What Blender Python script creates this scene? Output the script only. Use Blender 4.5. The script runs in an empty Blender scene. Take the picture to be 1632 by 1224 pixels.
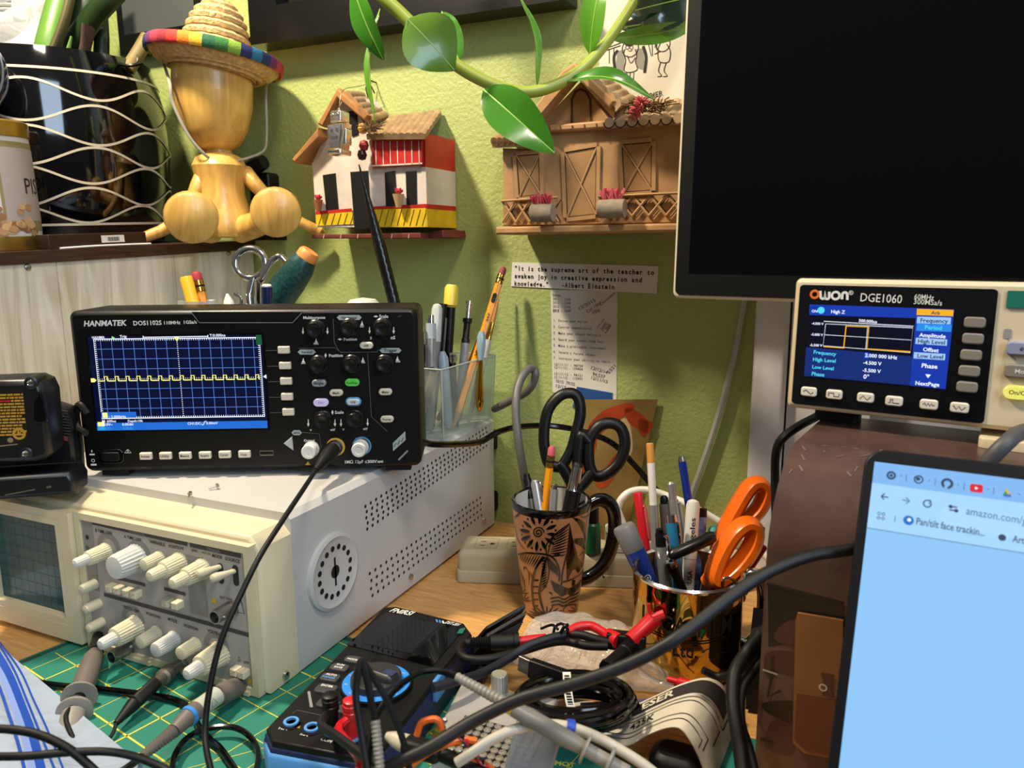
import bpy, bmesh, math, random
from math import sin, cos, pi, radians, sqrt, atan2, asin, tan
from mathutils import Vector as V, Matrix
random.seed(7)
S = bpy.context.scene
COL = S.collection

# ------------------------------------------------------------------ camera
CAMH = .35; FPX = 1210.0
YAW, PITCH, ROLL = radians(24.4), radians(10.4), radians(.36)
Fw = V((-sin(YAW)*cos(PITCH), cos(YAW)*cos(PITCH), -sin(PITCH)))
_R = V((cos(YAW), sin(YAW), 0)); _U = _R.cross(Fw)
Rt = _R*cos(ROLL) - _U*sin(ROLL); Up = _R*sin(ROLL) + _U*cos(ROLL)
CAM = V((0, 0, CAMH))
cd = bpy.data.cameras.new('camera'); cam = bpy.data.objects.new('camera', cd); COL.objects.link(cam)
m = Matrix.Identity(4)
for i in range(3):
    m[i][0] = Rt[i]; m[i][1] = Up[i]; m[i][2] = -Fw[i]; m[i][3] = CAM[i]
cam.matrix_world = m
cd.sensor_width = 36; cd.lens = 36*FPX/1632; cd.clip_start = .01
cd.dof.use_dof = True; cd.dof.focus_distance = .70; cd.dof.aperture_fstop = 13
S.camera = cam

# ------------------------------------------------------------------ world, lamps, exposure
S.view_settings.view_transform = 'Standard'; S.view_settings.look = 'None'
S.view_settings.gamma = 1; S.view_settings.use_curve_mapping = False
S.view_settings.exposure = 0.0
w = bpy.data.worlds.new('room_light'); S.world = w; w.use_nodes = True
nt = w.node_tree; bg = nt.nodes['Background']
tc = nt.nodes.new('ShaderNodeTexCoord'); sp = nt.nodes.new('ShaderNodeSeparateXYZ')
cr = nt.nodes.new('ShaderNodeValToRGB'); mp = nt.nodes.new('ShaderNodeMapRange')
nt.links.new(tc.outputs['Generated'], sp.inputs[0]); nt.links.new(sp.outputs['Z'], mp.inputs['Value'])
mp.inputs['From Min'].default_value = -1; mp.inputs['From Max'].default_value = 1
nt.links.new(mp.outputs[0], cr.inputs[0]); nt.links.new(cr.outputs[0], bg.inputs[0])
cr.color_ramp.elements[0].color = (.06, .05, .045, 1); cr.color_ramp.elements[0].position = .35
cr.color_ramp.elements[1].color = (.40, .38, .35, 1); cr.color_ramp.elements[1].position = .95
bg.inputs[1].default_value = .62
def area(name, loc, target, size, power, color, sy=None):
    l = bpy.data.lights.new(name, 'AREA'); o = bpy.data.objects.new(name, l); COL.objects.link(o)
    l.size = size; l.energy = power; l.color = color
    if sy: l.shape = 'RECTANGLE'; l.size_y = sy
    o.location = loc
    o.rotation_euler = (V(target)-V(loc)).to_track_quat('-Z', 'Y').to_euler()
    return o
area('desk_lamp_light', (-.74, .36, 1.10), (-.45, .75, .25), .07, 16.5, (1, .85, .63))
area('window_daylight', (1.5, -.7, 1.15), (-.3, .5, .15), .8, 28.0, (.62, .80, 1.0), 1.2)
area('ceiling_light', (.35, -.15, 1.9), (-.2, .5, .1), .30, 17.5, (1, .90, .76))

# ------------------------------------------------------------------ picture rays onto real planes
def ray(px, py): return Fw + Rt*((px-816)/FPX) - Up*((py-612)/FPX)
def D(px, py, d): return CAM + ray(px, py)*d
def Z(px, py, z=0.0):
    r = ray(px, py); return CAM + r*((z-CAMH)/r.z)
def Y(px, py, y):
    r = ray(px, py); return CAM + r*(y/r.y)
def X(px, py, x):
    r = ray(px, py); return CAM + r*(x/r.x)
class Fr:                                            # a flat frame: origin, u, v, n
    def __init__(s, o, u, v=None, n=None):
        s.o = V(o); s.u = V(u).normalized(); s.v = V(v).normalized(); s.n = s.u.cross(s.v).normalized()
    def __call__(s, a, b, c=0.0): return s.o + s.u*a + s.v*b + s.n*c
    def px(s, x, y, off=0.0):
        r = ray(x, y); o = s.o + s.n*off
        t = (o-CAM).dot(s.n)/r.dot(s.n); p = CAM + r*t - o
        return (p.dot(s.u), p.dot(s.v))
    def sub(s, a, b, c=0.0): return Fr(s(a, b, c), s.u, s.v)
    def mat(s):
        M = Matrix.Identity(4)
        for i in range(3): M[i][0] = s.u[i]; M[i][1] = s.v[i]; M[i][2] = s.n[i]; M[i][3] = s.o[i]
        return M
def axis_frame(p0, p1, hint=(0, 0, 1)):
    n = (V(p1)-V(p0)).normalized(); h = V(hint)
    if abs(n.dot(h)) > .98: h = V((0, 1, 0))
    u = h.cross(n).normalized(); f = Fr(p0, u, n.cross(u)); return f

# ------------------------------------------------------------------ materials
def lin(h):
    h = h.lstrip('#'); c = [int(h[i:i+2], 16)/255 for i in (0, 2, 4)]
    return tuple((x/12.92 if x <= .04045 else ((x+.055)/1.055)**2.4) for x in c) + (1,)
MATS = {}
def mat(name, col, rough=.5, metal=0.0, noise=None, bump=None, emit=0.0, spec=None, coat=0.0, col2=None, trans=0.0, stretch=None):
    if name in MATS: return MATS[name]
    m = bpy.data.materials.new(name); m.use_nodes = True; nt = m.node_tree
    b = nt.nodes['Principled BSDF']; c = lin(col)
    b.inputs['Base Color'].default_value = c; b.inputs['Roughness'].default_value = rough
    b.inputs['Metallic'].default_value = metal
    if spec is not None: b.inputs['Specular IOR Level'].default_value = spec
    if coat: b.inputs['Coat Weight'].default_value = coat; b.inputs['Coat Roughness'].default_value = .08
    if trans: b.inputs['Transmission Weight'].default_value = trans
    if emit: b.inputs['Base Color'].default_value = tuple(x*.08 for x in c[:3])+(1,); b.inputs['Emission Color'].default_value = c; b.inputs['Emission Strength'].default_value = emit
    if noise or bump:
        tc = nt.nodes.new('ShaderNodeTexCoord'); src = tc.outputs['Object']
        if stretch:
            mpn = nt.nodes.new('ShaderNodeMapping'); mpn.inputs['Scale'].default_value = stretch
            nt.links.new(src, mpn.inputs[0]); src = mpn.outputs[0]
    if noise:
        n = nt.nodes.new('ShaderNodeTexNoise'); n.inputs['Scale'].default_value = noise[0]; n.inputs['Detail'].default_value = 5
        nt.links.new(src, n.inputs['Vector'])
        r = nt.nodes.new('ShaderNodeValToRGB'); nt.links.new(n.outputs['Fac'], r.inputs[0])
        k = noise[1]; c2 = lin(col2) if col2 else tuple(x*(1-k) for x in c[:3])+(1,)
        r.color_ramp.elements[0].color = c2; r.color_ramp.elements[0].position = .35
        r.color_ramp.elements[1].color = c; r.color_ramp.elements[1].position = .65
        nt.links.new(r.outputs[0], b.inputs['Base Color'])
    if bump:
        n2 = nt.nodes.new('ShaderNodeTexNoise'); n2.inputs['Scale'].default_value = bump[0]; n2.inputs['Detail'].default_value = 4
        nt.links.new(src, n2.inputs['Vector'])
        bp = nt.nodes.new('ShaderNodeBump'); bp.inputs['Strength'].default_value = bump[1]; bp.inputs['Distance'].default_value = bump[2] if len(bump) > 2 else .002
        nt.links.new(n2.outputs['Fac'], bp.inputs['Height']); nt.links.new(bp.outputs[0], b.inputs['Normal'])
    MATS[name] = m; return m
def glassy(name, col, fac=.75, rough=.1, body='#FFFFFF', bodyfac=.3, bump=None):
    """thin clear plastic: see-through mixed with a sheen and a little milky body"""
    if name in MATS: return MATS[name]
    m = bpy.data.materials.new(name); m.use_nodes = True; nt = m.node_tree
    for n in list(nt.nodes):
        if n.type != 'OUTPUT_MATERIAL': nt.nodes.remove(n)
    out = [n for n in nt.nodes if n.type == 'OUTPUT_MATERIAL'][0]
    t = nt.nodes.new('ShaderNodeBsdfTransparent'); t.inputs[0].default_value = lin(col)
    p = nt.nodes.new('ShaderNodeBsdfPrincipled'); p.inputs['Base Color'].default_value = lin(body); p.inputs['Roughness'].default_value = rough
    p.inputs['Specular IOR Level'].default_value = .9
    mx = nt.nodes.new('ShaderNodeMixShader'); mx.inputs[0].default_value = 1-fac
    nt.links.new(t.outputs[0], mx.inputs[1]); nt.links.new(p.outputs[0], mx.inputs[2]); nt.links.new(mx.outputs[0], out.inputs[0])
    if bump:
        tc = nt.nodes.new('ShaderNodeTexCoord'); n2 = nt.nodes.new('ShaderNodeTexNoise'); n2.inputs['Scale'].default_value = bump[0]; n2.inputs['Detail'].default_value = 3
        n2.inputs['Distortion'].default_value = 1.5
        bp = nt.nodes.new('ShaderNodeBump'); bp.inputs['Strength'].default_value = bump[1]; bp.inputs['Distance'].default_value = .004
        nt.links.new(tc.outputs['Object'], n2.inputs['Vector']); nt.links.new(n2.outputs['Fac'], bp.inputs['Height']); nt.links.new(bp.outputs[0], p.inputs['Normal'])
    MATS[name] = m; return m
def wood(name, a, b, scale=(30, 2, 30), rough=.4, distort=3.0, coat=0.0):
    if name in MATS: return MATS[name]
    m = bpy.data.materials.new(name); m.use_nodes = True; nt = m.node_tree; p = nt.nodes['Principled BSDF']
    tc = nt.nodes.new('ShaderNodeTexCoord'); mpn = nt.nodes.new('ShaderNodeMapping'); mpn.inputs['Scale'].default_value = scale
    n = nt.nodes.new('ShaderNodeTexNoise'); n.inputs['Scale'].default_value = 4; n.inputs['Detail'].default_value = 8; n.inputs['Distortion'].default_value = distort
    r = nt.nodes.new('ShaderNodeValToRGB'); r.color_ramp.elements[0].color = lin(a); r.color_ramp.elements[1].color = lin(b)
    r.color_ramp.elements[0].position = .3; r.color_ramp.elements[1].position = .7
    nt.links.new(tc.outputs['Object'], mpn.inputs[0]); nt.links.new(mpn.outputs[0], n.inputs['Vector']); nt.links.new(n.outputs['Fac'], r.inputs[0]); nt.links.new(r.outputs[0], p.inputs['Base Color'])
    p.inputs['Roughness'].default_value = rough
    if coat: p.inputs['Coat Weight'].default_value = coat
    MATS[name] = m; return m

BLK = mat('black_plastic', '#070708', .42, spec=.35)
BLKG = mat('black_gloss', '#060607', .12)
BLKM = mat('black_rubber', '#070707', .55, spec=.35)
INK = mat('black_ink', '#15130F', .7)
WHT = mat('white_plastic', '#DAD6CE', .4)
PRN = mat('white_print', '#D8D8D4', .6)
CHR = mat('chrome', '#C8C8C8', .14, 1.0)
STL = mat('brushed_steel', '#A8A6A2', .32, 1.0)
BRASS = mat('brass', '#C89A48', .22, 1.0)
GRY = mat('gray_plastic', '#6B6864', .5)
RED = mat('red_plastic', '#C81824', .35)
YEL = mat('yellow_plastic', '#E8C52A', .4)
BLUE = mat('blue_plastic', '#1A3C9C', .3)
ORG = mat('orange_plastic', '#E86A10', .28)
PENC = mat('pencil_orange', '#E8930F', .35)
PINK = mat('eraser', '#C0505A', .7)
PAPER = mat('paper', '#DAD4C6', .8)
GREY_S = mat('silver_plastic', '#A9A9A8', .3, .6)

# ------------------------------------------------------------------ mesh building
class MB:
    def __init__(s): s.v = []; s.f = []; s.m = []; s.mats = []
    def mi(s, m):
        if m not in s.mats: s.mats.append(m)
        return s.mats.index(m)
    def add(s, vs, fs, m):
        o = len(s.v); k = s.mi(m); s.v += [V(p) for p in vs]
        for f in fs: s.f.append([i+o for i in f]); s.m.append(k)
        return s
    def box(s, f, x0, x1, y0, y1, z0, z1, m):
        vs = [f(x, y, z) for z in (z0, z1) for y in (y0, y1) for x in (x0, x1)]
        return s.add(vs, [(0, 2, 3, 1), (4, 5, 7, 6), (0, 1, 5, 4), (2, 6, 7, 3), (0, 4, 6, 2), (1, 3, 7, 5)], m)
    def prism(s, f, poly, z0, z1, m, bev=0.0, bot=True, m2=None, bevbot=0.0):
        """extruded outline with an optional chamfer at the top (and bottom)"""
        n = len(poly); rings = []
        if bevbot: rings += [(inset(poly, bevbot), z0), (poly, z0+bevbot)]
        else: rings += [(poly, z0)]
        if bev: rings += [(poly, z1-bev), (inset(poly, bev*.35), z1-bev*.35), (inset(poly, bev), z1)]
        else: rings += [(poly, z1)]
        vs = [f(a, b, z) for p, z in rings for a, b in p]
        fs = []
        for k in range(len(rings)-1):
            for i in range(n):
                j = (i+1) % n; fs.append((k*n+i, k*n+j, (k+1)*n+j, (k+1)*n+i))
        if bot: fs.append(tuple(reversed(range(n))))
        s.add(vs, fs, m); L = len(rings)-1
        return s.add([f(a, b, z1) for a, b in rings[-1][0]], [tuple(range(n))], m2 or m)
    def rbox(s, f, cx, cy, w, h, r, z0, z1, m, bev=0.0, m2=None, bevbot=0.0, seg=4):
        return s.prism(f, rrect(cx, cy, w, h, r, seg), z0, z1, m, bev, True, m2, bevbot)
    def lathe(s, f, prof, m, seg=24, cap0=True, cap1=True, rib=0.0, closed=False):
        n = seg; vs = []
        for r, z in prof:
            for i in range(n):
                a = 2*pi*i/n; q = r*(1-rib*(i % 2)) if rib else r
                vs.append(f(q*cos(a), q*sin(a), z))
        fs = []; L = len(prof)
        for k in range(L-1 if not closed else L):
            k2 = (k+1) % L
            for i in range(n):
                j = (i+1) % n; fs.append((k*n+i, k*n+j, k2*n+j, k2*n+i))
        if not closed:
            if cap0 and prof[0][0] > 1e-6: fs.append(tuple(reversed(range(n))))
            if cap1 and prof[-1][0] > 1e-6: fs.append(tuple((L-1)*n+i for i in range(n)))
        return s.add(vs, fs, m)
    def rod(s, p0, p1, prof, m, seg=16, rib=0.0):
        """turned rod from p0 to p1; prof holds (t 0..1, radius)"""
        p0 = V(p0); p1 = V(p1); L = (p1-p0).length; f = axis_frame(p0, p1)
        return s.lathe(f, [(r, t*L) for t, r in prof], m, seg, rib=rib)
    def tube(s, pts, r, m, seg=8, smooth=6, closed=False, r2=None, flat=None):
        P = spline(pts, smooth, closed); n = len(P)
        up = V((0, 0, 1)); vs = []; prev = None
        for i in range(n):
            a = P[(i-1) % n] if (closed or i > 0) else P[i]; b = P[(i+1) % n] if (closed or i < n-1) else P[i]
            t = (b-a)
            if t.length < 1e-9: t = V((0, 0, 1))
            t.normalize()
            if prev is None:
                h = up if abs(t.z) < .9 else V((1, 0, 0)); u = h.cross(t).normalized()
            else: u = (prev - t*prev.dot(t)).normalized()
            prev = u; w = t.cross(u)
            q = r if r2 is None else r+(r2-r)*i/(n-1)
            if callable(r): q = r(i/(n-1))
            for k in range(seg):
                an = 2*pi*k/seg; vs.append(P[i] + u*(q*cos(an)) + w*(q*sin(an)*(flat or 1)))
        fs = []
        for i in range(n if closed else n-1):
            i2 = (i+1) % n
            for k in range(seg):
                j = (k+1) % seg; fs.append((i*seg+k, i*seg+j, i2*seg+j, i2*seg+k))
        if not closed: fs += [tuple(reversed(range(seg))), tuple((n-1)*seg+k for k in range(seg))]
        return s.add(vs, fs, m)
    def line(s, fn, pts, w, m, eps=.0002, closed=False):
        """a flat painted stroke on the surface fn(u, v, lift)"""
        P = [V((a, b, 0)) for a, b in pts]; n = len(P); vs = []
        for i in range(n):
            a = P[i-1] if (i > 0 or closed) else P[i]; b = P[(i+1) % n] if (i < n-1 or closed) else P[i]
            t = b-a
            if t.length < 1e-9: t = V((1, 0, 0))
            t.normalize(); nn = V((-t.y, t.x, 0))
            ww = w(i/(n-1)) if callable(w) else w
            for sg in (-1, 1):
                q = P[i]+nn*(sg*ww/2); vs.append(fn(q.x, q.y, eps))
        fs = [(2*i, 2*i+2, 2*i+3, 2*i+1) for i in range(n-1)]
        if closed: fs.append((2*n-2, 0, 1, 2*n-1))
        return s.add(vs, fs, m)
    def poly(s, fn, pts, m, eps=.0002):
        return s.add([fn(a, b, eps) for a, b in pts], [tuple(range(len(pts)))], m)
    def rect(s, fn, x0, y0, x1, y1, m, eps=.0002): return s.poly(fn, [(x0, y0), (x1, y0), (x1, y1), (x0, y1)], m, eps)
    def disc(s, fn, cx, cy, r, m, eps=.0002, seg=14, ry=None):
        return s.poly(fn, [(cx+r*cos(2*pi*i/seg), cy+(ry or r)*sin(2*pi*i/seg)) for i in range(seg)], m, eps)
    def ring(s, fn, cx, cy, r0, r1, m, eps=.0002, seg=28, a0=0, a1=2*pi):
        full = abs(a1-a0-2*pi) < 1e-6; n = seg if full else seg+1; vs = []
        for i in range(n):
            a = a0+(a1-a0)*i/seg
            vs += [fn(cx+r0*cos(a), cy+r0*sin(a), eps), fn(cx+r1*cos(a), cy+r1*sin(a), eps)]
        fs = [(2*i, 2*i+1, 2*((i+1) % n)+1, 2*((i+1) % n)) for i in range(seg)]
        return s.add(vs, fs, m)
    def text(s, fn, body, x, y, h, m, w=None, align='C', ang=0.0, bold=0.0, eps=.0003, shear=0.0):
        """lettering with cap height h; centred/left at baseline x,y"""
        vs, fs, W = glyphs(body, bold); k = h/.69; kx = k if w is None else w/max(W, 1e-6)
        ox = {'L': 0, 'C': -W/2, 'R': -W}[align]; ca, sa = cos(ang), sin(ang); out = []
        for a, b in vs:
            q = (a+ox)*kx+b*k*shear; r = b*k; out.append(fn(x+q*ca-r*sa, y+q*sa+r*ca, eps))
        return s.add(out, fs, m)
    def textpx(s, F, body, A, B, m, hpx=None, bold=.012, eps=.0003, off=0.0, shear=0.0):
        """lettering whose baseline runs between two picture points on the plane F"""
        G = F if not off else Fr(F.o+F.n*off, F.u, F.v)
        a = G.px(*A); b = G.px(*B); W = sqrt((b[0]-a[0])**2+(b[1]-a[1])**2); an = atan2(b[1]-a[1], b[0]-a[0])
        if hpx:
            c = G.px(A[0], A[1]-hpx); h = sqrt((c[0]-a[0])**2+(c[1]-a[1])**2)
        else: h = .69*W/glyphs(body, bold)[2]
        return s.text(G, body, a[0], a[1], h, m, W, 'L', an, bold, eps, shear)
    def build(s, name, parent=None, **tags):
        me = bpy.data.meshes.new(name)
        if parent is None:
            xs = [p.x for p in s.v]; ys = [p.y for p in s.v]; zs = [p.z for p in s.v]
            o0 = V(((min(xs)+max(xs))/2, (min(ys)+max(ys))/2, min(zs)))
        else:
            o0 = V((0, 0, 0)); q = parent
            while q: o0 += q.location; q = q.parent
        me.from_pydata([p-o0 for p in s.v], [], s.f)
        for m in s.mats: me.materials.append(m)
        me.polygons.foreach_set('material_index', s.m)
        bm = bmesh.new(); bm.from_mesh(me); bmesh.ops.recalc_face_normals(bm, faces=bm.faces); bm.to_mesh(me); bm.free()
        me.polygons.foreach_set('use_smooth', [True]*len(me.polygons))
        me.set_sharp_from_angle(angle=radians(38))
        o = bpy.data.objects.new(name, me); COL.objects.link(o)
        if parent is None: o.location = o0
        else: o.parent = parent
        for k, t in tags.items(): o[k] = t
        return o
GL = {}
def glyphs(body, bold=0.0):
    k = (body, bold)
    if k in GL: return GL[k]
    if body.startswith('\t'):                                # evenly pitched typewriter lettering
        vs = []; fs = []
        for i, ch in enumerate(body[1:]):
            if ch == ' ': continue
            a, f, W = glyphs(ch, bold); sc = min(1, .56/W) if W > .3 else 1; o = len(vs)
            vs += [(x*sc+i*.62+.28-W*sc/2, y) for x, y in a]; fs += [tuple(j+o for j in q) for q in f]
        GL[k] = (vs, fs, .62*(len(body)-1)); return GL[k]
    c = bpy.data.curves.new('t', 'FONT'); c.body = body; c.size = 1; c.resolution_u = 2; c.offset = bold
    o = bpy.data.objects.new('t', c); me = bpy.data.meshes.new_from_object(o)
    vs = [(p.co.x, p.co.y) for p in me.vertices]; fs = [tuple(p.vertices) for p in me.polygons]
    x0 = min((a for a, b in vs), default=0); vs = [(a-x0, b) for a, b in vs]
    W = max((a for a, b in vs), default=1)
    bpy.data.objects.remove(o); bpy.data.curves.remove(c); bpy.data.meshes.remove(me)
    GL[k] = (vs, fs, W); return GL[k]
def rrect(cx, cy, w, h, r, seg=4):
    r = min(r, w/2-1e-6, h/2-1e-6); out = []
    for qx, qy, a0 in ((1, 1, 0), (-1, 1, pi/2), (-1, -1, pi), (1, -1, 1.5*pi)):
        for i in range(seg+1):
            a = a0+pi/2*i/seg; out.append((cx+qx*(w/2-r)+r*cos(a), cy+qy*(h/2-r)+r*sin(a)))
    return out
def inset(poly, d):
    n = len(poly); A = sum(poly[i][0]*poly[(i+1) % n][1]-poly[(i+1) % n][0]*poly[i][1] for i in range(n)); sg = 1 if A > 0 else -1
    out = []
    for i in range(n):
        p = V((poly[i-1][0], poly[i-1][1])); q = V(poly[i]); r = V(poly[(i+1) % n])
        t1 = (q-p); t2 = (r-q)
        t1 = t1.normalized() if t1.length > 1e-9 else t2.normalized(); t2 = t2.normalized() if t2.length > 1e-9 else t1
        n1 = V((-t1.y, t1.x))*sg; n2 = V((-t2.y, t2.x))*sg; b = n1+n2
        b = b/max(b.length_squared/2, .4); out.append((q.x+b.x*d, q.y+b.y*d))
    return out
def spline(pts, k=6, closed=False):
    P = [V(p) for p in pts]; n = len(P)
    if n < 3 or k <= 1: return P
    out = []
    for i in range(n if closed else n-1):
        p1 = P[i]; p2 = P[(i+1) % n]
        p0 = P[i-1] if (closed or i > 0) else p1*2-p2
        p3 = P[(i+2) % n] if (closed or i+2 < n) else p2*2-p1
        for j in range(k):
            t = j/k
            out.append(.5*((2*p1)+(p2-p0)*t+(2*p0-5*p1+4*p2-p3)*t*t+(3*p1-p0-3*p2+p3)*t**3))
    if not closed: out.append(P[-1])
    return out
def tag(o, label, cat, group=None, kind=None):
    o['label'] = label; o['category'] = cat
    if group: o['group'] = group
    if kind: o['kind'] = kind
    return o
def thing(name, label, cat, loc, group=None):
    o = bpy.data.objects.new(name, None); COL.objects.link(o); o.location = V(loc); o.empty_display_size = .02
    return tag(o, label, cat, group)
def struct(o): o['kind'] = 'structure'; return o
W0 = Fr((0, 0, 0), (1, 0, 0), (0, 1, 0))                                      # world frame
WALL = .841
FW = Fr((0, WALL, 0), (1, 0, 0), (0, 0, 1))                                   # the wall's face, n towards the room

# ================================================================== SETTING
wallm = mat('green_wall_paint', '#A3B069', .55, noise=(6, .08), bump=(250, .75, .0016))
b = MB(); b.box(W0, -2.2, -.095, WALL, WALL+.1, -.75, 1.7, wallm); struct(b.build('wall_back'))
trimm = mat('white_trim_paint', '#DCDEE0', .45, noise=(30, .18), bump=(40, .3))
b = MB(); b.rbox(W0, -.079, WALL+.03, .034, .09, .006, -.75, 1.7, trimm); b.box(W0, -.060, .02, WALL-.004, WALL+.08, -.75, 1.7, trimm)
struct(b.build('trim_1'))
b = MB(); b.box(W0, .02, 1.8, WALL+.02, WALL+.1, -.75, 1.7, mat('pale_door_paint', '#B4B8BA', .5)); struct(b.build('door_1'))
b = MB(); b.box(W0, -2.2, 1.8, -2.2, WALL, -.78, -.75, mat('floor_boards', '#5A4632', .5)); struct(b.build('floor'))
# desk
oak = wood('oak_desktop', '#B8844A', '#DCAC6A', (6, 60, 60), .33, 1.2)
dk = thing('desk', 'oak veneered desk top carrying all the clutter', 'desk', (-.2, .45, -.75))
b = MB(); b.rbox(W0, -.2, .425, 1.9, .83, .01, -.03, 0, oak, .002); b.build('desktop', dk)
for sx in (-1.1, .7):
    for sy in (.06, .79):
        b = MB(); b.rbox(W0, sx, sy, .06, .06, .005, -.75, -.03, oak); b.build('leg', dk)
# cutting mat with yellow grid
matg = mat('mat_green', '#1E7A68', .6); maty = mat('mat_yellow_print', '#D6CC4E', .7); matd = mat('mat_dark_edge', '#123F38', .6)
FM = Fr((-.584, .358, .0005), (cos(radians(-10.7)), sin(radians(-10.7)), 0), (sin(radians(10.7)), cos(radians(10.7)), 0))
b = MB(); b.rbox(FM, .2, -.045, .50, .47, .004, 0, .0018, matg)
f2 = FM.sub(0, 0, .0018)
b.line(f2, [(-.045, -.27), (-.045, .186), (.445, .186), (.445, -.27)], .007, matd, .0001)
for k in range(-1, 18): b.line(f2, [(k*.0254, -.26), (k*.0254, .178)], .0007 if k % 5 else .0015, maty, .0002)
for k in range(-10, 8): b.line(f2, [(-.037, k*.0254), (.436, k*.0254)], .0009 if k % 5 else .0015, maty, .0002)
for k in range(3): b.line(f2, [(.0254*(2*k+3), -.2), (.0254*(2*k+3)+.38*tan(radians(30)), .178)], .0006, maty, .0002)
b.textpx(f2, 'HOT', (884, 1220), (916, 1224), maty, None, .02, .0004)
mo = b.build('cutting_mat'); tag(mo, 'green self-healing cutting mat with yellow grid lines under the instruments', 'cutting mat')

# ================================================================== LEFT SHELF UNIT
PX0 = -.779
planks = wood('whitewashed_planks', '#C2B498', '#E4DCCA', (14, 14, 1.2), .6, 2.0)
darkw = wood('dark_shelf_wood', '#2A1A12', '#4A3024', (40, 3, 40), .4)
sh = thing('shelf_unit', 'low corner shelf with dark brown top and whitewashed plank side panel', 'shelf', (PX0, .6, 0))
zs = lambda y: .3455 + (y-.487)*.036
def slab(b, x0, x1, y0, y1, th, m):
    vs = [(x, y, zs(y)-dz) for dz in (th, 0) for y in (y0, y1) for x in (x0, x1)]
    b.add(vs, [(0, 2, 3, 1), (4, 5, 7, 6), (0, 1, 5, 4), (2, 6, 7, 3), (0, 4, 6, 2), (1, 3, 7, 5)], m)
b = MB(); slab(b, -1.25, PX0+.003, .18, WALL-.002, .0125, darkw); b.build('shelf_top', sh)
b = MB(); ys = [.18, .455, .545, .70, WALL-.003]
for y0, y1 in zip(ys, ys[1:]):
    vs = [(x, y, z) for x in (PX0-.016, PX0) for y, z in ((y0+.0004, .001), (y1-.0004, .001), (y1-.0004, zs(y1)-.0127), (y0+.0004, zs(y0)-.0127))]
    b.add(vs, [(0, 1, 2, 3), (4, 5, 6, 7), (0, 1, 5, 4), (1, 2, 6, 5), (2, 3, 7, 6), (3, 0, 4, 7)], planks)
b.build('side_panel', sh)
for px, py in ((44, 426), (364, 403)):
    p = X(px, py, PX0); b = MB(); f = Fr(p, (0, 1, 0), (0, 0, 1))
    b.lathe(f, [(.0036, 0), (.0032, .0012), (.0018, .002), (0, .0022)], STL, 16); b.build('screw', sh)

# ================================================================== NEW OSCILLOSCOPE
hy = radians(26.6); hw, hh = .300, .1425
FH = Fr((-.629, .450, .1490), (cos(hy), sin(hy), 0), (0, 0, 1))           # face frame, lower left corner, n to the viewer
hx = lambda x, y, o=0.0: FH.px(x, y, o)
osc = thing('digital_oscilloscope', 'black digital oscilloscope with lit blue grid screen on the cream instrument', 'oscilloscope', FH(hw/2, 0, -.03))
hbody = mat('scope_black_case', '#080809', .38, spec=.35, bump=(900, .12, .0003)); htop = mat('scope_top_edge', '#4A4640', .5)
b = MB(); b.rbox(FH, hw/2-.001, hh/2+.001, hw+.007, hh+.005, .007, -.064, .0, hbody, .004)
n0 = [hx(*p) for p in ((306, 497), (320, 512), (468, 512), (482, 497))]
b.prism(FH, n0, -.01, .0014, BLK)
b.line(FH, [hx(*p) for p in ((306, 498), (319, 514), (467, 514), (482, 498))], .0007, mat('grey_edge', '#77757A', .5), .0016)
b.build('case', osc)
for sx in (.02, hw-.02):
    for dz in (-.012, -.052):
        b = MB(); b.box(FH, sx-.012, sx+.012, -.0065, .001, dz-.006, dz+.006, BLKM); b.build('foot', osc)
# screen
scr = mat('scope_screen_navy', '#050C30', .25, emit=1.0); grd = mat('screen_grid', '#5C82D8', .4, emit=1.0); wl = mat('screen_white', '#E8F0FF', .4, emit=1.1)
yt = mat('screen_yellow', '#F4EE7A', .4, emit=1.2); sbl = mat('screen_blue_bar', '#1E6AD0', .3, emit=1.0); sgr = mat('screen_green', '#1E7048', .3, emit=.6)
q = [hx(*p) for p in ((140, 536), (414, 534), (430, 681), (156, 687))]
x0 = q[0][0]*.5+q[3][0]*.5; x1 = q[1][0]*.5+q[2][0]*.5; y1 = (q[0][1]+q[1][1])/2; y0 = (q[2][1]+q[3][1])/2
b = MB(); b.rect(FH, x0-.002, y0-.0015, x1+.002, y1+.0015, BLKG, .0003); b.rect(FH, x0, y0, x1, y1, scr, .0005)
gl = [hx(*p) for p in ((150, 541), (413, 537), (423, 663), (163, 667))]
gx0 = (gl[0][0]+gl[3][0])/2; gx1 = (gl[1][0]+gl[2][0])/2; gy1 = (gl[0][1]+gl[1][1])/2; gy0 = (gl[2][1]+gl[3][1])/2
nx, ny = 15.2, 8; gc = (gx0+gx1)/2; dx = (gx1-gx0)/nx; dy = (gy1-gy0)/ny; gm = (gy0+gy1)/2
for k in range(-7, 8):
    if k: b.line(FH, [(gc+k*dx, gy0), (gc+k*dx, gy1)], .00045, grd, .0007)
for k in range(-3, 4):
    if k: b.line(FH, [(gx0, gm+k*dy), (gx1, gm+k*dy)], .00045, grd, .0007)
b.line(FH, [(gx0, gy0), (gx1, gy0), (gx1, gy1), (gx0, gy1)], .0009, wl, .0008, True)
for k in range(76):
    x = gx0+(gx1-gx0)*k/75
    b.rect(FH, x-.0003, gy1-.0017, x+.0003, gy1, wl, .0008); b.rect(FH, x-.0003, gy0, x+.0003, gy0+.0017, wl, .0008)
    b.rect(FH, x-.0003, gm-.0003, x+.0003, gm+.0004, wl, .0008)
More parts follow.
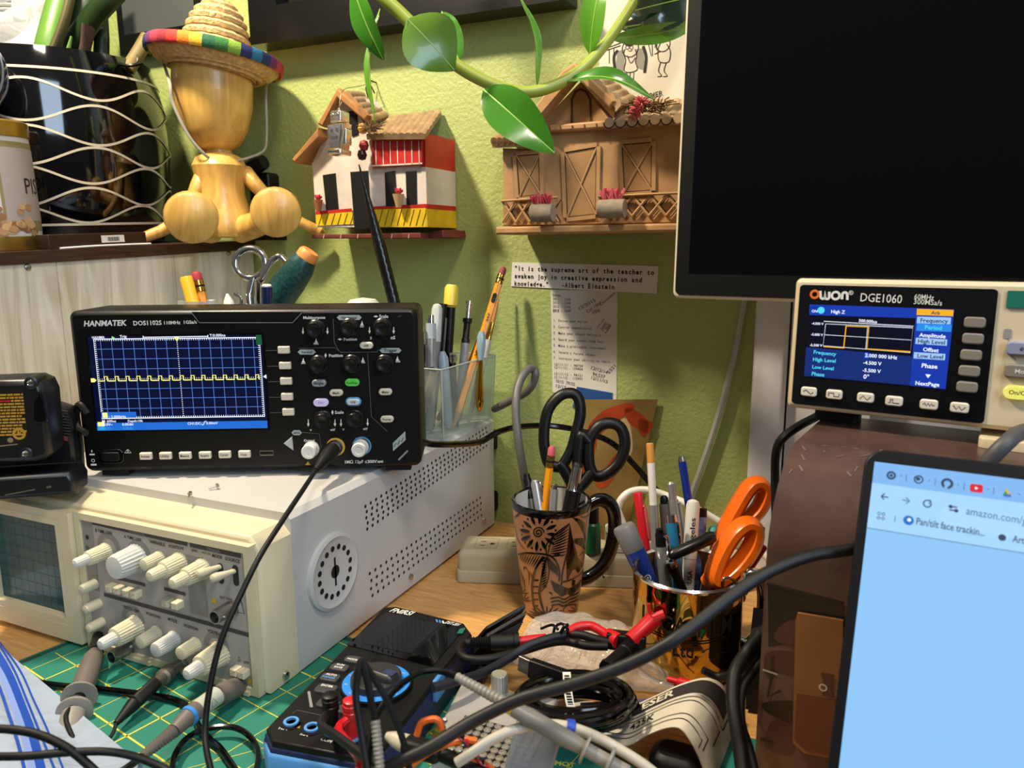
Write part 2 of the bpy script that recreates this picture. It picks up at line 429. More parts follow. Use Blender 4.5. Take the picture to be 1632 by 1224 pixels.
for k in range(41):
    y = gy0+(gy1-gy0)*k/40
    b.rect(FH, gx0, y-.0003, gx0+.0017, y+.0003, wl, .0008); b.rect(FH, gx1-.0017, y-.0003, gx1, y+.0003, wl, .0008)
    b.rect(FH, gc-.0004, y-.0003, gc+.0004, y+.0004, wl, .0009)
tr = []; ph = gx0; per = (gx1-gx0)/15.2; lo = gm-.0016; hi = gm+.0024; x = gx0
while x < gx1-.001:
    tr += [(x, lo), (x+per*.62, lo), (x+per*.62, hi), (x+per*.9, hi), (x+per*.9, lo)]; x += per
b.line(FH, [p for p in tr if p[0] <= gx1], .0010, yt, .0010)
b.poly(FH, [(gx0-.006, gm+.001), (gx0-.003, gm+.001), (gx0-.001, gm-.0008), (gx0-.003, gm-.0026), (gx0-.006, gm-.0026)], yt, .001)
b.poly(FH, [(gc-.002, gy1+.001), (gc+.002, gy1+.001), (gc, gy1-.003)], yt, .0011)
b.poly(FH, [(gx1+.001, gm+.0006), (gx1+.004, gm+.0026), (gx1+.004, gm-.0014)], wl, .0011)
zy = hx(290, 677)[1]
b.rect(FH, x0, y0, x1, hx(290, 672)[1], sbl, .0009); b.rect(FH, gx0, gy0+.0005, gx0+.031, gy0+.006, sbl, .0012); b.rect(FH, gx0+.001, gy0+.001, gx0+.0055, gy0+.0055, yt, .0013)
b.rect(FH, x1-.005, y1-.009, x1, y1, sgr, .0011)
b.rect(FH, x0+.001, y0+.0042, x0+.007, y0+.008, yt, .0011); b.rect(FH, x0+.001, y0+.0005, x0+.007, y0+.004, mat('screen_cyan', '#2AA0E0', .4, emit=1), .0011)
for t, A, B, m in (('HANMA', (148, 539.5), (168, 539), wl), ('Trig', (192, 538.5), (203, 538), wl), ('T:0.000ns', (335, 536.5), (360, 536), wl), ('F : 2.000kHz', (171, 666), (202, 665.5), wl),
                   ('M: 600us', (164, 673), (186, 672.5), wl), ('Depth:10k', (205, 672.5), (229, 672), wl), ('20.0V~', (163, 678), (181, 678), wl), ('0.00div', (196, 678), (214, 677.5), wl),
                   ('5.00V~', (164, 684), (181, 684), mat('screen_cyan', '', 0)), ('0.00div', (197, 684), (214, 683.5), mat('screen_cyan', '', 0)), ('CH1:DC-    0.00mV', (300, 676.5), (348, 675.5), wl)):
    b.textpx(FH, t, A, B, m, eps=.0013)
b.poly(FH, [hx(179, 535.5), hx(179, 540.5), hx(184, 538)], mat('screen_lime', '#7AF07A', .4, emit=1.1), .0012)
b.line(FH, [hx(*p) for p in ((229, 539.5), (229, 535), (230, 537.3), (332, 535.7), (332, 533.5), (332, 538))], .0007, wl, .0012)
b.line(FH, [hx(322, 676.5), hx(325, 676.5), hx(327, 671), hx(330, 671)], .0006, wl, .0013)
b.build('screen', osc, label='lit navy screen with a yellow square wave')
# printed legends
b = MB(); line_m = mat('grey_print_line', '#55555A', .6); tagm = mat('grey_tag_print', '#9DA6A6', .6)
b.textpx(FH, 'HANMATEK', (134, 520), (202, 518.5), PRN, bold=.03, shear=.2)
for t, A, B, h in (('DOS1102S', (213, 518.5), (258, 517.5), None), ('110MHz  1GSa/s', (262, 517), (314, 515.5), 5)): b.textpx(FH, t, A, B, PRN, h, .02)
for t, A, B in (('Multipurpose', (483.5, 508.5), (518.5, 508)), ('Position', (548, 543), (569, 542.5)), ('Scale', (604.5, 506.5), (619, 506.5)), ('Position', (524.5, 569), (546.5, 568.5)), ('Scale', (534, 659.5), (548, 659)), ('Output', (484.5, 704), (502, 703.5)), ('CH1', (527.5, 702.5), (538, 702)), ('CH2', (566.5, 701.5), (577, 701)), ('1M\u03a9 12pF \u2264300V', (550, 738.5), (601, 737.5)), ('RMS', (602, 737.5), (611, 737)),
                ('V', (494, 687), (497, 687)), ('mV', (527, 686.5), (534.5, 686.5)), ('V', (546, 686), (549, 686)), ('mV', (579, 685), (586, 685)), ('S', (590, 540.5), (592.5, 540.5)), ('nS', (623, 540.5), (630, 540.5)), ('Zero', (480, 580), (487, 580)), ('Zero', (575, 579), (582, 579)), ('50%', (631, 577.5), (638, 577.5)), ('Zero', (573.5, 521.5), (580, 521.5)), ('Menu', (500, 549), (508, 549))):
    b.textpx(FH, t, A, B, PRN, bold=.025)
for cx, cy, w_, t in ((556.7, 506, 40, 'Horizontal'), (489, 561, 29, 'Vertical'), (622.5, 558.5, 35, 'Trigger'), (473, 689.5, 17, 'AFG')):
    b.poly(FH, [hx(cx-w_/2, cy), hx(cx-w_/2+4, cy-4), hx(cx+w_/2-4, cy-4), hx(cx+w_/2, cy), hx(cx+w_/2-4, cy+4), hx(cx-w_/2+4, cy+4)], tagm, .0003)
    b.textpx(FH, t, (cx-w_*.3, cy+2), (cx+w_*.3, cy+1.8), INK, eps=.0006)
for pts in (((475, 555), (534, 554), (543, 561.5), (600, 561), (606, 556)), ((531, 508), (533, 546), (541, 560)), ((586, 563), (592, 664), (617, 687)), ((482, 689), (509, 691), (512, 715)), ((634, 505), (640, 503))):
    b.line(FH, [hx(*p) for p in pts], .0005, line_m, .0003)
for i, (x, y) in enumerate(((451.7, 558), (453.8, 583), (455.4, 607.7), (457, 632.6), (459, 657))): b.line(FH, [hx(x-28, y+.6), hx(x-10, y+.4)], .0005, line_m, .0003)
def arrow(x, y0, y1, wd=2.2):
    b.poly(FH, [hx(x-.5, y0), hx(x+.5, y0), hx(x+.9, y1-5), hx(x+wd, y1-5), hx(x, y1), hx(x-wd, y1-5), hx(x-.9, y1-5)], PRN, .0003)
for x, y0, y1 in ((483, 522, 533), (522, 522, 533), (589, 521, 532), (627.5, 521, 532), (491.5, 668, 680), (534, 668, 680), (543.5, 668, 680), (586, 667, 679)): arrow(x, y0, y1)
def bell(x, y): b.poly(FH, [hx(x, y-5), hx(x+1.5, y), hx(x+3, y+3), hx(x-3, y+3), hx(x-1.5, y)], PRN, .0003)
for x, y in ((577, 516), (504, 544), (483.5, 575), (578.5, 574), (633.5, 572)): bell(x, y)
for x, y in ((542, 540.7), (599, 504.3)): b.poly(FH, [hx(x-4, y), hx(x, y-1.7), hx(x+4, y), hx(x, y+1.7)], PRN, .0003)
for x, y in ((519, 566.5), (530, 657)): b.poly(FH, [hx(x-2, y), hx(x, y-4), hx(x+2, y), hx(x, y+4)], PRN, .0003)
b.poly(FH, [hx(*p) for p in ((646, 687), (646.5, 701), (626.5, 719), (626, 706))], tagm, .0003)
b.line(FH, [hx(*p) for p in ((628, 712), (631, 706), (634, 709), (637, 702), (640, 704), (643, 697))], .0006, INK, .0006)
b.line(FH, [hx(635, 733), hx(650, 718)], .0016, mat('mid_grey_print', '#8A8A8A', .6), .0003)
b.line(FH, [hx(204, 716), hx(198.5, 721.5), hx(209.5, 721.5), hx(204, 716)], .0006, PRN, .0003); b.line(FH, [hx(204, 717.5), hx(204, 720.5)], .0006, PRN, .0003)
b.line(FH, [hx(146.5, 717), hx(146.5, 721)], .0008, PRN); b.rect(FH, *hx(143, 725.5), *hx(151, 723), PRN); b.ring(FH, *hx(148.5, 734), .0011, .0016, PRN); b.rect(FH, *hx(145, 742), *hx(154, 739), PRN)
b.poly(FH, [hx(491, 735), hx(486.5, 741), hx(495, 741)], mat('warning_yellow', '#C8A020', .6), .0003)
b.build('printed_lettering', osc)
# knobs and keys
kb = mat('knob_black', '#0B0B0B', .32); key = mat('key_cream', '#CFC6B4', .45)
for x, y in ((499.5, 526), (554, 523.5), (607, 523.5), (504, 583), (558, 582), (610.5, 582), (511, 672), (562.5, 671)):
    c = hx(x, y, .011); f = FH.sub(*c); b = MB()
    b.lathe(f, [(.0086, 0), (.0084, .002), (.0074, .003), (.0070, .0095), (.0062, .0105), (.0048, .0105), (.0036, .0098), (0, .0098)], kb, 18); b.build('knob', osc)
def pill(x, y, w_, h_, m, t, tm=INK, ringm=None, nm='button', lbl=None, r=None):
    c = hx(x, y, .003); f = FH.sub(*c); b = MB()
    if ringm: b.rbox(f, 0, 0, w_+.0022, h_+.0022, (h_+.0022)/2, 0, .0014, ringm, .0004)
    b.rbox(f, 0, 0, w_, h_, h_/2 if r is None else r, 0, .0032, m, .0009)
    if t: b.text(f, t, 0, -.001, .0021, tm, w=min(w_*.72, .0023*len(t)*.62), bold=.015, eps=.0034)
    o = b.build(nm, osc)
    if lbl: o['label'] = lbl
pill(508, 611, .0128, .0066, mat('key_grey', '#8C9094', .4), 'Single')
pill(561, 610, .0128, .0066, mat('key_green_lit', '#58D050', .4, emit=.55), 'Run/Stop', INK, lbl='lit green run button')
pill(535.5, 626.5, .0122, .0062, key, 'Math')
pill(511, 642, .0135, .0072, mat('key_lilac_lit', '#D8CCF8', .4, emit=.6), 'CH1', mat('lilac_ink', '#7050A8', .6), lbl='lit lilac channel button')
pill(562.7, 641, .0122, .0062, mat('key_bluewhite', '#C4D0D8', .4), 'CH2', INK, mat('key_blue_ring', '#4A90C0', .4))
pill(583.7, 551, .0122, .0062, key, 'HOR'); pill(614, 625, .0122, .0062, key, 'Menu'); pill(616.5, 668.5, .0122, .0062, key, 'Force')
for x, y in ((451.7, 558), (453.8, 583), (455.4, 607.7), (457, 632.6), (459, 657)): pill(x, y, .0104, .0066, key, '', nm='soft_key', r=.0008)
for x, y, t in ((231.5, 727.5, 'Autoset'), (262.9, 727, 'Utility'), (294.4, 726.6, 'Measure'), (326, 726, 'Acquire'), (357.6, 725, 'Cursor'), (388.9, 724.3, 'Copy')): pill(x, y, .0108, .0066, key, t, r=.001)
c = hx(177.8, 727); b = MB(); f = FH.sub(*c); b.rbox(f, 0, 0, .023, .0135, .005, -.001, .0012, BLKG, .0006); b.rbox(f, 0, 0, .016, .008, .002, 0, .0026, BLK, .0006); b.build('power_switch', osc)
c = hx(425, 722); b = MB(); f = FH.sub(*c); b.line(f, [(-.006, -.002), (.006, -.002), (.006, .002), (-.006, .002)], .0007, STL, .0003, True); b.rect(f, -.0055, -.0016, .0055, .0016, BLKG, .0004); b.build('usb_port', osc)
b = MB(); b.prism(FH, [hx(453, 706), hx(466, 695), hx(468, 717)], 0, .0025, mat('key_lightgrey', '#A9ACAA', .4), .0005); b.build('triangle_button', osc)
cwh = mat('bnc_white_cap', '#D8D4CC', .35)
for x, y, rm in ((491.5, 721, None), (571.6, 718, mat('bnc_blue_ring', '#4A88B0', .4))):
    c = hx(x, y, .013); f = FH.sub(*c); b = MB()
    if rm: b.ring(FH, c[0]+.001, c[1]+.001, .0072, .0088, rm, .0006)
    b.lathe(f, [(.0074, 0), (.0072, .003), (.0066, .003), (.0068, .012), (.006, .0135), (.0038, .0135), (.003, .0128), (0, .0128)], cwh, 22); b.build('bnc_cap', osc)
c1 = hx(535, 712); b = MB(); f = FH.sub(*c1); b.ring(f, 0, 0, .007, .0086, mat('bnc_yellow_ring', '#C8A030', .4), .0006); b.lathe(f, [(.007, 0), (.007, .002), (.0058, .002), (.0056, .009), (0, .009)], STL, 20); b.build('bnc_jack', osc)
# power lead at its left rear
b = MB(); b.tube([D(139, 660, .68), D(126, 645, .68), D(121, 665, .69), D(124, 682, .68), D(136, 690, .67)], .0032, BLKM); tag(b.build('power_lead'), 'short black ribbed lead looping out behind the left edge of the new oscilloscope', 'cable')

# ================================================================== OLD ANALOG OSCILLOSCOPE
YF = .410; SX0, SX1 = -.724, -.3985; SYB = .822
cream = mat('aged_cream_plastic', '#D2C6A4', .45); casew = mat('case_white_metal', '#BFBDBA', .42, noise=(9, .05)); panelg = mat('panel_warm_grey', '#A39D97', .5)
old = thing('analog_oscilloscope', 'old cream analog oscilloscope with many knobs and perforated side', 'oscilloscope', ((SX0+SX1)/2, .6, 0))
FS = Fr((0, SYB, 0), (1, 0, 0), (0, 0, 1))                   # n = -Y
b = MB(); DP = SYB-YF
b.prism(FS, [(SX0, .004), (SX1, .004), (SX1, .136), (SX1-.005, .141), (SX0+.005, .141), (SX0, .136)], 0, DP-.040, casew)
b.build('case', old)
FSR = Fr((SX1, 0, 0), (0, 1, 0), (0, 0, 1))                  # right side, n = +X
sx_ = lambda x, y: FSR.px(x, y)
hole = mat('vent_dark', '#0A0A0B', .8); b = MB()
dkc = sx_(530, 910); f = FSR.sub(*dkc)
b.lathe(f, [(.0345, 0), (.0340, .003), (.031, .0042), (.0285, .0032), (.0275, .0028), (0, .0028)], casew, 40)
for k in range(16):
    a = 2*pi*k/16+.1; b.disc(f, .0215*cos(a), .0215*sin(a), .0026, hole, .0031, 12)
b.disc(f, 0, 0, .0058, hole, .0031); b.rect(f, -.0012, -.013, .0012, .013, hole, .0031)
b.build('side_disc', old, label='round perforated disc on the side')
def vent(A, Bp, Cp, n, rows):
    a = sx_(*A); bb = sx_(*Bp); c = sx_(*Cp); b = MB()
    for i in range(n):
        for j in range(rows):
            q = (a[0]+(bb[0]-a[0])*i/(n-1)+(c[0]-a[0])*j/(rows-1)+(.0015 if j % 2 else 0), a[1]+(bb[1]-a[1])*i/(n-1)+(c[1]-a[1])*j/(rows-1))
            b.disc(FSR, q[0], q[1], .0017, hole, .0003, 8)
    b.build('vent_grille', old)
vent((582, 807), (774, 682), (585, 843), 30, 5); vent((589, 914), (765, 793), (592, 950), 26, 4)
for px, py in ((654, 919), (771, 829), (455, 1076)):
    f = FSR.sub(*sx_(px, py)); b = MB(); b.lathe(f, [(.0036, 0), (.003, .002), (0, .0028)], CHR, 12); b.build('screw', old)
# front bezel
b = MB()
b.prism(Fr((0, YF+.040, 0), (1, 0, 0), (0, 0, 1)), [(SX0-.002, .0032), (SX1-.0005, .0032), (SX1-.0005, .124), (SX1-.009, .1335), (SX0+.006, .1335), (SX0-.002, .127)], 0, .036, cream, .003)
FF = Fr((0, YF, 0), (1, 0, 0), (0, 0, 1))
def frame_lip(x0, x1, y0, y1, t, zz, m):
    for (a, c_, d_, e) in ((x0-t, x1+t, y1, y1+t), (x0-t, x1+t, y0-t, y0), (x0-t, x0, y0, y1), (x1, x1+t, y0, y1)): b.box(FF, a, c_, d_, e, -.012, zz, m)
frame_lip(-.592, -.409, .0095, .122, .006, .002, cream)
b.box(FF, -.565, -.520, .0035, .007, -.01, .004, cream); b.box(FF, -.425, -.412, .0035, .007, -.01, .004, cream)
b.build('front_bezel', old)
b = MB(); b.box(FF, -.592, -.409, .004, .122, -.012, 0, panelg)
ff = lambda x, y: FF.px(x, y)
drk = mat('panel_dark_band', '#3C3839', .6); mid = mat('panel_mid_band', '#8A857F', .6)
def band(A, B, h, m, e=.0003): 
    a = ff(*A); c_ = ff(*B); b.poly(FF, [(a[0], a[1]-h/2), (c_[0], c_[1]-h/2), (c_[0], c_[1]+h/2), (a[0], a[1]+h/2)], m, e)
band((147, 832.5), (299, 867), .0036, drk); band((303, 868), (384.5, 886), .0036, drk); band((166, 947), (397.5, 1012), .0036, drk)
band((187, 921), (232, 932), .003, drk); band((262, 938), (296, 947), .003, drk)
b.rect(FF, -.590, .058, -.5775, .121, mid, .0002); b.rect(FF, -.471, .060, -.452, .11, mid, .0002)
for t, A, B in (('B TIME / DIV', (153, 847), (180, 852.5)), ('A TIME / DIV', (198.5, 857), (226.5, 863)), ('VARIABLE', (239, 865), (264, 870.5)), ('POSITION', (270, 872), (293, 876.5)), ('LEVEL', (306, 878), (316, 880)), ('HOLD OFF', (322, 881), (336, 884.5)), ('MODE', (339, 887), (355, 891)), ('SOURCE', (359.5, 892), (383, 897.5)),
                ('VOLTS / DIV', (197, 968), (223, 977)), ('POSITION', (234, 979), (256, 986)), ('MODE', (268.5, 988), (283, 993)), ('POSITION', (294, 998), (316, 1005)), ('VOLTS / DIV', (331, 1006), (362, 1017)), ('CH1', (211.5, 1047), (223.5, 1051)), ('EXT TRIG', (351.5, 953), (370, 958)), ('CH2', (344, 1090), (356, 1094)), ('AC', (380, 1048), (384, 1049)), ('DC   GND', (380, 1054), (398, 1058)), ('HORIZONTAL', (206, 848), (232, 854)), ('TRIGGER', (330, 876), (352, 881))):
    b.textpx(FF, t, A, B, INK if t not in ('HORIZONTAL', 'TRIGGER') else mid, bold=.02, eps=.0005)
for px, py in ((173, 866), (221, 878), (212, 982), (345, 1025)):
    c = ff(px, py); b.ring(FF, c[0], c[1]-.004, .0085, .0135, mat('dial_grey', '#827E7A', .6), .0003, 20, 0, pi)
for px, py in ((342.5, 956), (399, 1084)):
    c = ff(px, py); b.poly(FF, [(c[0]-.0035, c[1]-.003), (c[0]+.0035, c[1]-.003), (c[0], c[1]+.003)], mat('warning_yellow', '', 0), .0004)
b.line(FF, [ff(383, 950), ff(390, 978), ff(370, 973)], .0007, INK, .0004); b.disc(FF, *ff(139.5, 856), .0022, BLK, .0004); b.disc(FF, *ff(140, 873), .0022, mat('led_teal', '#2A5A50', .5), .0004)
for px, py in ((352, 914), (376, 917)):
    c = ff(px, py); b.rbox(FF, c[0], c[1], .0055, .017, .0027, -.001, .0004, BLK)
b.build('control_panel', old)
kc = mat('knob_aged_cream', '#CFC6A8', .42); kw = mat('knob_white', '#C9C7C0', .42)
def oknob(px, py, R, L, r2=0, L2=0, m=kc, m2=None, nm='knob'):
    f = FF.sub(*ff(px, py)); b = MB()
    b.lathe(f, [(R*1.12, 0), (R*1.12, .0015), (R*1.02, .002), (R*.93, L*.86), (R*.86, L), (R*.5, L+.0006), (0, L+.0006)], m, 44, rib=.07)
    if r2: b.lathe(f.sub(0, 0, L), [(r2, 0), (r2*.92, L2*.85), (r2*.7, L2), (0, L2+.0006)], m2 or m, 32, rib=.07)
    b.build(nm, old)
oknob(170, 878, .0068, .018, .0046, .0115, kc, kw); oknob(219, 889, .0112, .022, 0, 0, kw); oknob(255, 889, .0055, .016); oknob(287, 896, .0078, .017, .0052, .0125); oknob(324, 906, .0078, .018, .0052, .0125)
oknob(217, 998, .0092, .021, .0054, .013, kc, kw); oknob(250, 1009, .006, .017); oknob(278, 1019, .0068, .019, 0, 0, kw); oknob(312, 1027, .006, .016); oknob(351, 1041, .0094, .021, .0056, .013, kc, kw)
for px, py in ((152, 930), (158, 961), (163, 991)):
    f = FF.sub(*ff(px, py)); b = MB(); b.lathe(f, [(.0046, 0), (.0042, .012), (.0034, .0135), (0, .014)], kc, 18); b.build('small_knob', old)
for px, py in ((351, 903), (374, 910)):
    p = FF(*ff(px, py), .0); b = MB(); b.rod(p, p+V((-.004, -.020, .001)), [(0, .002), (.3, .0022), (.75, .0036), (.95, .003), (1, .001)], kc, 12); b.build('lever', old)
for px, py in ((183, 934), (195, 937), (210, 941), (222, 944), (272, 957), (288, 961), (381, 1066), (393, 1070)):
    f = FF.sub(*ff(px, py)); b = MB(); b.rbox(f, 0, 0, .0068, .0062, .0006, 0, .007, kc, .0008); b.build('push_button', old)
def bnc(px, py, L=.017, r=.0058, m=STL):
    f = FF.sub(*ff(px, py)); b = MB(); b.lathe(f, [(r*1.35, 0), (r*1.35, .0015), (r, .0015), (r*.96, L), (r*.78, L), (r*.74, L*.5), (0, L*.5)], m, 22)
    b.rod(f(r, 0, L*.8), f(r*1.35, 0, L*.8), [(0, .0009), (1, .0009)], m, 8); b.build('bnc_jack', old)
bnc(368, 969); bnc(205, 1032); bnc(290, 1059, .01, .0056)
# CRT
b = MB(); FC = Fr((0, YF+.004, 0), (1, 0, 0), (0, 0, 1))
cx0, cx1, cz0, cz1 = -.716, -.618, .027, .114
for (x0_, x1_, z0_, z1_) in ((-.724, -.600, cz1, .127), (-.724, -.600, .006, cz0), (-.724, cx0, cz0, cz1), (cx1, -.600, cz0, cz1)): b.box(FC, x0_, x1_, z0_, z1_, -.01, .010, cream)
for a_, c_ in (((cx0, cz0), (cx1, cz0)), ((cx1, cz0), (cx1, cz1)), ((cx1, cz1), (cx0, cz1)), ((cx0, cz1), (cx0, cz0))):
    ex = lambda p, k: (p[0]+(k if p[0] == cx1 else -k), p[1]+(k if p[1] == cz1 else -k))
    A0, A1 = ex(a_, .006), ex(c_, .006); vs = [FC(*a_, .002), FC(*c_, .002), FC(*A1, .0102), FC(*A0, .0102)]; b.add(vs, [(0, 1, 2, 3)], cream)
b.build('crt_bezel', old)
b = MB(); teal = mat('crt_teal', '#12484E', .12, spec=.6); b.rect(FC, cx0, cz0, cx1, cz1, teal, .002); tl = mat('crt_line', '#0D3438', .3)
for k in range(11): b.line(FC, [(cx0+(cx1-cx0)*k/10, cz0), (cx0+(cx1-cx0)*k/10, cz1)], .0003, tl, .0022)
for k in range(9): b.line(FC, [(cx0, cz0+(cz1-cz0)*k/8), (cx1, cz0+(cz1-cz0)*k/8)], .0003, tl, .0022)
b.build('crt_screen', old)
for x in (SX0+.03, SX1-.03):
    for y in (YF+.06, SYB-.03): b = MB(); b.lathe(Fr((x, y, .0035 if y < .6 else .0005), (1, 0, 0), (0, 1, 0)), [(.008, 0), (.009, .003 if y < .6 else .004)], BLKM, 14); b.build('foot', old)
for z0_ in (.02, .1):
    b = MB()
    for k in range(4): b.rbox(Fr((SX1-.012, SYB-.003, 0), (1, 0, 0), (0, 0, 1)), .002*0, z0_+.009, .022, .026, .004, -.0165+k*.0042, -.0140+k*.0042, BLKM)
    b.build('rear_cord_post', old)

# ================================================================== ON THE WALL
def pxs(F, pts, off=0.0): return [F.px(x, y, off) for x, y in pts]
YH = .770
FHs = Fr((0, YH, 0), (1, 0, 0), (0, 0, 1))                    # front plane of the red house
clay = mat('terracotta_clay', '#B08048', .75, noise=(45, .22), bump=(160, .35, .001)); clayd = mat('clay_groove', '#4A2C16', .9)
roofm = mat('roof_clay', '#9A7C58', .7, noise=(60, .3), bump=(140, .4, .001)); wpl = mat('house_white_paint', '#D4C6B8', .7, bump=(150, .3, .001), noise=(35, .14)); hred = mat('house_red_paint', '#C02018', .5, noise=(50, .3)); hyel = mat('house_yellow_paint', '#E0B818', .5, noise=(50, .25)); hbrk = mat('house_brick_base', '#6E2A1E', .7, noise=(60, .4)); rim = mat('roof_edge_clay', '#A8743E', .6, noise=(40, .3)); hblk = mat('house_black_paint', '#0B0B0C', .45)
def back_prism(b, F, pts, z0, z1, m, bev=0.0, m2=None): b.prism(F, pts, z0, z1, m, bev, True, m2)
h1 = thing('clay_house', 'small red white and yellow clay house hanging on the green wall', 'ornament', (-.58, .80, .36))
D1 = WALL-.002-YH
b = MB()
P = lambda *a: pxs(FHs, a)
back_prism(b, FHs, P((504, 362), (499, 275), (497, 262), (549, 147), (590, 214), (590, 362)), -D1, 0, wpl)
back_prism(b, FHs, P((590, 362), (590, 220), (676, 218), (680, 362)), -D1, .000, wpl)
s1 = X(680, 215, FHs(*FHs.px(680, 215)).x)
# right side turning back to the wall
q0 = FHs.px(679, 362); q1 = FHs.px(676, 218)
qa = FHs.px(680, 262); qb = FHs.px(680, 330)
b.build('wall', h1)
xr = q0[0]
b = MB(); z0_, z1_, z2_, z3_, z4_ = q0[1], FHs.px(680, 333)[1], FHs.px(680, 325)[1], FHs.px(680, 266)[1], q1[1]+.004
for za, zb, mm in ((z0_, z1_, hyel), (z1_, z2_, hred), (z2_, z3_, wpl), (z3_, z4_, hred)): b.box(FHs, xr-.004, xr+.0022, za, zb, -D1, .0008, mm)
b.build('side_wall', h1)
b = MB(); b.poly(FHs, P((505, 360), (504, 342), (562, 337), (564, 357)), hyel, .0012); b.poly(FHs, P((596, 362), (597, 334), (679, 331), (680, 362)), hyel, .0012)
b.poly(FHs, P((504, 342), (504, 337), (562, 332), (562, 337)), hred, .0014); b.poly(FHs, P((597, 334), (597, 329), (679, 325), (679, 331)), hred, .0014)
for k in range(6): b.line(FHs, P((509+k*10, 359), (515+k*10, 340)), .0008, INK, .0016)
for k in range(8): b.line(FHs, P((604+k*10, 360), (611+k*10, 334)), .0008, INK, .0016)
b.build('yellow_skirting', h1)
b = MB(); back_prism(b, FHs, P((597, 268), (596, 222), (676, 220), (676, 263)), 0, .005, hred, .001)
for k in range(7): b.line(FHs, P((604+k*11.4, 263), (603+k*11.4, 225)), .0012, wpl, .0056)
b.line(FHs, P((597, 265), (677, 261)), .0016, wpl, .0056)
b.build('red_balcony', h1)
for pts, nm in ((((515, 279), (535, 276), (540, 333), (521, 336)), 'window'), (((559, 274), (587, 272), (593, 364), (566, 367)), 'door'), (((614, 275), (630, 272), (634, 329), (616, 330)), 'window'), (((647, 273), (664, 272), (665, 327), (649, 328)), 'window'), (((553, 178), (569, 176), (572, 214), (562, 218)), 'window')):
    b = MB(); back_prism(b, FHs, P(*pts), -.001, .0015, hblk, .0006); b.build(nm, h1)
def slab3(b, F, pts, z0, z1, m): b.prism(F, pts, z0, z1, m, .002)
b = MB(); slab3(b, FHs, P((478, 256), (483, 262), (523, 220), (520, 206)), -D1+.004, .016, rim); slab3(b, FHs, P((517, 200), (526, 205), (549, 160), (592, 196), (596, 186), (549, 143)), .004, .014, rim); b.build('roof_edge', h1)
# tiled roofs, sloping back to the wall
def roof(b, A, B, C, Dd, yf, yb, n, rows, m, th=.004):
    a = Y(*A, yf); b_ = Y(*B, yf); c = Y(*C, yb); d = Y(*Dd, yb)      # front-left, front-right, back-right, back-left
    u = (b_-a); f = lambda s_, t: (a.lerp(b_, s_)).lerp(d.lerp(c, s_), t)
    nn = u.cross(d-a).normalized()
    if nn.z < 0: nn = -nn
    N = n*6; vs = []; 
    for j in range(rows*2+1):
        for i in range(N+1):
            t = j/(rows*2); ph = (i/6) % 1
            hgt = .0016*abs(sin(pi*ph)) + (.0018 if j % 2 == 0 else 0)
            vs.append(f(i/N, t)+nn*hgt)
    fs = [(j*(N+1)+i, j*(N+1)+i+1, (j+1)*(N+1)+i+1, (j+1)*(N+1)+i) for j in range(rows*2) for i in range(N)]
    k = len(vs); vs += [f(s_, t)-nn*th for s_, t in ((0, 0), (1, 0), (1, 1), (0, 1))]
    fs += [(k, k+3, k+2, k+1), tuple(range(N+1))+(k+1, k), tuple((N+1)*(rows*2)+i for i in reversed(range(N+1)))+(k+3, k+2)]
    L = [(N+1)*j for j in range(rows*2+1)]; fs += [tuple(reversed(L))+(k, k+3), tuple(l+N for l in L)+(k+2, k+1)]
    b.add(vs, fs, m)
b = MB(); roof(b, (584, 217), (677, 216), (703, 178), (608, 190), YH-.014, WALL-.004, 9, 6, roofm); b.build('tiled_roof', h1)
b = MB(); roof(b, (594, 194), (551, 146), (573, 147), (618, 186), YH-.006, WALL-.004, 5, 5, roofm); b.build('tiled_roof', h1)
b = MB(); back_prism(b, FHs, P((500, 380), (500, 374), (672, 371), (674, 380)), -D1, .004, hbrk, .001); back_prism(b, FHs, P((670, 380), (672, 371), (696, 366), (698, 378)), -D1, -.015, hbrk, .001)
for k in range(6): b.line(FHs, P((519+k*27, 380), (520+k*27, 373)), .0008, wpl, .0043)
b.build('brick_base', h1)
potm = mat('tiny_pot_clay', '#B89868', .8); tpot = mat('tiny_pot_terracotta', '#9A5A34', .8); fl = mat('dried_red_flower', '#B02838', .9)
def tiny_pot(px, py, r, m, y=YH-.008, root=h1):
    p = Y(px, py, y); b = MB(); b.lathe(Fr(p, (1, 0, 0), (0, 1, 0)), [(r*.45, -r*1.3), (r, r*.9), (r*.8, r*.9), (0, r*.6)], m, 14); o = b.build('flower_pot', root)
    b = MB()
    for k in range(9):
        a = k*2.4; b.rod(p+V((0, 0, r*.7)), p+V((r*.9*cos(a)*(k % 3)/2, r*.6*sin(a), r*(1.6+.3*(k % 2)))), [(0, .0006), (.8, .0016), (1, .0004)], fl, 6)
    b.build('dried_flowers', o)
tiny_pot(635, 318, .0068, potm); tiny_pot(507, 326, .0062, tpot)
